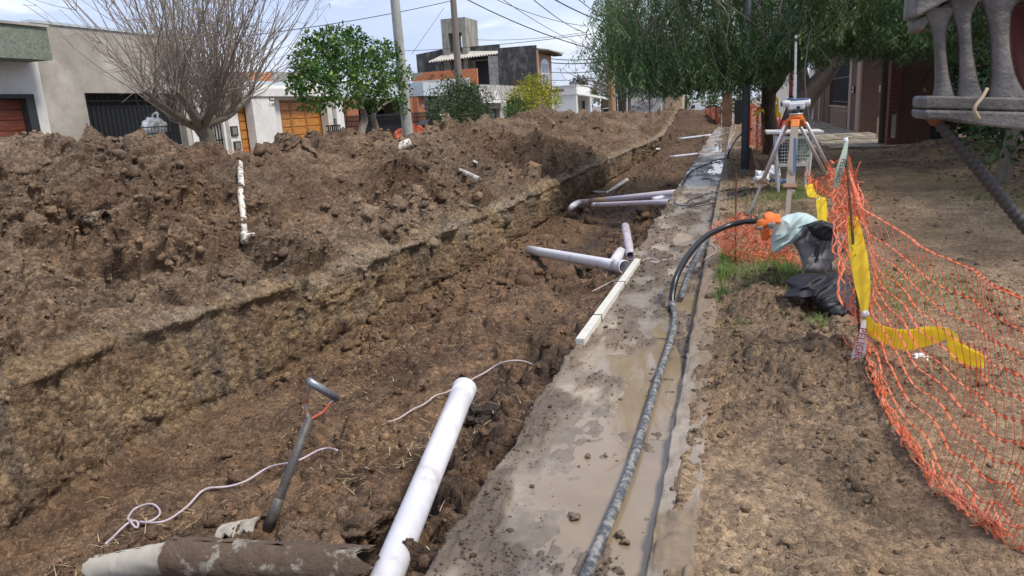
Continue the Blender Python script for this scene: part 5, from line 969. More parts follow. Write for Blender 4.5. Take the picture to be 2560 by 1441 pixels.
# white van and cars far away on the cross street
M_CARW = mat('white_car_paint', (0.70, 0.71, 0.72), 0.3, coat=0.5); M_CARS = mat('silver_car_paint', (0.40, 0.42, 0.45), 0.3, coat=0.5); M_TYRE = mat('tyre', (0.02, 0.02, 0.02), 0.8)
def car(label, px_c, Yc_, L_, H_, W_, m, van, cat):
    c = atY(px_c[0], px_c[1], Yc_); zg = gz(c[0], Yc_); t_ = thing('parked_car' if not van else 'parked_van', label, cat, (c[0], Yc_, zg)); x0, x1 = c[0] - L_ / 2, c[0] + L_ / 2
    if van: prof = [(0, .3), (0, .62), (.05, .9), (.2, 1.0), (.34, 1.62), (.42, 1.78), (.95, 1.82), (1, 1.7), (1, .3)]
    else: prof = [(0, .3), (0, .72), (.04, .85), (.24, .93), (.38, 1.38), (.70, 1.42), (.9, .98), (1, .9), (1, .3)]
    b = MB(); b.prism([(x0 + L_ * u, Yc_ - W_ / 2, zg + v * H_ / 1.82 * (1 if van else 1.28)) for u, v in prof], (0, W_, 0)); bd = b.build('body', m, t_, bevel=0.05)
    k = H_ / 1.82 * (1 if van else 1.28); wn_ = [(.26, 1.02), (.36, 1.55), (.50, 1.58), (.50, 1.02)] if van else [(.28, .95), (.40, 1.33), (.69, 1.36), (.84, .98)]
    b = MB(); b.prism([(x0 + L_ * u, Yc_ - W_ / 2 - 0.02, zg + v * k) for u, v in wn_], (0, 0.018, 0)); b.build('window', M_GLASS, t_)
    for u in (.18, .80):
        for y in (Yc_ - W_ / 2 - 0.03, Yc_ + W_ / 2 - 0.19): b = MB(); b.tube([(x0 + L_ * u, y, zg + .33), (x0 + L_ * u, y + 0.22, zg + .33)], 0.33, 16); w = b.build('wheel', M_TYRE, t_); b = MB(); b.tube([(x0 + L_ * u, y - 0.02, zg + .33), (x0 + L_ * u, y - 0.002, zg + .33)], 0.19, 12); b.build('rim', M_ALUL, w)
    b = MB(); b.bx(x0 + 0.1, x1 - 0.1, Yc_ - W_ / 2 - 0.04, Yc_ - W_ / 2 - 0.002, zg + .30, zg + .42); b.build('side_strip', M_BLACKFR, t_); b = MB(); b.bx(x1 + 0.002, x1 + 0.04, Yc_ - W_ / 2 + 0.1, Yc_ - W_ / 2 + 0.3, zg + .8, zg + 1.1); b.build('tail_light', M_RED, t_)
car('white panel van on the cross street beyond the far dirt mound', (1738, 280), 128, 3.4, 1.9, 1.7, M_CARW, True, 'van')
car('silver car parked behind the far orange net barrier', (1778, 280), 122, 4.2, 1.5, 1.7, M_CARS, False, 'car')
car('white hatchback at the far left beside the corner shop awning', (1517, 272), 90, 2.6, 1.6, 1.6, M_CARW, False, 'car')
# street name sign and thin far posts
t_ = thing('street_sign', 'blue street sign on a striped post before the far wall', 'sign', (atY(1541, 285, 60)[0], 60, 0)); c = atY(1541, 240, 60); b = MB(); b.tube([(c[0], 60, -0.1), (c[0], 60, c[2] + 0.2)], 0.06, 8); b.build('post', M_BLACKFR, t_); b = MB(); b.box(c + [0, -0.08, 0], (0.30, 0.03, 0.55)); s_ = b.build('sign_plate', M_BLUEP, t_); b = MB(); b.box(c + [0.0, -0.11, 0.05], (0.2, 0.02, 0.2)); b.build('white_mark', M_WHITE, s_)
for k, (x, y, yt, Yp, m, lb) in enumerate([(1567, 285, 210, 62, M_ALUL, 'thin pale post beside the far bare tree'), (1624, 290, 240, 60, M_BLACKFR, 'thin dark post before the graffiti wall'), (1652, 285, 215, 70, M_ALUL, 'pale thin post by the tan brick house'), (1661, 282, 200, 72, M_WPOLE, 'thicker grey wooden post by the tan brick house'), (1574, 282, 210, 66, M_DKWOOD, 'dark wooden post close to the far bare tree')]):
    c = atY(x, y, Yp); tp_ = atY(x, yt, Yp); tt_ = thing('post', lb, 'post', (c[0], Yp, -0.2)); b = MB(); b.tube([(c[0], Yp, -0.3), (tp_[0], Yp, tp_[2])], 0.10 if k >= 3 else 0.06, 8); b.build('shaft', m, tt_); b = MB(); b.tube([(tp_[0], Yp, tp_[2] + 0.002), (tp_[0], Yp, tp_[2] + 0.06)], 0.08, 8); b.build('cap', m, tt_)
# ================================================================== things in the trench and on the soil
M_PVC = mat('white_pvc', (0.66, 0.65, 0.67), 0.38, var=0.07, vscale=5, spec=0.5, col2=(0.44, 0.40, 0.37), thr=(0.60, 0.74), detail=9)
M_PVCM = mat('mud_smeared_pvc', (0.60, 0.58, 0.60), 0.45, var=0.06, vscale=4, col2=(0.22, 0.155, 0.10), thr=(0.56, 0.66))
M_PVCD = mat('dirty_old_pvc', (0.60, 0.57, 0.50), 0.55, var=0.1, vscale=16, col2=(0.15, 0.105, 0.07), thr=(0.50, 0.56), detail=8)
M_PVCL = mat('lilac_grey_pvc', (0.47, 0.42, 0.46), 0.45, var=0.06, vscale=4, col2=(0.24, 0.17, 0.12), thr=(0.58, 0.7))
def add_pipe(label, a, b, r, m, name='pvc_pipe', socket=None, coll=None, t=0.006, group=None):
    a, b = np.array(a, float), np.array(b, float); d = _n(b - a); t_ = thing(name, label, 'pipe', (a + b) / 2 - [0, 0, r], group)
    q = MB(); q.pipe(a, b, r, t, 28, 6); q.build('barrel', m, t_, True)
    if socket: q = MB(); L_ = socket; q.pipe(b - d * L_, b + d * 0.004, r * 1.05, t, 28, 2); q.pipe(b - d * 0.02, b + d * 0.006, r * 1.09, t * 1.6, 28, 1); q.build('socket', m, t_, True)
    for u in (coll or []): c = a + (b - a) * u; q = MB(); q.pipe(c - d * 0.05, c + d * 0.05, r * 1.1, t * 1.4, 24, 1); q.build('collar', m, t_, True)
    return t_
r = 0.067; ft = hit(1163, 968, 0.0); fa = atY(1160, 975, ft[1] - 0.12); fa[2] = max(fa[2], ground_z(fa[0], fa[1]) + 0.03)
nb_ = atY(968, 1441, 2.35); far = atY(1161, 972, 3.85)
d = _n(far - nb_); add_pipe('long clean white PVC pipe lying across the trench in the foreground', nb_ - d * 0.9, far, r, M_PVC, socket=0.12)
a_, b_ = hit(1322, 636, 0.07), atX(1560, 668, -1.35); b_[2] = max(b_[2], ground_z(b_[0], b_[1]) + 0.03)
mp_ = thing('pvc_pipe', 'white PVC branch pipe half buried across the trench near the slab', 'pipe', a_ - [0, 0, 0.08]); dd_ = _n(b_ - a_); q = MB(); q.pipe(a_, b_, 0.076, 0.006, 28, 6); q.build('barrel', M_PVC, mp_, True); q = MB(); q.pipe(b_ - dd_ * 0.22, b_ + dd_ * 0.02, 0.085, 0.006, 28, 2); q.pipe(b_ - dd_ * 0.04, b_ + dd_ * 0.03, 0.092, 0.01, 28, 1); q.build('socket', M_PVC, mp_, True)
br0 = b_ - dd_ * 0.30; br1 = atY(1552, 630, br0[1] + 0.45); q = MB(); q.pipe(br0, br1, 0.070, 0.006, 24, 2); q.build('branch', M_PVCM, mp_, True)
a_ = atX(1576, 640, -1.33); b_ = atY(1563, 566, a_[1] + 1.25); b_[2] = max(b_[2], ground_z(b_[0], b_[1]) + 0.05)
add_pipe('short muddy pipe pointing along the slab edge', a_, b_, 0.058, M_PVCL, coll=[0.35, 0.75])
# laterals crossing the deeper part
a_ = atX(1690, 482, -1.06); b_ = atX(1462, 506, -3.15); t_ = thing('drain_pipe', 'thick lilac drain pipe with a bend crossing the trench', 'pipe', (a_ + b_) / 2 - [0, 0, 0.2]); q = MB(); q.tube([a_, b_], 0.062, 20); q.build('barrel', M_PVCL, t_, True)
e_ = hit(1424, 545, 0.03); q = MB(); q.tube(smooth_path([b_ + _n(a_ - b_) * 0.05, b_ + _n(b_ - a_) * 0.22, atX(1428, 520, -3.35), e_], 24), 0.066, 18); q.build('bend', M_PVCM, t_, True); q = MB(); q.tube([b_ + _n(a_ - b_) * 0.2, b_ + _n(a_ - b_) * 0.75], 0.066, 18); q.build('muddy_sleeve', mat('mud_coat', (0.27, 0.18, 0.11), 0.9, var=0.2), t_, True)
a_ = atX(1674, 505, -1.06); b_ = atX(1482, 513, -2.75); add_pipe('thinner white drain pipe crossing below the bent one', a_, b_, 0.045, M_PVCL, coll=[0.97])
a_ = hit(1428, 549, 0.05); b_ = hit(1568, 456, 0.07); add_pipe('dirty white pipe lying diagonally on the trench floor', a_, b_, 0.060, M_PVCD, coll=[0.12, 0.3, 0.62])
a_ = hit(1480, 485, 0.05); b_ = hit(1524, 491, 0.07); add_pipe('short white stub pipe beside the trench wall', a_, b_, 0.045, M_PVCM)
a_ = atX(1692, 489, -1.06); b_ = a_ + [-0.45, -0.1, -0.06]; add_pipe('stub of white pipe poking from under the slab', a_, b_, 0.05, M_PVC)
a_ = atX(1772, 383, -1.06); b_ = atY(1674, 397, a_[1]); b_[2] = max(b_[2], ground_z(b_[0], b_[1]) + 0.1); add_pipe('nearer of the two pale pipes spanning the far trench', a_, b_, 0.06, M_PVCM)
a_ = atX(1780, 362, -1.06); b_ = atY(1696, 376, a_[1]); b_[2] = max(b_[2], ground_z(b_[0], b_[1]) + 0.1); a_[2] = max(a_[2], b_[2] + 0.12); add_pipe('farther of the two pale pipes spanning the far trench', a_, b_, 0.06, M_PVCM)
a_, b_ = hit(1638, 377, 0.05), hit(1648, 376, 0.05); add_pipe('tiny white pipe end sticking out of the far bank', a_, b_, 0.05, M_PVC)
# pipe and tee on the heap
a_, b_ = hit(601, 418, 0.02), hit(614, 606, 0.03); t_ = thing('drain_pipe', 'mud covered white pipe with tee fitting lying down the spoil heap', 'pipe', b_)
pp = [hit(601 + 13 * u, 418 + 188 * u, 0.055) for u in np.linspace(0, 1, 9)]; pp = np.array(pp)
for _ in range(6): pp[1:-1] = (pp[:-2] + 2 * pp[1:-1] + pp[2:]) / 4
pp = [p + [0, 0, max(0, ground_z(p[0], p[1]) + 0.012 - p[2])] for p in pp]
q = MB(); q.tube(pp, 0.036, 16); q.build('barrel', M_PVCD, t_, True); e_ = pp[-1]; dn_ = _n(np.array(pp[-1]) - np.array(pp[0])); q = MB(); q.tube([e_ - dn_ * 0.06, e_ + dn_ * 0.14], [0.042, 0.046], 16); tee = q.build('tee', M_PVCD, t_, True); q = MB(); q.tube([e_ + dn_ * 0.05, e_ + dn_ * 0.05 + np.array([0.11, 0.03, 0.0])], 0.038, 14); q.build('tee_arm', M_PVCD, tee, True)
c_ = hit(1003, 386, 0.05); t_ = thing('pipe_elbow', 'broken dirty pipe elbow near the top of the spoil heap', 'pipe', c_); q = MB(); q.tube(smooth_path([c_ + [-0.10, -0.05, -0.16], c_ + [-0.10, -0.02, 0.0], c_ + [0.0, 0.05, 0.09], c_ + [0.12, 0.15, 0.14]], 16), 0.075, 14); q.build('bend', M_PVCD, t_, True); q = MB(); q.pipe(c_ + [-0.10, -0.06, -0.20], c_ + [-0.10, -0.04, -0.10], 0.085, 0.008, 16); q.build('collar', M_PVCD, t_, True)
def shard(label, p0, p1, w, m=M_PVCD, lift=0.03, arc=2.4):
    a, b = hit(*p0, lift), hit(*p1, lift); d = _n(b - a); s = _n(np.cross(d, [0, 0, 1])); u = np.cross(s, d); L_ = np.linalg.norm(b - a); G = []
    for i in range(9):
        t = i / 8; lo, hi = -arc / 2 + 0.25 * math.sin(i * 2.3), arc / 2 + 0.3 * math.sin(i * 1.7 + 1); G.append([a + d * L_ * t + s * w * math.sin(k) + u * w * (math.cos(k) - 0.5) for k in np.linspace(lo, hi, 9)])
    q = MB(); q.grid(np.array(G)); q.grid((np.array(G) - u * 0.008)[:, ::-1]); return tag(q.build('pipe_shard', m, None, True), label, 'shard')
shard('long dirty white pipe shard on the spoil heap below the elbow', (1150, 428), (1200, 452), 0.055); shard('small white shard on the spoil heap left of the long shard', (1100, 406), (1112, 400), 0.05, M_PVC); shard('small pale shard above the long dirty one', (1183, 406), (1196, 412), 0.04, M_PVCD); shard('thin grey sliver below the long dirty shard', (1152, 468), (1158, 474), 0.03, M_PVCM)
# old cement pipe, broken, at the bottom
M_ACEM = mat('old_cement_pipe', (0.40, 0.36, 0.29), 0.8, var=0.2, vscale=9, bump=1.0, bscale=60, col2=(0.14, 0.094, 0.06), thr=(0.37, 0.44), detail=10); M_ACEMC = mat('cleaner_cement_pipe', (0.47, 0.43, 0.35), 0.7, var=0.08, vscale=4, col2=(0.20, 0.14, 0.09), thr=(0.60, 0.70))
def broken_pipe(label, p0, Y0, p1, Y1, r, m, seed, cut=0.0):
    a, b = atY(*p0, Y0), atY(*p1, Y1); d = _n(b - a); s = _n(np.cross(d, [0, 0, 1])); u = np.cross(s, d); L_ = np.linalg.norm(b - a); G = []; n = 30; K = 26
    for i in range(n + 1):
        row = []
        for k in range(K + 1):
            th = 2 * math.pi * k / K; jag = 0.045 * fbm(np.array(th * 2.0), np.array(seed * 1.0), seed, 3) * (i / n) + (cut * max(0, -math.cos(th)) * (i / n)) ; x = L_ * i / n * (1 - float(jag)); rr = r * (1 + 0.05 * float(vn(np.array(i * 0.9), np.array(th * 3), seed + 3)) + (0.05 if m is M_ACEM else 0.01) * float(vn(np.array(i * 2.3), np.array(th * 7), seed + 4)))
            row.append(a + d * x + s * rr * math.sin(th) + u * rr * math.cos(th))
        G.append(row)
    G = np.array(G); q = MB(); q.grid(G); ax = a + (G - a) @ d[:, None] * d; q.grid((ax + (G - ax) * 0.86)[:, ::-1]); return tag(q.build('broken_pipe', m, None, True), label, 'pipe')
broken_pipe('mud caked broken cement pipe at the bottom edge', (430, 1392), 2.25, (930, 1418), 2.30, 0.082, M_ACEM, 5, 0.10); broken_pipe('paler cement pipe length left of the mud caked one', (470, 1385), 2.36, (240, 1428), 2.42, 0.070, M_ACEMC, 9, 0.0)
shard('pale curved cement pipe shard behind the shovel blade', (560, 1345), (655, 1325), 0.085, M_ACEMC, 0.03, 2.0)
# shovel
M_SHAFT = mat('worn_dark_shaft', (0.075, 0.068, 0.062), 0.55, var=0.3, vscale=14, col2=(0.17, 0.15, 0.13), thr=(0.5, 0.7)); M_GRIP = mat('grey_tube_grip', (0.23, 0.245, 0.26), 0.4, var=0.25, vscale=25, metal=0.5)
M_HREDW = mat('chipped_red_handle', (0.36, 0.30, 0.27), 0.6, col2=(0.45, 0.10, 0.05), thr=(0.48, 0.54), vscale=14)
s0 = hit(668, 1340, 0.02); sY = s0[1]; s1 = atY(775, 1042, sY + 0.22); t_ = thing('shovel', 'shovel with a D handle standing upright in the trench soil', 'shovel', s0)
q = MB(); q.tube([s0, s0 + (s1 - s0) * 0.3, s1], [0.027, 0.025, 0.023], 14); q.build('shaft', M_SHAFT, t_, True); q = MB(); q.tube([s0 + (s1 - s0) * 0.02, s0 + (s1 - s0) * 0.30], [0.034, 0.029], 14); q.build('ferrule', M_SHAFT, t_, True)
g0, g1 = atY(775, 955, sY + 0.17), atY(838, 994, sY + 0.30); g0e = g0 + (g0 - g1) * 0.06; q = MB(); q.tube([g0e, g1 + (g1 - g0) * 0.08], 0.021, 14); q.build('grip', M_GRIP, t_, True)
for g, bow in ((g0, np.array([-0.012, 0, 0])), (g1, np.array([0.012, 0, 0]))):
    q = MB(); q.tube(smooth_path([s1 - _n(s1 - s0) * 0.02, s1 + (g - s1) * 0.35 + bow * 2 - [0, 0, 0.01], s1 + (g - s1) * 0.72 + bow, g], 14), 0.014, 8, flat=0.6); q.build('handle_arm', M_HREDW, t_, True)
bl0 = s0 - _n(s1 - s0) * 0.03; sd = np.array([0.09, 0.03, 0.0]); q = MB(); G = []
for i in range(7):
    u = i / 6; w = 0.4 + 0.6 * min(1, u * 2.2); w *= 1 if u < 0.7 else 1 - 0.8 * (u - 0.7) / 0.3; G.append([bl0 - _n(s1 - s0) * 0.26 * u + sd * w * v + np.array([0, -0.03 * (1 - v * v), 0]) for v in np.linspace(-1, 1, 7)])
q.grid(np.array(G)); q.grid(np.array(G)[:, ::-1] + [0, 0.003, 0]); q.build('blade', M_SHAFT, t_, True)
# cables on the soil
M_CABLE = mat('lilac_white_cable', (0.46, 0.39, 0.42), 0.5, var=0.1, vscale=8); M_CABLEP = mat('pinkish_cable', (0.42, 0.34, 0.32), 0.5, var=0.15, vscale=8)
def ground_cable(label, px, r, m, lift=None, n=70, name='cable'):
    pp_ = smooth_path([(x, y, 0) for x, y in px], n); w = np.array([hit(x, y, r * 0.9) for x, y, _ in pp_])
    w[:, 2] = np.array([max(ground_z(x + dx, y + dy) for dx in (-0.02, 0, 0.02) for dy in (-0.025, 0, 0.025)) + r for x, y, _ in w])
    for _ in range(14): w[1:-1] = (w[:-2] + 2 * w[1:-1] + w[2:]) / 4
    if lift: w[:, 2] += np.interp(np.linspace(0, 1, n), np.linspace(0, 1, len(lift)), lift)
    w[:, 2] += 0.010; q = MB(); q.tube(w, r, 8); return tag(q.build(name, m, None, True), label, 'cable')
ground_cable('pale lilac cable looping over the soil left of the shovel', [(270, 1385), (300, 1350), (335, 1333), (352, 1330), (345, 1338), (330, 1335), (322, 1318), (335, 1293), (375, 1280), (403, 1288), (402, 1310), (375, 1328), (345, 1334), (400, 1326), (440, 1308), (480, 1277), (515, 1246), (560, 1234), (620, 1220), (680, 1193), (760, 1170), (810, 1144), (845, 1142)], 0.0075, M_CABLE, n=130)
ground_cable('pinkish cable emerging behind the long white pipe', [(970, 1076), (1030, 1052), (1085, 1022), (1130, 998), (1190, 968), (1240, 948), (1300, 937), (1330, 936)], 0.007, M_CABLEP, lift=[0, 0.02, 0.02, 0])
ground_cable('thin grey wire snaking over the slab by the white profile', [(1480, 740), (1560, 700), (1600, 662), (1625, 655), (1650, 660), (1640, 668), (1620, 660), (1650, 660), (1680, 655), (1710, 662), (1730, 680), (1750, 672)], 0.006, M_CABLEP)
ground_cable('pale wire curling on the mud by the grass tuft', [(1716, 672), (1740, 640), (1760, 625), (1785, 622), (1790, 640), (1770, 650), (1748, 672), (1735, 682)], 0.006, M_CABLEP)
ground_cable('coil of grey black cable lying across the slab and kerb', [(1690, 505), (1685, 517), (1715, 524), (1780, 505), (1850, 487), (1870, 477), (1850, 478), (1790, 487), (1725, 505), (1712, 520), (1735, 528), (1800, 512), (1855, 497), (1875, 480), (1860, 474), (1800, 485)], 0.012, mat('grey_black_cable', (0.07, 0.075, 0.085), 0.4), lift=[0.01] * 3, n=90)
ground_cable('black cable crossing the slab towards the far trench', [(1705, 470), (1725, 435), (1760, 418), (1800, 402), (1825, 400), (1838, 405)], 0.014, M_WIRE, n=50)
ground_cable('pale wire snaking along the far gutter', [(1822, 395), (1826, 378), (1820, 362), (1826, 350), (1834, 340), (1838, 325), (1840, 312)], 0.015, M_CABLE, n=40)
# black water pipe in the gutter and the hose above it
M_PE = mat('mud_streaked_black_pipe', (0.07, 0.078, 0.09), 0.5, var=0.25, vscale=26, col2=(0.27, 0.255, 0.23), thr=(0.46, 0.60), spec=0.4, detail=9); M_HOSE = mat('black_rubber_hose', (0.012, 0.013, 0.015), 0.35, spec=0.5)
pe = [atz(x, y, 0.022) for x, y in [(1440, 1520), (1465, 1441), (1520, 1310), (1580, 1160), (1640, 965), (1668, 880), (1683, 830), (1688, 790), (1680, 765)]]
q = MB(); q.tube(smooth_path(pe, 60), 0.0225, 16); w_ = tag(q.build('water_pipe', M_PE, None, True), 'mud streaked black plastic pipe lying along the wet gutter', 'pipe')
t_ = thing('hose', 'black rubber hose arching from the gutter up to the orange cap', 'hose', pe[-1]); Yh = float(pe[-1][1])
hp = [pe[-1] + [0, 0, 0.0], atY(1681, 735, Yh + 0.08), atY(1692, 690, Yh + 0.2), atY(1722, 636, Yh + 0.5), atY(1765, 592, Yh + 0.85), atY(1815, 567, Yh + 1.1), atY(1860, 555, Yh + 1.15), atY(1900, 553, Yh + 1.15)]
q = MB(); q.tube(smooth_path(hp, 50), 0.026, 16); q.build('tube', M_HOSE, t_, True); q = MB(); q.tube([pe[-1] - [0, 0.06, 0], pe[-1] + [0, 0.05, 0.012]], 0.034, 14); q.build('coupling', M_PE, t_, True)
q = MB(); q.tube(smooth_path([atz(1703, 745, 0.03), atz(1722, 690, 0.03), atz(1745, 640, 0.07), atz(1762, 605, 0.12), atz(1770, 585, 0.13)], 30), 0.024, 14); tag(q.build('water_pipe', M_PE, None, True), 'grey muddy pipe along the kerb behind the arched hose', 'pipe')
q = MB(); q.tube(smooth_path([atz(1818, 400, 0.02), atY(1823, 380, 20), atY(1838, 352, 21), atY(1858, 332, 21.5), atY(1880, 322, 21.6)], 30), 0.025, 10); tag(q.build('hose', M_HOSE, None, True), 'black hose rising from the far gutter behind the steel post', 'hose')
# bundle of white profiles
a_, b_ = atz(1450, 856, 0.028), atz(1595, 652, 0.028); d = _n(b_ - a_); s = _n(np.cross(d, [0, 0, 1])); t_ = thing('profile_bundle', 'bundle of ribbed white plastic profiles lying on the slab edge', 'profiles', a_ - [0, 0, 0.028]); M_PROF = mat('off_white_plastic', (0.60, 0.59, 0.53), 0.45, var=0.08, vscale=5, col2=(0.42, 0.38, 0.30), thr=(0.6, 0.75))
for i in range(4):
    for j in range(2):
        c = a_ + s * (i - 1.5) * 0.0165 + [0, 0, -0.012 + j * 0.026]; q = MB(); q.prism([c + s * 0.0075 * x + np.array([0, 0, 0.0125 * z]) for x, z in ((-1, -1), (1, -1), (1, 0.7), (0.6, 1), (-0.6, 1), (-1, 0.7))], (b_ - a_) * (1 - 0.004 * ((i * 3 + j) % 4))); q.build('profile', M_PROF, t_)
for u in (0.22, 0.62): c = a_ + (b_ - a_) * u; q = MB(); q.tube([c + s * 0.037 * x + np.array([0, 0, 0.031 * z]) for x, z in ((-1, -0.9), (-1, 0.9), (1, 0.9), (1, -0.9))], 0.004, 6); q.build('tie', M_WIRE, t_)
# lumps in and beside the puddle
M_MUDLUMP = mat('mud_lump', (0.16, 0.115, 0.078), 0.6, var=0.3, vscale=30, bump=0.6, bscale=60)
for k, (x, y, rr, lb) in enumerate([(1550, 1338, 0.026, 'larger mud lump standing in the puddle right of the pipe'), (1563, 1356, 0.018, 'smaller mud lump touching the larger one in the puddle'), (1438, 1292, 0.028, 'flat mud lump in the puddle left of the pipe'), (1470, 1142, 0.016, 'small dark clod at the upper edge of the puddle')]):
    c = atz(x, y, 0.0); tag(blob('mud_lump', M_MUDLUMP, None, c + [0, 0, 0.004], (rr, rr, rr * (0.7 if k != 2 else 0.3)), 30 + k, 0.4, 2), lb, 'clod')
for k, (x, y, r_, lb) in enumerate([(265, 550, 0.17, 'big pale cracked soil block on the left of the heap'), (285, 580, 0.10, 'pale soil block below the big cracked one'), (395, 328, 0.11, 'rounded clod on the crest in front of the black gate'), (1195, 1045, 0.16, 'dark wet soil block under the end of the long pipe'), (1150, 520, 0.2, 'pale layered block slumped at the trench wall top'), (860, 1330, 0.2, 'large smooth soil block right of the shovel')]):
    c = hit(x, y, 0); col = [(0.25, 0.185, 0.13), (0.24, 0.175, 0.12), (0.20, 0.15, 0.11), (0.06, 0.045, 0.034), (0.30, 0.25, 0.18), (0.165, 0.108, 0.068)][k]
    tag(blob('soil_block', M_SOIL, None, c, (r_, r_, r_ * 0.6), 60 + k, 0.45, 4, tint=col), lb, 'soil block')
# ================================================================== orange nets
M_NET = mat('orange_net', (0.76, 0.17, 0.06), 0.5, var=0.15, vscale=9, spec=0.4, col2=(0.82, 0.32, 0.19), thr=(0.4, 0.65), transl=0.3)
def net(name, label, Sf, na, nb, rh, rv, jit=0.0, seed=1, parent=None, nodes=True, sub=3, col=None):
    R_ = np.random.default_rng(seed); q = MB(); A_ = np.linspace(0, 1, na); B_ = np.linspace(0, 1, nb); pt = {}
    base_ = np.array([[Sf(a, b) for b in B_] for a in A_]); base_ = base_ + R_.normal(0, 1, base_.shape) * jit
    def line(ps, r, fl): q.tube(smooth_path(ps, max(3, (len(ps) - 1) * sub + 1)), r, 4, cap=False, flat=fl)
    for j in range(nb): line(base_[:, j], rh * (1.5 if j in (0, nb - 1) else 1), 0.35)
    for i in range(na):
        p = base_[i].copy(); line(p, rv, 0.5)
    if nodes:
        for i in range(na):
            for j in range(nb):
                c = base_[i, j]; ha = base_[min(i + 1, na - 1), j] - base_[max(i - 1, 0), j]; hb = base_[i, min(j + 1, nb - 1)] - base_[i, max(j - 1, 0)]; ha = _n(ha + 1e-9) * rh * 3.0; hb = _n(hb + 1e-9) * rh * 2.6; nn_ = _n(np.cross(ha, hb) + 1e-9) * rh * 0.5
                q.add([c - ha, c - hb, c + ha, c + hb, c + nn_, c - nn_], [(0, 1, 4), (1, 2, 4), (2, 3, 4), (3, 0, 4), (1, 0, 5), (2, 1, 5), (3, 2, 5), (0, 3, 5)])
    o = q.build(name, col or M_NET, parent); return tag(o, label, 'net') if parent is None else o
prs = [(2118, 430, 2160, 880), (2146, 505, 2178, 940), (2190, 540, 2200, 1000), (2270, 595, 2255, 1105), (2344, 634, 2330, 1215), (2420, 672, 2400, 1280), (2490, 712, 2475, 1340), (2560, 755, 2550, 1385), (2690, 840, 2680, 1438)]
NT, NB = [], []
for tx, ty, bx_, by_ in prs:
    bq = vg(bx_, by_); NB.append(bq + [0, 0, 0.02]); NT.append(atY(tx, ty, bq[1] + 0.12))
NT, NB = smooth_path(NT, 80), smooth_path(NB, 80)
def S_main(a, b):
    u = a * 79; i = int(min(u, 78)); f = u - i; t = NT[i] * (1 - f) + NT[i + 1] * f; o = NB[i] * (1 - f) + NB[i + 1] * f
    bb = b ** 0.85; p = t * (1 - bb) + o * bb; sag = 0.12 * math.sin(math.pi * b); return p + np.array([sag * 0.7 + 0.012 * math.sin(a * 23 + b * 5), 0.008 * math.sin(a * 17 + b * 9), -0.02 * math.sin(a * 40) * b])
mn = thing('safety_net', 'large orange plastic safety net sagging along the right edge', 'net', NB[40])
net('mesh', None, S_main, 40, 11, 0.0048, 0.0032, 0.0010, 3, mn)
q = MB(); R_ = np.random.default_rng(5)
for k in range(230):
    u = R_.uniform(0, 1); c = NT[0] * (1 - u) + NB[0] * u + [R_.normal(0, 0.035), R_.normal(0, 0.04), R_.normal(0, 0.02)]; d = _n(R_.normal(0, 1, 3) * [0.5, 0.5, 1]) * R_.uniform(0.03, 0.09)
    q.tube(smooth_path([c - d, c + R_.normal(0, 0.018, 3), c + d], 5), R_.uniform(0.002, 0.004), 4, cap=False, flat=0.3)
for k in range(160):
    u = R_.uniform(0, 0.8); i = int(u * 79); c = NB[i] + [R_.normal(0, 0.012), R_.normal(0, 0.02), 0.02 + abs(R_.normal(0, 0.012))]; d = _n(NB[min(i + 3, 79)] - NB[max(i - 3, 0)] + R_.normal(0, 0.03, 3)) * R_.uniform(0.03, 0.09)
    q.tube([c - d, c + R_.normal(0, 0.008, 3), c + d], R_.uniform(0.002, 0.0042), 4, cap=False, flat=0.3)
tag(q.build('gathered_edge', M_NET, mn), kind='stuff')
pb_ = vg(2158, 885); ptop = atY(2115, 362, pb_[1] + 0.1); t_ = thing('net_post', 'leaning metal post holding up the large orange net', 'post', pb_); q = MB(); q.tube([pb_ - [0, 0, 0.1], ptop], 0.008, 8); q.build('rod', M_RUST, t_, True); q = MB(); q.tube([ptop, ptop + _n(ptop - pb_) * 0.04], 0.014, 8); q.build('tip', M_BAGW, t_, True)
# second run of net going back behind the tripod
e0, e1 = [ptop - [0, 0, 0.06], atY(2075, 395, 7.0), atY(2036, 440, 9.5), atY(2022, 425, 11.5)], [pb_ + [-0.05, 0.3, 0.25], atY(2095, 470, 7.0), atY(2046, 478, 9.5), atY(2025, 485, 11.5)]
E0, E1 = smooth_path(e0, 40), smooth_path(e1, 40)
def S2(a, b):
    i = int(min(a * 39, 38)); f = a * 39 - i; t = E0[i] * (1 - f) + E0[i + 1] * f; o = E1[i] * (1 - f) + E1[i + 1] * f; return t * (1 - b) + o * b + np.array([0.05 * math.sin(a * 19 + b * 4), 0.04 * math.sin(a * 13), -0.10 * math.sin(math.pi * a)])
net('safety_net', 'orange net stretched from the leaning post back behind the tripod', S2, 46, 9, 0.005, 0.004, 0.012, 7)
e2 = [atY(2072, 470, 8), atY(2088, 520, 6.6), pb_ + [-0.06, 0.5, 0.35]]
def S3(a, b):
    p = smooth_path([atY(2110, 440, 6.2), atY(2085, 520, 6.6), atY(2075, 545, 7.0)], 20); i = int(a * 19); return p[i] + np.array([0.22 * b, 0.2 * b * math.sin(a * 5), -0.32 * b]) + np.array([0.03 * math.sin(a * 30), 0, 0.02 * math.sin(b * 20)])
net('safety_net', 'loose fold of orange net hanging below the leaning post', S3, 22, 10, 0.004, 0.004, 0.014, 9)
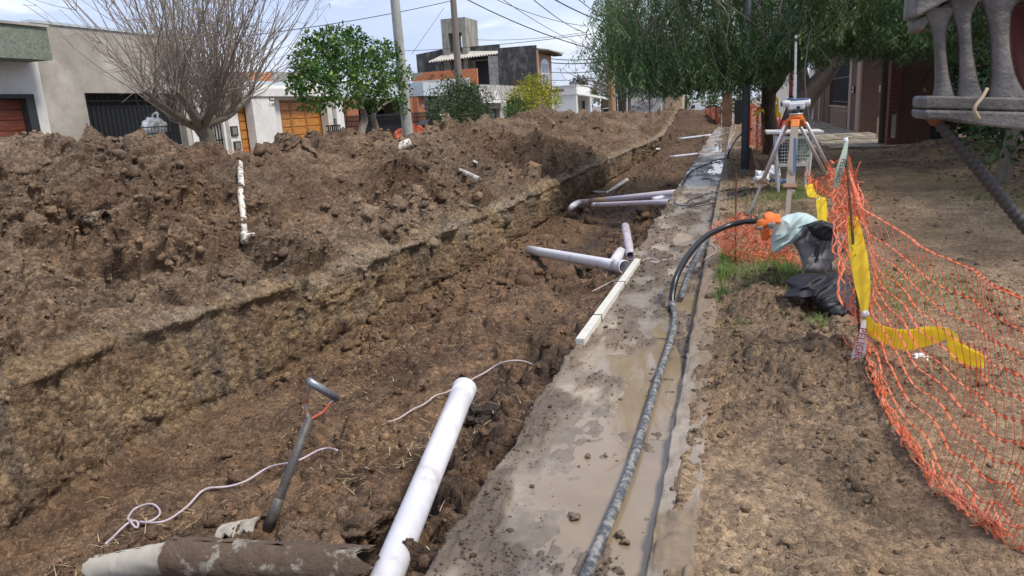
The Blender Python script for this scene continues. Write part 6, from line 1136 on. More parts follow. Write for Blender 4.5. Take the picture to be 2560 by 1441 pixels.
# crumpled heap of net around the rusty rod
Yk = float(vg(1840, 660)[1]); hp_ = thing('safety_net', 'crumpled heap of orange net tangled around the rusty rod', 'net', vg(1860, 650))
q = MB(); R_ = np.random.default_rng(21)
def inheap():
    while True:
        x, y = R_.uniform(1775, 1990), R_.uniform(538, 690); yt = np.interp(x, [1775, 1830, 1900, 1990], [572, 540, 545, 640]); yb = np.interp(x, [1775, 1820, 1850, 1920, 1990], [590, 640, 668, 665, 692])
        if yt < y < yb: return x, y
for k in range(620):
    x, y = inheap(); c = atY(x, y, Yk + R_.normal(0.05, 0.14)); c[2] = max(c[2], vz(c[0], c[1]) + 0.02); d = _n(R_.normal(0, 1, 3) * [1, 0.6, 0.8]) * R_.uniform(0.025, 0.075)
    q.tube(smooth_path([c - d, c - d * 0.3 + R_.normal(0, 0.016, 3), c + d * 0.4 + R_.normal(0, 0.016, 3), c + d], 6), R_.uniform(0.002, 0.0042), 4, cap=False, flat=0.35)
for k in range(330):
    x, y = inheap(); c = atY(x, y, Yk + R_.normal(0.02, 0.14)); c[2] = max(c[2], vz(c[0], c[1]) + 0.02); ha = _n(R_.normal(0, 1, 3)) * R_.uniform(0.008, 0.018); hb = _n(np.cross(ha, R_.normal(0, 1, 3))) * R_.uniform(0.006, 0.012); nn_ = _n(np.cross(ha, hb)) * 0.002
    q.add([c - ha, c - hb, c + ha, c + hb, c + nn_, c - nn_], [(0, 1, 4), (1, 2, 4), (2, 3, 4), (3, 0, 4), (1, 0, 5), (2, 1, 5), (3, 2, 5), (0, 3, 5)])
tag(q.build('strands', M_NET, hp_), kind='stuff')
def S4(a, b): p = atY(1900 + 110 * a, 600 + 55 * a + (62 - 30 * a) * b, Yk - 0.25 - 0.1 * b); return p + np.array([0.02 * math.sin(b * 9 + a * 4), 0.03 * math.sin(a * 11), 0])
net('draped_mesh', None, S4, 12, 6, 0.005, 0.004, 0.012, 11, hp_)
# far nets
def flat_net(label, pa, Ya, pb, Yb2, h_, na, nb, seed, r=0.012, lower=None):
    a, b = atY(*pa, Ya), atY(*pb, Yb2)
    def Sf(u, v): return a * (1 - u) + b * u + np.array([0.04 * math.sin(u * 14 + seed), 0.05 * math.sin(u * 9), -h_ * v - 0.04 * math.sin(u * 11 + seed)])
    return net('safety_net', label, Sf, na, nb, r, r, 0.012, seed, nodes=False, sub=1)
flat_net('orange net barrier with stakes in front of the far cars', (1762, 272), 46, (1803, 270), 44, 0.95, 26, 16, 31, 0.022); flat_net('orange net hanging between the steel post and the pepper trunk', (1872, 262), 24, (1908, 268), 21, 1.15, 34, 22, 32, 0.012); flat_net('orange net strip behind the pepper trunk', (1938, 285), 21.5, (1956, 300), 23, 0.7, 14, 12, 33, 0.012)
flat_net('orange net strip crossing in front of the barred gate house', (505, 376), 15.5, (640, 372), 19.5, 0.3, 24, 4, 34, 0.007); flat_net('orange net strip behind the crest below the concrete pole', (965, 338), 24, (1022, 318), 26, 0.4, 40, 9, 35, 0.014); flat_net('crumpled orange net at the foot of the terracotta column', (1034, 312), 28, (1062, 322), 29, 0.6, 22, 14, 36, 0.016)
for k in range(4):
    c = atY(1765 + k * 12, 300, 45.2 - 0.4 * k); tag(MB().tube([(c[0], c[1], -0.1), (c[0], c[1], 1.15)], 0.03, 6).build('stake', M_RUST), ['leftmost', 'second', 'third', 'rightmost'][k] + ' rusty stake of the far orange net barrier', 'stake', 'stakes of the far net barrier')
# ---- flat yellow hose and tapes
q = vg(2170, 800); Yq = float(pb_[1])
t_ = thing('lay_flat_hose', 'bright yellow flat hose hanging on the net and trailing right', 'hose', pb_)
ribbon([atY(2130, 540, Yq + 0.15), atY(2136, 575, Yq + 0.10), atY(2146, 640, Yq + 0.02), atY(2157, 715, Yq - 0.05), atY(2163, 785, Yq - 0.12)], [0.05, 0.075, 0.095, 0.085, 0.03], M_YEL, 'hanging_length', t_, 40, 0.5, axis=(1, 0, 0.0)); ribbon([atY(2163, 788, Yq - 0.12), atY(2185, 825, Yq - 0.15), atY(2260, 850, Yq - 0.25), atY(2330, 838, Yq - 0.35), atY(2375, 838, Yq - 0.40), atY(2395, 880, Yq - 0.45), atY(2462, 905, Yq - 0.55)], [0.03, 0.09, 0.12, 0.10, 0.05, 0.11, 0.07], M_YEL, 'trailing_length', t_, 70, 0.0, axis=(0.1, 0, 1)); blob('knot', M_BAGW, t_, atY(2163, 787, Yq - 0.13), (0.022, 0.022, 0.028), 77, 0.3, 2)
t_ = thing('lay_flat_hose', 'short yellow flat hose hanging beside the tripod leg', 'hose', vg(2056, 560)); ribbon([atY(2022, 462, 9.2), atY(2030, 487, 8.8), atY(2046, 495, 8.4), atY(2053, 505, 8.2), atY(2058, 560, 8.0)], [0.08, 0.09, 0.05, 0.10, 0.10], M_YEL, 'strip', t_, 40, 0.3, axis=(1, 0, 0.2)); blob('clip', M_STEEL, t_, atY(2046, 500, 8.3), (0.02, 0.02, 0.03), 78, 0.3, 1)
M_TAPEW = mat('white_tape', (0.62, 0.62, 0.62), 0.4, var=0.06); M_TAPEG = mat('pale_green_tape', (0.52, 0.60, 0.47), 0.45); M_RTXT = mat('red_print', (0.45, 0.03, 0.05), 0.5)
def flat_text(body, size, pa, pb, Y, m, parent, name='lettering', lift=0.012):
    a, b = atY(*pa, Y), atY(*pb, Y); x = _n(b - a); n_ = _n(CAMP - a); y = np.cross(n_, x); y = _n(y); n_ = np.cross(x, y); o = text_obj(name, body, size, (0, 0, 0), (0, 0, 0), m, None, 0.0008); off = world_loc(parent); c = (a + b) / 2 + n_ * lift - np.array(off)
    o.parent = parent; o.matrix_local = Matrix(((x[0], y[0], n_[0], c[0]), (x[1], y[1], n_[1], c[1]), (x[2], y[2], n_[2], c[2]), (0, 0, 0, 1))); return o
t_ = thing('warning_tape', 'torn white warning tape printed PELIGRO hanging below the yellow hose', 'tape', vg(2135, 920)); ribbon([atY(2160, 800, Yq - 0.16), atY(2156, 840, Yq - 0.18), atY(2148, 880, Yq - 0.18), atY(2134, 918, Yq - 0.18)], [0.02, 0.04, 0.075, 0.05], M_TAPEW, 'strip', t_, 24, 0.0, axis=(1, 0.0, 0.2), thick=0.002); flat_text('PELIGRO', 0.058, (2156, 826), (2141, 902), Yq - 0.18, M_RTXT, t_)
t_ = thing('warning_tape', 'pale green tape with black PELIGRO lettering wrapped on the leaning post', 'tape', ptop - [0, 0, 0.2]); ribbon([ptop + [0, -0.03, 0.02], atY(2108, 395, Yq + 0.05), atY(2098, 430, Yq + 0.05), atY(2090, 470, Yq + 0.08)], [0.015, 0.035, 0.045, 0.03], M_TAPEG, 'strip', t_, 24, 0.0, axis=(1, 0.0, 0.4), thick=0.002); flat_text('PELIGRO', 0.036, (2111, 392), (2091, 462), Yq + 0.04, M_WIRE, t_)
M_PAPER = mat('crumpled_paper', (0.66, 0.64, 0.64), 0.7, col2=(0.50, 0.30, 0.30), thr=(0.62, 0.68), vscale=18); c = vg(2300, 900); tag(blob('paper_litter', M_PAPER, None, c + [0, 0, 0.015], (0.055, 0.04, 0.02), 81, 0.6, 3), 'crumpled white paper on the ground behind the net', 'litter')
# ================================================================== clothing left on the verge
M_MINT = mat('pale_mint_cotton', (0.47, 0.60, 0.58), 0.85, var=0.06, vscale=3, bump=0.15, bscale=60); M_GREYC = mat('grey_work_cloth', (0.20, 0.19, 0.192), 0.9, var=0.12, vscale=5, bump=0.2, bscale=80); M_BLACKC = mat('black_cloth', (0.016, 0.016, 0.02), 0.6, var=0.2, vscale=6, bump=0.15, bscale=60); M_ORCAP = mat('orange_cap_cloth', (0.74, 0.17, 0.03), 0.75, var=0.06); M_TANC = mat('grey_lining', (0.24, 0.215, 0.195), 0.85)
def lump(name, outline, Y, thick, m, parent=None, fold=0.35, seed=1, fdir=(1.0, 0.3), ff=6.0, ctr=None, back=0.5, tilt=(0, 0)):
    """a crumpled piece of cloth with the given outline, real thickness and folds on its front"""
    o = np.array(outline, float); n = 140; oc = np.vstack([o, o[:1]]); L_ = np.concatenate([[0], np.cumsum(np.linalg.norm(np.diff(oc, axis=0), axis=1))]); tt_ = np.linspace(0, L_[-1], n); B_ = np.stack([np.interp(tt_, L_, oc[:, 0]), np.interp(tt_, L_, oc[:, 1])], 1); c = o.mean(0) if ctr is None else np.array(ctr, float); K = 34; px_m = Y / FPX; q = MB()
    r_ = np.maximum(1 - np.arange(K + 1) / K, 0.001)[:, None]; X_ = c[0] + (B_[None, :, 0] - c[0]) * r_; Z_ = c[1] + (B_[None, :, 1] - c[1]) * r_; prof = np.sqrt(np.clip(1 - r_ ** 3, 0, 1)) * np.ones_like(X_); fx, fy_ = (X_ - c[0]) * px_m, (Z_ - c[1]) * px_m
    w = fx * fdir[0] + fy_ * fdir[1]; v = -fx * fdir[1] + fy_ * fdir[0]; wob = vn(v * 5, w * 4, seed + 2)
    f1 = 1 - np.abs(vn(w * ff * 1.3 + 0.9 * wob, v * ff * 0.3, seed)); f2 = 1 - np.abs(vn(w * ff * 2.6 + 1.3 * wob + v * 3, v * ff * 0.9, seed + 5)); f3 = vn(w * ff * 5, v * ff * 3, seed + 8)
    fo = 0.62 * f1 ** 1.5 + 0.34 * f2 ** 2 + 0.06 * f3; d1 = thick * prof * ((1 - fold) + fold * 1.5 * fo)
    rays = np.einsum('ij,abj->abi', RC, np.stack([X_ - PCX, Z_ - PCY, np.full_like(X_, FPX)], -1)); rays /= rays[..., 1:2]
    for side in (1, -1):
        dep = Y - (d1 if side == 1 else -thick * back * prof) + tilt[0] * fx + tilt[1] * fy_; G = CAMP + rays * dep[..., None]; q.grid(G if side == -1 else G[:, ::-1])
    return q.build(name, m, parent, True)
Yc_ = float(vg(1990, 720)[1]) + 0.1
tw = lump('work_trousers', [(1956, 742), (1975, 722), (1962, 704), (1985, 688), (2030, 682), (2060, 684), (2090, 680), (2128, 690), (2140, 720), (2150, 765), (2146, 796), (2110, 802), (2075, 792), (2050, 772), (2020, 748), (1995, 742), (1975, 750)], Yc_ - 0.62, 0.18, M_BLACKC, None, 0.45, 3, (0.5, 0.86), 7.0, ctr=(2070, 735), tilt=(0.1, -1.1)); tag(tw, 'black work trousers lying in a heap on the bare earth', 'clothing')
jk = thing('work_jacket', 'grey and black work jacket draped over the net heap', 'clothing', vg(2040, 690)); lump('body', [(1980, 606), (2000, 590), (2015, 568), (2050, 556), (2090, 572), (2108, 585), (2122, 608), (2124, 628), (2104, 632), (2088, 648), (2072, 668), (2064, 684), (2010, 683), (2003, 652), (1995, 628)], Yc_ - 0.10, 0.17, M_GREYC, jk, 0.5, 7, (0.95, 0.3), 8.0, ctr=(2040, 618), tilt=(0, -0.5)); lump('dark_hood', [(2014, 563), (2030, 556), (2055, 550), (2085, 562), (2102, 572), (2095, 585), (2070, 604), (2050, 600), (2030, 588)], Yc_ - 0.24, 0.09, M_BLACKC, jk, 0.6, 9, (0.7, 0.7), 9.0); lump('cuff', [(2100, 590), (2118, 598), (2126, 612), (2122, 630), (2106, 630), (2100, 612)], Yc_ - 0.28, 0.05, M_TANC, jk, 0.4, 13, (1, 0), 9.0); lump('zip_strip', [(2016, 606), (2040, 600), (2052, 608), (2048, 640), (2036, 676), (2022, 678), (2034, 640), (2040, 616)], Yc_ - 0.27, 0.02, M_BLACKC, jk, 0.3, 17, (1, 0), 9.0, ctr=(2042, 622))
lump('glove', [(2072, 650), (2085, 655), (2088, 668), (2104, 660), (2106, 668), (2090, 680), (2062, 682), (2062, 668)], Yc_ - 0.16, 0.05, M_TANC, None, 0.4, 19, (1, 0), 9.0); tag(bpy.data.objects['glove'], 'worn grey glove beside the grey jacket', 'glove')
sh = lump('shirt', [(1927, 590), (1935, 570), (1948, 548), (1965, 538), (1995, 531), (2015, 533), (2035, 542), (2046, 551), (2020, 560), (2012, 572), (2005, 590), (1985, 602), (1965, 616), (1948, 630), (1934, 634), (1928, 622)], Yc_ - 0.16, 0.16, M_MINT, None, 0.42, 23, (0.85, 0.5), 7.0, ctr=(1968, 578), tilt=(0, -0.4)); tag(sh, 'pale mint shirt draped over the hose end', 'clothing')
cp = thing('cap', 'bright orange cap with grey panels resting on the hose end', 'hat', atY(1920, 578, Yc_ - 0.22)); lump('crown', [(1888, 566), (1893, 552), (1908, 546), (1910, 534), (1925, 529), (1940, 536), (1950, 536), (1953, 556), (1938, 566), (1918, 572), (1902, 578), (1890, 574)], Yc_ - 0.27, 0.10, M_ORCAP, cp, 0.10, 29, (0.4, 0.9), 5.0, tilt=(0, -0.3)); lump('grey_panel', [(1891, 570), (1904, 563), (1910, 566), (1906, 576), (1895, 577)], Yc_ - 0.36, 0.02, M_TANC, cp, 0.2, 31); lump('grey_panel', [(1918, 560), (1935, 554), (1940, 560), (1936, 570), (1920, 573)], Yc_ - 0.375, 0.02, M_TANC, cp, 0.2, 33); lump('flap', [(1900, 578), (1925, 570), (1928, 590), (1918, 602), (1904, 600)], Yc_ - 0.20, 0.03, M_ORCAP, cp, 0.1, 35)
# ================================================================== machine part hanging into view at the top right
M_CAST = mat('worn_cast_steel', (0.10, 0.09, 0.084), 0.5, var=0.5, vscale=7, metal=0.0, col2=(0.20, 0.18, 0.165), thr=(0.42, 0.72), bump=0.5, bscale=60); M_CASTR = mat('rust_edge', (0.20, 0.07, 0.035), 0.8, var=0.3, vscale=9); M_MRED = mat('faded_red_machine_paint', (0.21, 0.055, 0.045), 0.55, var=0.2, vscale=6, col2=(0.15, 0.06, 0.045))
YM = 1.75; mc = thing('machine_frame', 'grey cast steel machine frame with curved ribs and red body', 'machine', (atY(2440, 300, YM)[0], YM, atY(2440, 326, YM)[2]))
def mpoly(name, pts, dep, m, y0=0.0): q = MB(); q.prism([atY(x, y, YM + y0) for x, y in pts], (0, dep, 0)); return q.build(name, m, mc, bevel=0.008)
mpoly('upper_plate', [(2296, -60), (2288, 36), (2294, 42), (2372, 0), (2500, -60)], 0.12, M_CAST, -0.03); mpoly('upper_beam', [(2294, 48), (2296, 74), (2310, 78), (2322, 58), (2370, 44), (2390, 30), (2440, 6), (2800, -10), (2800, -90), (2500, -90), (2372, 4)], 0.10, M_CAST, 0.0); mpoly('rust_lug', [(2297, 60), (2298, 78), (2312, 80), (2316, 66), (2308, 58)], 0.06, M_CASTR, 0.02)
def rib(sec):
    q = MB(); rings = []
    ys_ = np.linspace(sec[0][0], sec[-1][0], 22); xl = np.interp(ys_, [s[0] for s in sec], [s[1] for s in sec]); xr = np.interp(ys_, [s[0] for s in sec], [s[2] for s in sec])
    for k in range(2): xl[1:-1] = (xl[:-2] + xl[1:-1] * 2 + xl[2:]) / 4; xr[1:-1] = (xr[:-2] + xr[1:-1] * 2 + xr[2:]) / 4
    for y, a, b in zip(ys_, xl, xr):
        ring = []
        for k in range(14):
            t = 2 * math.pi * k / 14; cx, cy = math.copysign(abs(math.cos(t)) ** 0.32, math.cos(t)), math.copysign(abs(math.sin(t)) ** 0.32, math.sin(t)); ring.append(atY((a + b) / 2 + (b - a) / 2 * cx, y, YM + 0.05 + 0.055 * cy))
        rings.append(ring)
    G = np.array([r_ + r_[:1] for r_ in rings]); q.grid(G); return q.build('rib', M_CAST, mc, True)
rib([(20, 2300, 2400), (55, 2318, 2372), (80, 2331, 2367), (128, 2336, 2366), (180, 2337, 2372), (215, 2336, 2380), (246, 2330, 2392)]); rib([(-10, 2360, 2460), (40, 2380, 2428), (80, 2392, 2430), (128, 2396, 2432), (180, 2397, 2442), (215, 2394, 2450), (246, 2386, 2466)]); rib([(-20, 2440, 2580), (20, 2458, 2530), (80, 2472, 2524), (128, 2476, 2526), (180, 2476, 2536), (215, 2474, 2550), (250, 2466, 2580)])
mpoly('lower_bar', [(2313, 246), (2322, 240), (2600, 246), (2760, 252), (2760, 292), (2560, 278), (2313, 272)], 0.12, M_CAST, -0.02); mpoly('lower_lip', [(2313, 275), (2560, 281), (2700, 292), (2700, 345), (2560, 326), (2440, 312), (2380, 302), (2318, 300), (2312, 290)], 0.13, M_CAST, -0.025)
mpoly('red_panel', [(2521, 8), (2700, 0), (2700, 260), (2560, 240), (2540, 190), (2530, 130), (2524, 60)], 0.05, M_MRED, 0.13)
bq = atY(2760, -40, YM + 0.05); q = MB(); q.prism([bq + [-0.10, -0.06, -0.1], bq + [0.14, -0.06, -0.1], bq + [1.3, -0.06, 4.6], bq + [1.0, -0.06, 4.6]], (0, 0.16, 0)); q.build('boom_arm', M_MRED, mc, bevel=0.02)
q = MB(); q.tube(smooth_path([atY(2448, 298, YM - 0.045), atY(2436, 272, YM - 0.05), atY(2455, 245, YM - 0.04), atY(2468, 222, YM - 0.03)], 16), 0.0035, 6); q.build('string', M_STRAW if False else mat('frayed_string', (0.42, 0.32, 0.22), 0.9), mc, True)
rp0, rp1 = atY(2343, 300, YM + 0.03), atY(2720, 760, YM + 0.1); rp1 = rp0 + (rp1 - rp0) * ((rp0[2] - 0.1) / (rp0[2] - rp1[2])); t_ = thing('ribbed_rod', 'dark ribbed steel rod hanging slantwise below the machine frame', 'rod', rp1); n = 620; pp = [rp0 + (rp1 - rp0) * k / n for k in range(n + 1)]; q = MB(); q.tube(pp, [0.0120 + 0.0014 * math.sin(k * 1.25) for k in range(n + 1)], 12); q.build('shaft', mat('dark_ribbed_steel', (0.05, 0.045, 0.044), 0.55, var=0.25, vscale=10, col2=(0.11, 0.075, 0.06), thr=(0.55, 0.7)), t_, True); q = MB(); q.tube([rp0 - [0, 0, 0.004], rp0 + _n(rp0 - rp1) * 0.03], 0.014, 10); q.build('end', M_CASTR, t_, True)
# wire waste basket with a white bag, across the street
wb = atX(385, 330, -12.5); t_ = thing('waste_basket', 'black wire street basket behind the crest before the black gate', 'bin', (wb[0], wb[1], 0.0)); q = MB(); x0, x1 = -0.0, 0.0
yA, yB = float(atX(345, 322, -12.5)[1]), float(atX(427, 322, -12.5)[1]); zT = float(atX(385, 318, -12.5)[2])
for z, s in ((zT, 1.0), (zT - 0.14, 0.8)): q.tube([(-12.5 - 0.2, yA + (yB - yA) * (1 - s) / 2, z), (-12.5 - 0.2, yB - (yB - yA) * (1 - s) / 2, z), (-12.5 + 0.2, yB - (yB - yA) * (1 - s) / 2, z), (-12.5 + 0.2, yA + (yB - yA) * (1 - s) / 2, z), (-12.5 - 0.2, yA + (yB - yA) * (1 - s) / 2, z)], 0.012, 6)
for k in range(9): y = yA + (yB - yA) * (k + 0.5) / 9; q.tube([(-12.3, y, zT), (-12.35, y * 0.8 + 0.2 * (yA + yB) / 2, zT - 0.28), (-12.65, y * 0.8 + 0.2 * (yA + yB) / 2, zT - 0.28), (-12.7, y, zT)], 0.008, 4)
q.build('basket', M_BLACK, t_); q = MB(); q.tube([(-12.5, (yA + yB) / 2, -0.05), (-12.5, (yA + yB) / 2, zT - 0.28)], 0.03, 8); q.build('post', M_BLACK, t_)
c = np.array([-12.5, float(atX(384, 318, -12.5)[1]), zT]); t_ = thing('plastic_bag', 'tied white plastic bag in the wire street basket', 'bag', c - [0, 0, 0.25]); blob('sack', M_BAGW, t_, c + [0, 0, -0.03], (0.16, 0.34, 0.24), 91, 0.22, 3); q = MB(); q.tube(smooth_path([c + [0, 0.0, 0.16], c + [0, 0.05, 0.27], c + [0, 0.2, 0.30], c + [0, 0.16, 0.2]], 12), 0.03, 6, flat=0.4); q.build('handle', M_BAGW, t_, True)
bq = atX(832, 321, -12.6); t_ = thing('waste_basket', 'low black basket rack left of the orange tree', 'bin', (bq[0], bq[1], 0)); ya_, yb_ = float(atX(816, 321, -12.6)[1]), float(atX(850, 321, -12.6)[1]); q = MB(); q.bx(-12.62, -12.58, ya_, yb_, bq[2] + 0.06, bq[2] + 0.10); q.bx(-12.62, -12.58, ya_, yb_, bq[2] - 0.12, bq[2] - 0.08); q.build('rim', M_BLACK, t_)
for k in range(7): y = ya_ + (yb_ - ya_) * (k + 0.5) / 7; q = MB(); q.bx(-12.575, -12.55, y - 0.02, y + 0.02, bq[2] - 0.12, bq[2] + 0.10); q.build('slat', M_BLACK, t_)
q = MB(); q.bx(-12.63, -12.57, (ya_ + yb_) / 2 - 0.03, (ya_ + yb_) / 2 + 0.03, -0.05, bq[2] - 0.12); q.build('post', M_BLACK, t_)
c = atX(1054, 312, -12.8); t_ = thing('letter_box', 'small dark roofed letter box beside the terracotta column', 'letter box', (c[0], c[1], 0)); q = MB(); q.prism([c + [0, -0.5, 0], c + [0, 0.5, 0], c + [0, 0, 0.18]], (0.4, 0, 0)); q.build('roof', M_BLACK, t_); q = MB(); q.bx(c[0] + 0.1, c[0] + 0.3, c[1] - 0.12, c[1] + 0.12, -0.05, c[2] - 0.002); q.build('post', M_BLACK, t_)
# ================================================================== trees and shrubs
def leaf_mat(nm, rough=0.45, spec=0.45): return mat(nm, (0.05, 0.1, 0.03), rough, attr=True, spec=spec, transl=0.3)
M_LEAF = leaf_mat('leaf'); M_BARK = mat('rough_bark', (0.075, 0.058, 0.045), 0.95, var=0.4, vscale=8, bump=1.0, bscale=22, stretch=(1, 1, 0.35)); M_BARKG = mat('grey_bark', (0.19, 0.165, 0.13), 0.9, var=0.3, vscale=6, bump=0.6, bscale=25, stretch=(1, 1, 0.4)); M_TWIG = mat('grey_brown_twig', (0.235, 0.195, 0.155), 0.85, var=0.25, vscale=4)
def leaf_quads(c, d, s, L_, W_, fold=0.25):
    """one bent quad per leaf: base, side, tip, side"""
    n = np.cross(d, s); b0 = c; tip = c + d * L_[:, None]; m = c + d * (L_ * 0.45)[:, None] + n * (L_ * fold * 0.3)[:, None]; V = np.stack([b0, m + s * (W_ / 2)[:, None], tip - n * (L_ * 0.12)[:, None], m - s * (W_ / 2)[:, None]], 1); return V
def unit(a): return a / (np.linalg.norm(a, axis=-1, keepdims=True) + 1e-9)
def leaves(name, c, d, L_, W_, tint, parent, m=None, rough=0.42):
    n = len(c); d = unit(d); s = unit(np.cross(d, rng.normal(0, 1, (n, 3)))); V = leaf_quads(c, d, s, L_, W_); C4 = np.repeat(np.concatenate([tint, np.full((n, 1), rough)], 1)[:, None], 4, 1).reshape(-1, 4); F = np.arange(n * 4).reshape(-1, 4)
    off = np.array(world_loc(parent)) if parent is not None else np.zeros(3); return np_mesh(name, V.reshape(-1, 3) - off, F, m or M_LEAF, parent, smooth=False, col=C4)
def limb(b, pts, r, n=8, m=14): b.tube(smooth_path(pts, m), list(np.interp(np.linspace(0, 1, m), np.linspace(0, 1, len(r)), r)), n)
# ---- weeping pepper trees over the verge
def pepper(label, base, forks, xr, yr, nst, zbot, seed, dens_near=0.6, ztop=6.2):
    R_ = np.random.default_rng(seed); t_ = thing('pepper_tree', label, 'tree', base); b = MB(); limb(b, forks[0][0], forks[0][1], 12, 20); b.build('trunk', M_BARK, t_, True)
    for pts, r in forks[1:]: b = MB(); limb(b, pts, r, 8, 16); b.build('limb', M_BARK, t_, True)
    # hanging shoots with narrow leaflets in herringbone rows
    K = 34; per = []
    ncl = nst // 7; cy_ = yr[0] + (yr[1] - yr[0]) * R_.beta(1.0, 1.4, ncl); lo = np.maximum(xr[0], xr[2] * cy_); cx_ = lo + (xr[1] - lo) * R_.uniform(0, 1, ncl); ci = R_.integers(0, ncl, nst); x = cx_[ci] + R_.normal(0, 0.10, nst); y = cy_[ci] + R_.normal(0, 0.14, nst); clz = np.where(R_.uniform(0, 1, ncl) < 0.45, np.abs(R_.normal(0, 0.18, ncl)), R_.uniform(0, ztop - 3.0, ncl))
    L_ = R_.uniform(0.45, 1.6, nst); zb = zbot(x, y) + clz[ci] + np.abs(R_.normal(0, 0.14, nst))
    top = np.stack([x, y, zb + L_], 1); sway = R_.normal(0, 0.30, (nst, 2)) + R_.normal(0, 0.35, (ncl, 2))[ci]; az = R_.uniform(0, 6.28, nst)
    u = (np.arange(K) / K)[None]; side = np.where(np.arange(K) % 2, 1, -1)[None]
    cx = top[:, :1] + sway[:, :1] * u ** 1.5 + 0.03 * np.sin(u * 9 + az[:, None]); cy = top[:, 1:2] + sway[:, 1:] * u ** 1.5; cz = top[:, 2:] - L_[:, None] * u
    c = np.stack([cx, cy, cz], -1).reshape(-1, 3); a = az[:, None] + R_.normal(0, 0.35, (nst, K)) + np.where(side > 0, 0, math.pi)
    d = np.stack([np.cos(a) * 0.75, np.sin(a) * 0.75, -R_.uniform(0.45, 1.1, (nst, K))], -1).reshape(-1, 3)
    n = nst * K; tone = np.repeat(R_.uniform(0, 1, ncl)[ci], K) * 0.6 + np.repeat(R_.uniform(0, 1, nst), K) * 0.2 + R_.uniform(0, 0.2, n); yel = np.repeat(R_.uniform(0, 1, ncl)[ci] ** 3, K)[:, None]
    tint = np.stack([0.05 + 0.10 * tone, 0.105 + 0.145 * tone, 0.05 + 0.04 * tone], 1) * (1 - yel * 0.5) + np.array([0.13, 0.16, 0.03]) * yel * 0.5
    leaves('crown', c, d, R_.uniform(0.08, 0.14, n), R_.uniform(0.018, 0.030, n), tint, t_, rough=0.6)
    b = MB()
    for i in R_.choice(nst, 260, replace=False): b.tube([top[i] + [0, 0, 0.3], top[i] + [sway[i, 0] * 0.35, sway[i, 1] * 0.35, -L_[i] * 0.5], top[i] + [sway[i, 0], sway[i, 1], -L_[i]]], [0.008, 0.005, 0.003], 4, cap=False)
    for i in R_.choice(nst, 46, replace=False): q = top[i]; b.tube(smooth_path([q + [R_.normal(0, 0.5), R_.normal(0, 0.4), 0.9], q + [R_.normal(0, 0.2), 0, 0.3], q + [0, 0, -0.2], q + [R_.normal(0, 0.12), 0, -0.7]], 8), [0.028, 0.024, 0.02, 0.017, 0.014, 0.011, 0.008, 0.006], 5, cap=False)
    tag(b.build('hanging_twigs', M_TWIG, t_, True), kind='stuff'); return t_
def zb_a(x, y): return np.interp(x, [-3.6, -3.1, -2.7, -2.3, -1.8, 0.4, 0.9, 1.6], [3.2, 2.6, 2.1, 1.85, 1.62, 1.62, 1.95, 2.1]) + 0.012 * (y - 18)
B1 = vg(1929, 388); Y1 = float(B1[1])
pepper('weeping pepper tree whose crown hangs over the far gutter', B1, [([B1 - [0, 0, 0.1], atY(1927, 330, Y1), atY(1920, 280, Y1), atY(1922, 235, Y1), atY(1915, 190, Y1), atY(1880, 120, Y1 - 0.6), atY(1840, 0, Y1 - 1.4)], [0.25, 0.20, 0.18, 0.18, 0.17, 0.13, 0.10]), ([atY(1922, 235, Y1), atY(1945, 205, Y1), atY(1965, 170, Y1 + 0.2), atY(2000, 90, Y1 + 0.4), atY(2020, -40, Y1)], [0.16, 0.13, 0.12, 0.10, 0.08]), ([atY(1905, 175, Y1 - 0.2), atY(1800, 120, Y1 - 1), atY(1720, 40, Y1 - 2), atY(1650, -60, Y1 - 2.5)], [0.12, 0.09, 0.07, 0.05]), ([atY(1915, 200, Y1), atY(1890, 150, Y1 + 1), atY(1860, 40, Y1 + 2)], [0.1, 0.08, 0.06])], (-3.8, 1.7, -0.162), (15.6, 22.5), 3100, zb_a, 71)
def zb_b(x, y): return np.interp(x, [1.0, 1.8, 2.6, 3.4, 4.2, 5.2], [2.15, 2.4, 2.25, 2.05, 1.95, 1.9]) + 0.02 * (y - 17)
B2 = vg(1996, 352); Y2 = float(B2[1])
pepper('pepper tree with a thick leaning trunk behind the optical level', B2, [([B2 - [0, 0, 0.1], atY(2000, 290, Y2), atY(2012, 250, Y2), atY(2040, 215, Y2), atY(2075, 170, Y2), atY(2110, 90, Y2), atY(2150, -50, Y2)], [0.42, 0.36, 0.34, 0.31, 0.27, 0.22, 0.16]), ([atY(2010, 255, Y2), atY(2008, 210, Y2), atY(2000, 150, Y2), atY(1990, 40, Y2)], [0.28, 0.22, 0.17, 0.12]), ([atY(2075, 170, Y2), atY(2050, 110, Y2 - 0.5), atY(2040, 0, Y2 - 1)], [0.18, 0.14, 0.1]), ([atY(2090, 150, Y2), atY(2180, 110, Y2 - 1), atY(2260, 20, Y2 - 2)], [0.15, 0.1, 0.07])], (1.0, 5.4, -9), (14.5, 21.5), 2700, zb_b, 73)
# slim dark tree by the gate pillar
c = vg(2212, 362); t_ = thing('tree', 'slim dark trunk in front of the brick house end wall', 'tree', c); Yd = float(c[1]); b = MB(); limb(b, [c - [0, 0, 0.1], atY(2212, 300, Yd), atY(2216, 230, Yd), atY(2218, 150, Yd), atY(2225, 20, Yd)], [0.17, 0.14, 0.14, 0.13, 0.09], 10); b.build('trunk', M_BARK, t_, True)
n = 1500; q = np.stack([rng.normal(c[0] - 0.2, 0.55, n), rng.normal(Yd - 0.5, 0.5, n), rng.uniform(2.4, 4.6, n)], 1); leaves('crown', q, rng.normal(0, 1, (n, 3)) * [0.6, 0.6, 0.5] + [0, 0, -0.8], rng.uniform(0.08, 0.14, n), rng.uniform(0.018, 0.03, n), np.array([0.06, 0.09, 0.025]) * rng.uniform(0.6, 1.7, (n, 1)), t_)
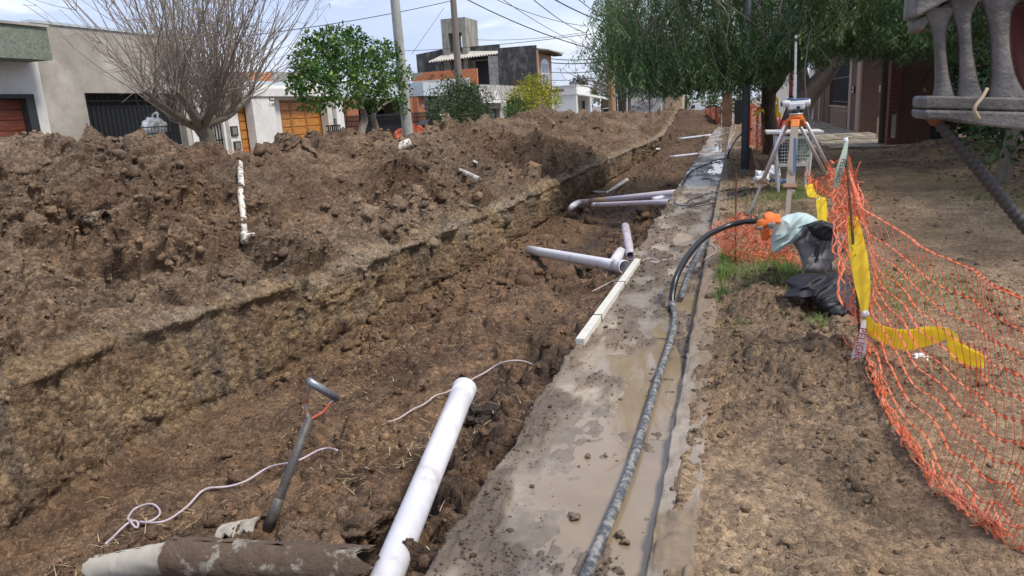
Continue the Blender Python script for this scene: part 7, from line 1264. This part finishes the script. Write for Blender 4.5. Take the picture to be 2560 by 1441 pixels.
# ---- glossy hedge on the right
t_ = thing('hedge', 'tall glossy dark green hedge along the right side of the path', 'hedge', (5.2, 14, 0.2)); n = 15000
hy = rng.uniform(6.5, 22, n); face = np.abs(rng.normal(0, 0.35, n)); hz_ = rng.uniform(0.45, 5.2, n); bulge = 0.35 * fbm(hy * 0.7, hz_ * 0.8, 501, 3) + 0.45 * sstep(1.2, 0.4, hz_); hx = 4.75 + face + bulge + 0.012 * (hy - 14) ** 2 * 0.0
tone = sstep(-0.5, 0.6, fbm(hy * 1.6, hz_ * 1.6, 505, 3)) * 0.6 + rng.uniform(0, 0.4, n)
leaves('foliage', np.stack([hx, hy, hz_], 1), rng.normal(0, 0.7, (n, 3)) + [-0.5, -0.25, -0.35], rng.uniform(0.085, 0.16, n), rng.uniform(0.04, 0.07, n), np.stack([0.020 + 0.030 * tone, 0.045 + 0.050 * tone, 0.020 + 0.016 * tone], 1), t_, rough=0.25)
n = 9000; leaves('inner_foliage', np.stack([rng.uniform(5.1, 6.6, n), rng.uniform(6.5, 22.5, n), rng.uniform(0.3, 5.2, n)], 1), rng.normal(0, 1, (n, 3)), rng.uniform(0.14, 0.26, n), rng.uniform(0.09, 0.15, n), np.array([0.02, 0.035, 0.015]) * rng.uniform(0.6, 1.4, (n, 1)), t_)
for k in range(9):
    y = 8 + k * 1.55; x = 5.25 + rng.uniform(-0.1, 0.5); b = MB(); limb(b, [(x, y, 0.1), (x + rng.normal(0, 0.1), y + rng.normal(0, 0.15), 1.0), (x + rng.normal(0, 0.2), y + rng.normal(0, 0.3), 2.6)], [0.07, 0.05, 0.03], 7); b.build('stem', M_BARK, t_, True)
c = vg(2512, 440); t2 = thing('tree', 'leaning pale brown trunk at the foot of the hedge', 'tree', c); Yd = float(c[1]); b = MB(); limb(b, [c - [0, 0, 0.15], atY(2516, 400, Yd), atY(2528, 345, Yd), atY(2545, 250, Yd + 0.2), atY(2580, 60, Yd + 0.4)], [0.12, 0.095, 0.085, 0.07, 0.05], 10); b.build('trunk', M_BARKG, t2, True)
n = 420; q = np.stack([rng.normal(c[0] - 0.25, 0.3, n), rng.normal(Yd - 0.3, 0.3, n), rng.uniform(0.5, 2.2, n)], 1); leaves('crown', q, rng.normal(0, 0.7, (n, 3)) + [0, 0, -0.3], rng.uniform(0.09, 0.16, n), rng.uniform(0.04, 0.06, n), np.array([0.045, 0.095, 0.025]) * rng.uniform(0.6, 1.6, (n, 1)), t2, rough=0.3)
pf = thing('picket_fence', 'pale thin picket fence in the shade behind the hedge', 'fence', (6.9, 14, 0.2)); b = MB(); b.bx(-0.012, 0.012, -0.03, 0.03, 0, 1.1); src = b.build('picket', M_PALETRIM, pf, local=True)
for k in range(60): o = src if k == 0 else share('picket', src.data, pf, (0, 0, 0)); o.location = (0, -6 + k * 0.2, 0)
b = MB(); b.bx(6.915, 6.95, 7.9, 20.1, 1.0, 1.06); b.build('rail', M_PALETRIM, pf)
# leaf litter and twigs under the hedge
n = 1400; q = np.stack([rng.normal(4.2, 0.6, n), rng.uniform(8, 22, n), np.zeros(n)], 1); q[:, 2] = verge_base(q[:, 0], q[:, 1]) + 0.012; tag(leaves('leaf_litter', q, rng.normal(0, 1, (n, 3)) * [1, 1, 0.15], rng.uniform(0.05, 0.11, n), rng.uniform(0.025, 0.05, n), np.array([0.19, 0.145, 0.09]) * rng.uniform(0.4, 1.6, (n, 1)), None), 'fallen dry leaves along the foot of the hedge', 'leaves', kind='stuff')
# ---- bare pollarded tree behind the heap
XT = -12.2
def tX(x, y, dx=0.0): return atX(x, y, XT + dx)
bt = thing('bare_tree', 'leafless pollarded tree with fanning shoots behind the spoil heap', 'tree', (XT, float(tX(490, 350)[1]), 0))
gr_ = tX(520, 352); b = MB(); limb(b, [np.array([gr_[0], gr_[1], -0.1]), gr_, tX(508, 330), tX(497, 315)], [0.24, 0.19, 0.17, 0.16], 12); b.build('trunk', M_BARKG, bt, True)
limbs = [[(500, 322, 0), (468, 308, 0.1), (430, 282, 0.3), (395, 258, 0.5), (362, 225, 0.6)], [(505, 320, 0), (535, 305, 0.2), (568, 292, 0.4), (598, 268, 0.5), (625, 232, 0.4)], [(500, 318, 0), (492, 290, -0.3), (470, 255, -0.6), (455, 225, -0.8)], [(503, 315, 0), (510, 280, -0.4), (520, 245, -0.7), (515, 215, -0.9)], [(505, 318, 0), (525, 285, 0.6), (540, 250, 0.9), (560, 220, 1.0)], [(497, 315, 0), (480, 285, 0.6), (455, 245, 0.9), (430, 220, 1.1)], [(505, 316, 0), (545, 290, -0.5), (575, 262, -0.7), (585, 235, -0.8)]]
tips = []
for L_ in limbs:
    pts = [tX(x, y, d) for x, y, d in L_]; b = MB(); limb(b, pts, [0.115, 0.09, 0.075, 0.06, 0.045][:len(pts)], 8, 14); b.build('limb', M_BARKG, bt, True); sp = smooth_path(pts, 14)
    for k in range(4, 14): tips.append(sp[k])
R_ = np.random.default_rng(77); b = MB(); ctr = np.array(tX(500, 380)); nb_count = 0; tw = []
rtv = _n(RC @ np.array([1.0, 0, 0])); fwv = _n(np.cross([0, 0, 1.0], rtv))
for k in range(330):
    o = tips[R_.integers(0, len(tips))] + R_.normal(0, 0.05, 3); lat = float((o - ctr) @ rtv); th = np.clip(0.42 * lat + R_.normal(0, 0.42), -1.25, 1.15); d = _n(rtv * math.sin(th) + np.array([0, 0, 1.0]) * math.cos(th) + fwv * R_.normal(0, 0.35)); L_ = R_.uniform(1.2, 4.0) * (1 if d[2] > 0.5 else 0.7); bend = np.array([0, 0, R_.uniform(0.05, 0.5)]) ; pts = []
    for i in range(7): u = i / 6; pts.append(o + d * L_ * u + bend * L_ * u * u * 0.5 + R_.normal(0, 0.035, 3) * (i > 0))
    r0 = R_.uniform(0.006, 0.016); b.tube(pts, [r0 * (1 - 0.8 * i / 6) + 0.003 for i in range(7)], 5, cap=False)
    for j in range(R_.integers(3, 10)):
        i = R_.integers(1, 7); s = pts[i]; dd = _n(d + R_.normal(0, 0.7, 3)); l2 = R_.uniform(0.15, 0.8); tw.append((s, dd, l2))
shoots = b.build('shoots', M_TWIG, bt, True); tag(shoots, kind='stuff'); b = MB()
for s, dd, l2 in tw: b.tube([s, s + dd * l2 * 0.5 + R_.normal(0, 0.02, 3), s + dd * l2 + [0, 0, 0.05]], [0.006, 0.005, 0.003], 4, cap=False)
tag(b.build('twigs', M_TWIG, bt, True), kind='stuff')
# ---- orange tree, shrubs
def leafy(name, label, cat, base_pt, trunk, clumps, n, lsize, cols, seed, bark=M_BARKG, gloss=0.3, fold=0.6, gap=0.0):
    R_ = np.random.default_rng(seed); t_ = thing(name, label, cat, (base_pt[0], base_pt[1], 0.0))
    for k, (pts, r) in enumerate(trunk): b = MB(); limb(b, pts, r, 8, 12); b.build('trunk' if k < 2 else 'limb', bark, t_, True)
    C_ = np.array([c for c, r in clumps]); Rr = np.array([r for c, r in clumps]); w = (Rr ** 2).prod(1) ** (1 / 3) if Rr.ndim > 1 else Rr ** 2; i = R_.choice(len(C_), n, p=w / w.sum()); v = unit(R_.normal(0, 1, (n, 3))); rad = R_.uniform(0.35, 1.0, n) ** 0.5
    lump_ = 1 + 0.22 * fbm(v[:, 0] * 2.2 + i, v[:, 1] * 2.2 + v[:, 2] * 2.7, seed, 3); p = C_[i] + v * (rad * lump_)[:, None] * (Rr[i] if Rr.ndim > 1 else Rr[i][:, None]); tone = R_.uniform(0, 1, n)[:, None]; tone = tone * 0.6 + 0.4 * sstep(-0.4, 0.5, fbm(p[:, 1] * 1.8, p[:, 2] * 1.8 + p[:, 0], seed + 3, 3))[:, None]
    tint = np.array(cols[0]) * (1 - tone) + np.array(cols[1]) * tone
    if len(cols) > 2: y = (R_.uniform(0, 1, n) < cols[3])[:, None]; tint = np.where(y, np.array(cols[2]) * R_.uniform(0.7, 1.2, (n, 1)), tint)
    d = v * 0.7 + R_.normal(0, 0.6, (n, 3)) + [0, 0, -0.1]; L_ = R_.uniform(lsize * 0.6, lsize * 1.25, n); leaves('crown', p, d, L_, L_ * fold, tint, t_, rough=gloss); return t_, p
XO = -11.2
def oX(x, y, dx=0.0): return atX(x, y, XO + dx)
g1, g2 = oX(900, 350), oX(942, 350); g1 = np.array([g1[0], g1[1], -0.1]); g2 = np.array([g2[0], g2[1], -0.1])
cl = [((*oX(800, 150),), 0.95), ((*oX(790, 220, 0.3),), 0.80), ((*oX(860, 130, -0.3),), 0.95), ((*oX(860, 210, 0.4),), 0.9), ((*oX(920, 190, 0.3),), 0.95), ((*oX(965, 170, -0.2),), 0.85), ((*oX(985, 225, 0.2),), 0.62), ((*oX(830, 110, 0.2),), 0.62), ((*oX(885, 95, 0),), 0.42), ((*oX(760, 190, 0),), 0.5), ((*oX(1005, 190, -0.3),), 0.5), ((*oX(930, 245, 0.2),), 0.55), ((*oX(950, 130, 0.1),), 0.5), ((*oX(985, 125, 0.1),), 0.3), ((*oX(770, 145, 0.0),), 0.4), ((*oX(1000, 265, 0.2),), 0.32), ((*oX(735, 215, 0.1),), 0.3)]
leafy('orange_tree', 'round leafy orange tree with two stems behind the spoil heap', 'tree', g1, [([g1, oX(902, 340), oX(912, 300), oX(905, 270), oX(890, 230)], [0.16, 0.13, 0.12, 0.09, 0.06]), ([g2, oX(942, 330), oX(933, 290), oX(945, 250)], [0.12, 0.10, 0.09, 0.06]), ([oX(908, 270), oX(870, 262), oX(850, 240)], [0.07, 0.05, 0.03]), ([oX(935, 285), oX(960, 262), oX(985, 250)], [0.05, 0.04, 0.03]), ([oX(905, 275), oX(900, 220), oX(880, 160)], [0.08, 0.06, 0.03])], [(c_, r_ * 0.78) for c_, r_ in cl], 6800, 0.15, [(0.03, 0.078, 0.018), (0.09, 0.185, 0.034), (0.25, 0.34, 0.06), 0.10], 81, gloss=0.5, fold=0.5)
XB = -12.0
def sX(x, y, dx=0.0): return atX(x, y, XB + dx)
g = sX(1150, 300); g = np.array([g[0], g[1], -0.1]); leafy('shrub', 'dense grey green shrub in front of the block porch', 'shrub', g, [([g, sX(1150, 290), sX(1148, 270)], [0.1, 0.08, 0.04]), ([g, sX(1165, 285)], [0.07, 0.03])], [((*sX(1140, 270),), 1.3), ((*sX(1165, 265, 0.3),), 1.1), ((*sX(1120, 285),), 0.8), ((*sX(1180, 285),), 0.9), ((*sX(1205, 295),), 0.5), ((*sX(1150, 250),), 0.7)], 6500, 0.17, [(0.03, 0.055, 0.02), (0.085, 0.125, 0.045), (0.25, 0.27, 0.05), 0.02], 83, gloss=0.6, fold=0.34)
g = sX(1335, 285); g = np.array([g[0], g[1], -0.1]); leafy('shrub', 'yellow flowering shrub standing against the blackened house', 'shrub', g, [([g, sX(1335, 280), sX(1333, 255)], [0.1, 0.08, 0.04]), ([g, sX(1345, 262)], [0.07, 0.03])], [((*sX(1335, 250),), 1.35), ((*sX(1310, 258),), 1.1), ((*sX(1360, 255),), 1.1), ((*sX(1325, 222),), 0.8), ((*sX(1345, 215),), 0.75), ((*sX(1375, 240),), 0.7), ((*sX(1295, 250),), 0.7), ((*sX(1330, 200),), 0.35), ((*sX(1350, 200),), 0.3)], 5600, 0.17, [(0.075, 0.105, 0.015), (0.20, 0.22, 0.02), (0.50, 0.46, 0.03), 0.42], 85, gloss=0.5, fold=0.3)
g = sX(1290, 290); g = np.array([g[0], g[1], -0.1]); leafy('shrub', 'low green bush left of the yellow flowering shrub', 'shrub', g, [([g, sX(1290, 280)], [0.06, 0.03]), ([g, sX(1285, 278)], [0.04, 0.02])], [((*sX(1290, 275),), 0.7), ((*sX(1282, 285),), 0.6)], 900, 0.15, [(0.03, 0.07, 0.02), (0.09, 0.17, 0.03)], 87, fold=0.5)
# ---- far bare tree and far greenery
g = atY(1560, 285, 64); t_ = thing('bare_tree', 'dark far street tree with bare spreading branches by the tan pole', 'tree', (g[0], 64, -0.2)); b = MB(); limb(b, [np.array([g[0], 64, -0.3]), atY(1560, 260, 64), atY(1557, 240, 64), atY(1558, 225, 64)], [0.55, 0.5, 0.45, 0.4], 10); b.build('trunk', M_BARK, t_, True); b = MB(); R_ = np.random.default_rng(5); src_ = atY(1557, 235, 64)
for k in range(110):
    d = _n(np.array([R_.normal(-0.25, 0.7), R_.normal(0, 0.5), R_.uniform(0.1, 1.1)])); L_ = R_.uniform(2, 5.6); o = src_ + R_.normal(0, 0.25, 3); pts = [o + d * L_ * u + [0, 0, 0.5 * u * u * L_ * 0.4] + R_.normal(0, 0.06, 3) for u in np.linspace(0, 1, 6)]; b.tube(pts, [0.09, 0.07, 0.05, 0.035, 0.025, 0.015], 4, cap=False)
    for j in range(6): s = pts[R_.integers(2, 6)]; dd = _n(d + R_.normal(0, 0.8, 3)); l2 = R_.uniform(0.4, 1.3); b.tube([s, s + dd * l2], [0.022, 0.012], 3, cap=False)
tag(b.build('branches', M_TWIG, t_, True), kind='stuff')
def far_green(name, label, px_c, Y, rx, rz, n, cols, seed): c = atY(*px_c, Y); return leafy(name, label, 'tree', (c[0], Y), [([np.array([c[0], Y, -1.2]), c], [0.3, 0.15]), ([c, c + [0.5, 0, rz * 0.5]], [0.12, 0.05])], [(tuple(c), rz), (tuple(c + [rx * 0.5, 0, -rz * 0.2]), rz * 0.8), (tuple(c + [-rx * 0.5, 0, -rz * 0.2]), rz * 0.8)], n, 0.5, cols, seed, M_BARK, 0.5)
far_green('tree', 'pale green tree top beyond the brown garden wall', (1505, 232), 130, 4.5, 2.2, 900, [(0.10, 0.13, 0.04), (0.20, 0.24, 0.08)], 91); far_green('tree', 'small dark tree top above the white corner shop roof', (1449, 208), 120, 1.0, 1.2, 350, [(0.02, 0.035, 0.015), (0.05, 0.07, 0.03)], 92); far_green('tree', 'green tree behind the parked silver car', (1790, 255), 150, 5, 3.4, 900, [(0.04, 0.08, 0.02), (0.13, 0.20, 0.05)], 93); far_green('tree', 'large dark tree closing the view behind the barred gate', (1850, 235), 110, 4, 4.5, 1400, [(0.02, 0.04, 0.015), (0.06, 0.10, 0.03)], 94); far_green('tree', 'green tree far behind the tan brick house', (1715, 235), 145, 5, 4.2, 1200, [(0.035, 0.07, 0.02), (0.10, 0.16, 0.04)], 95)
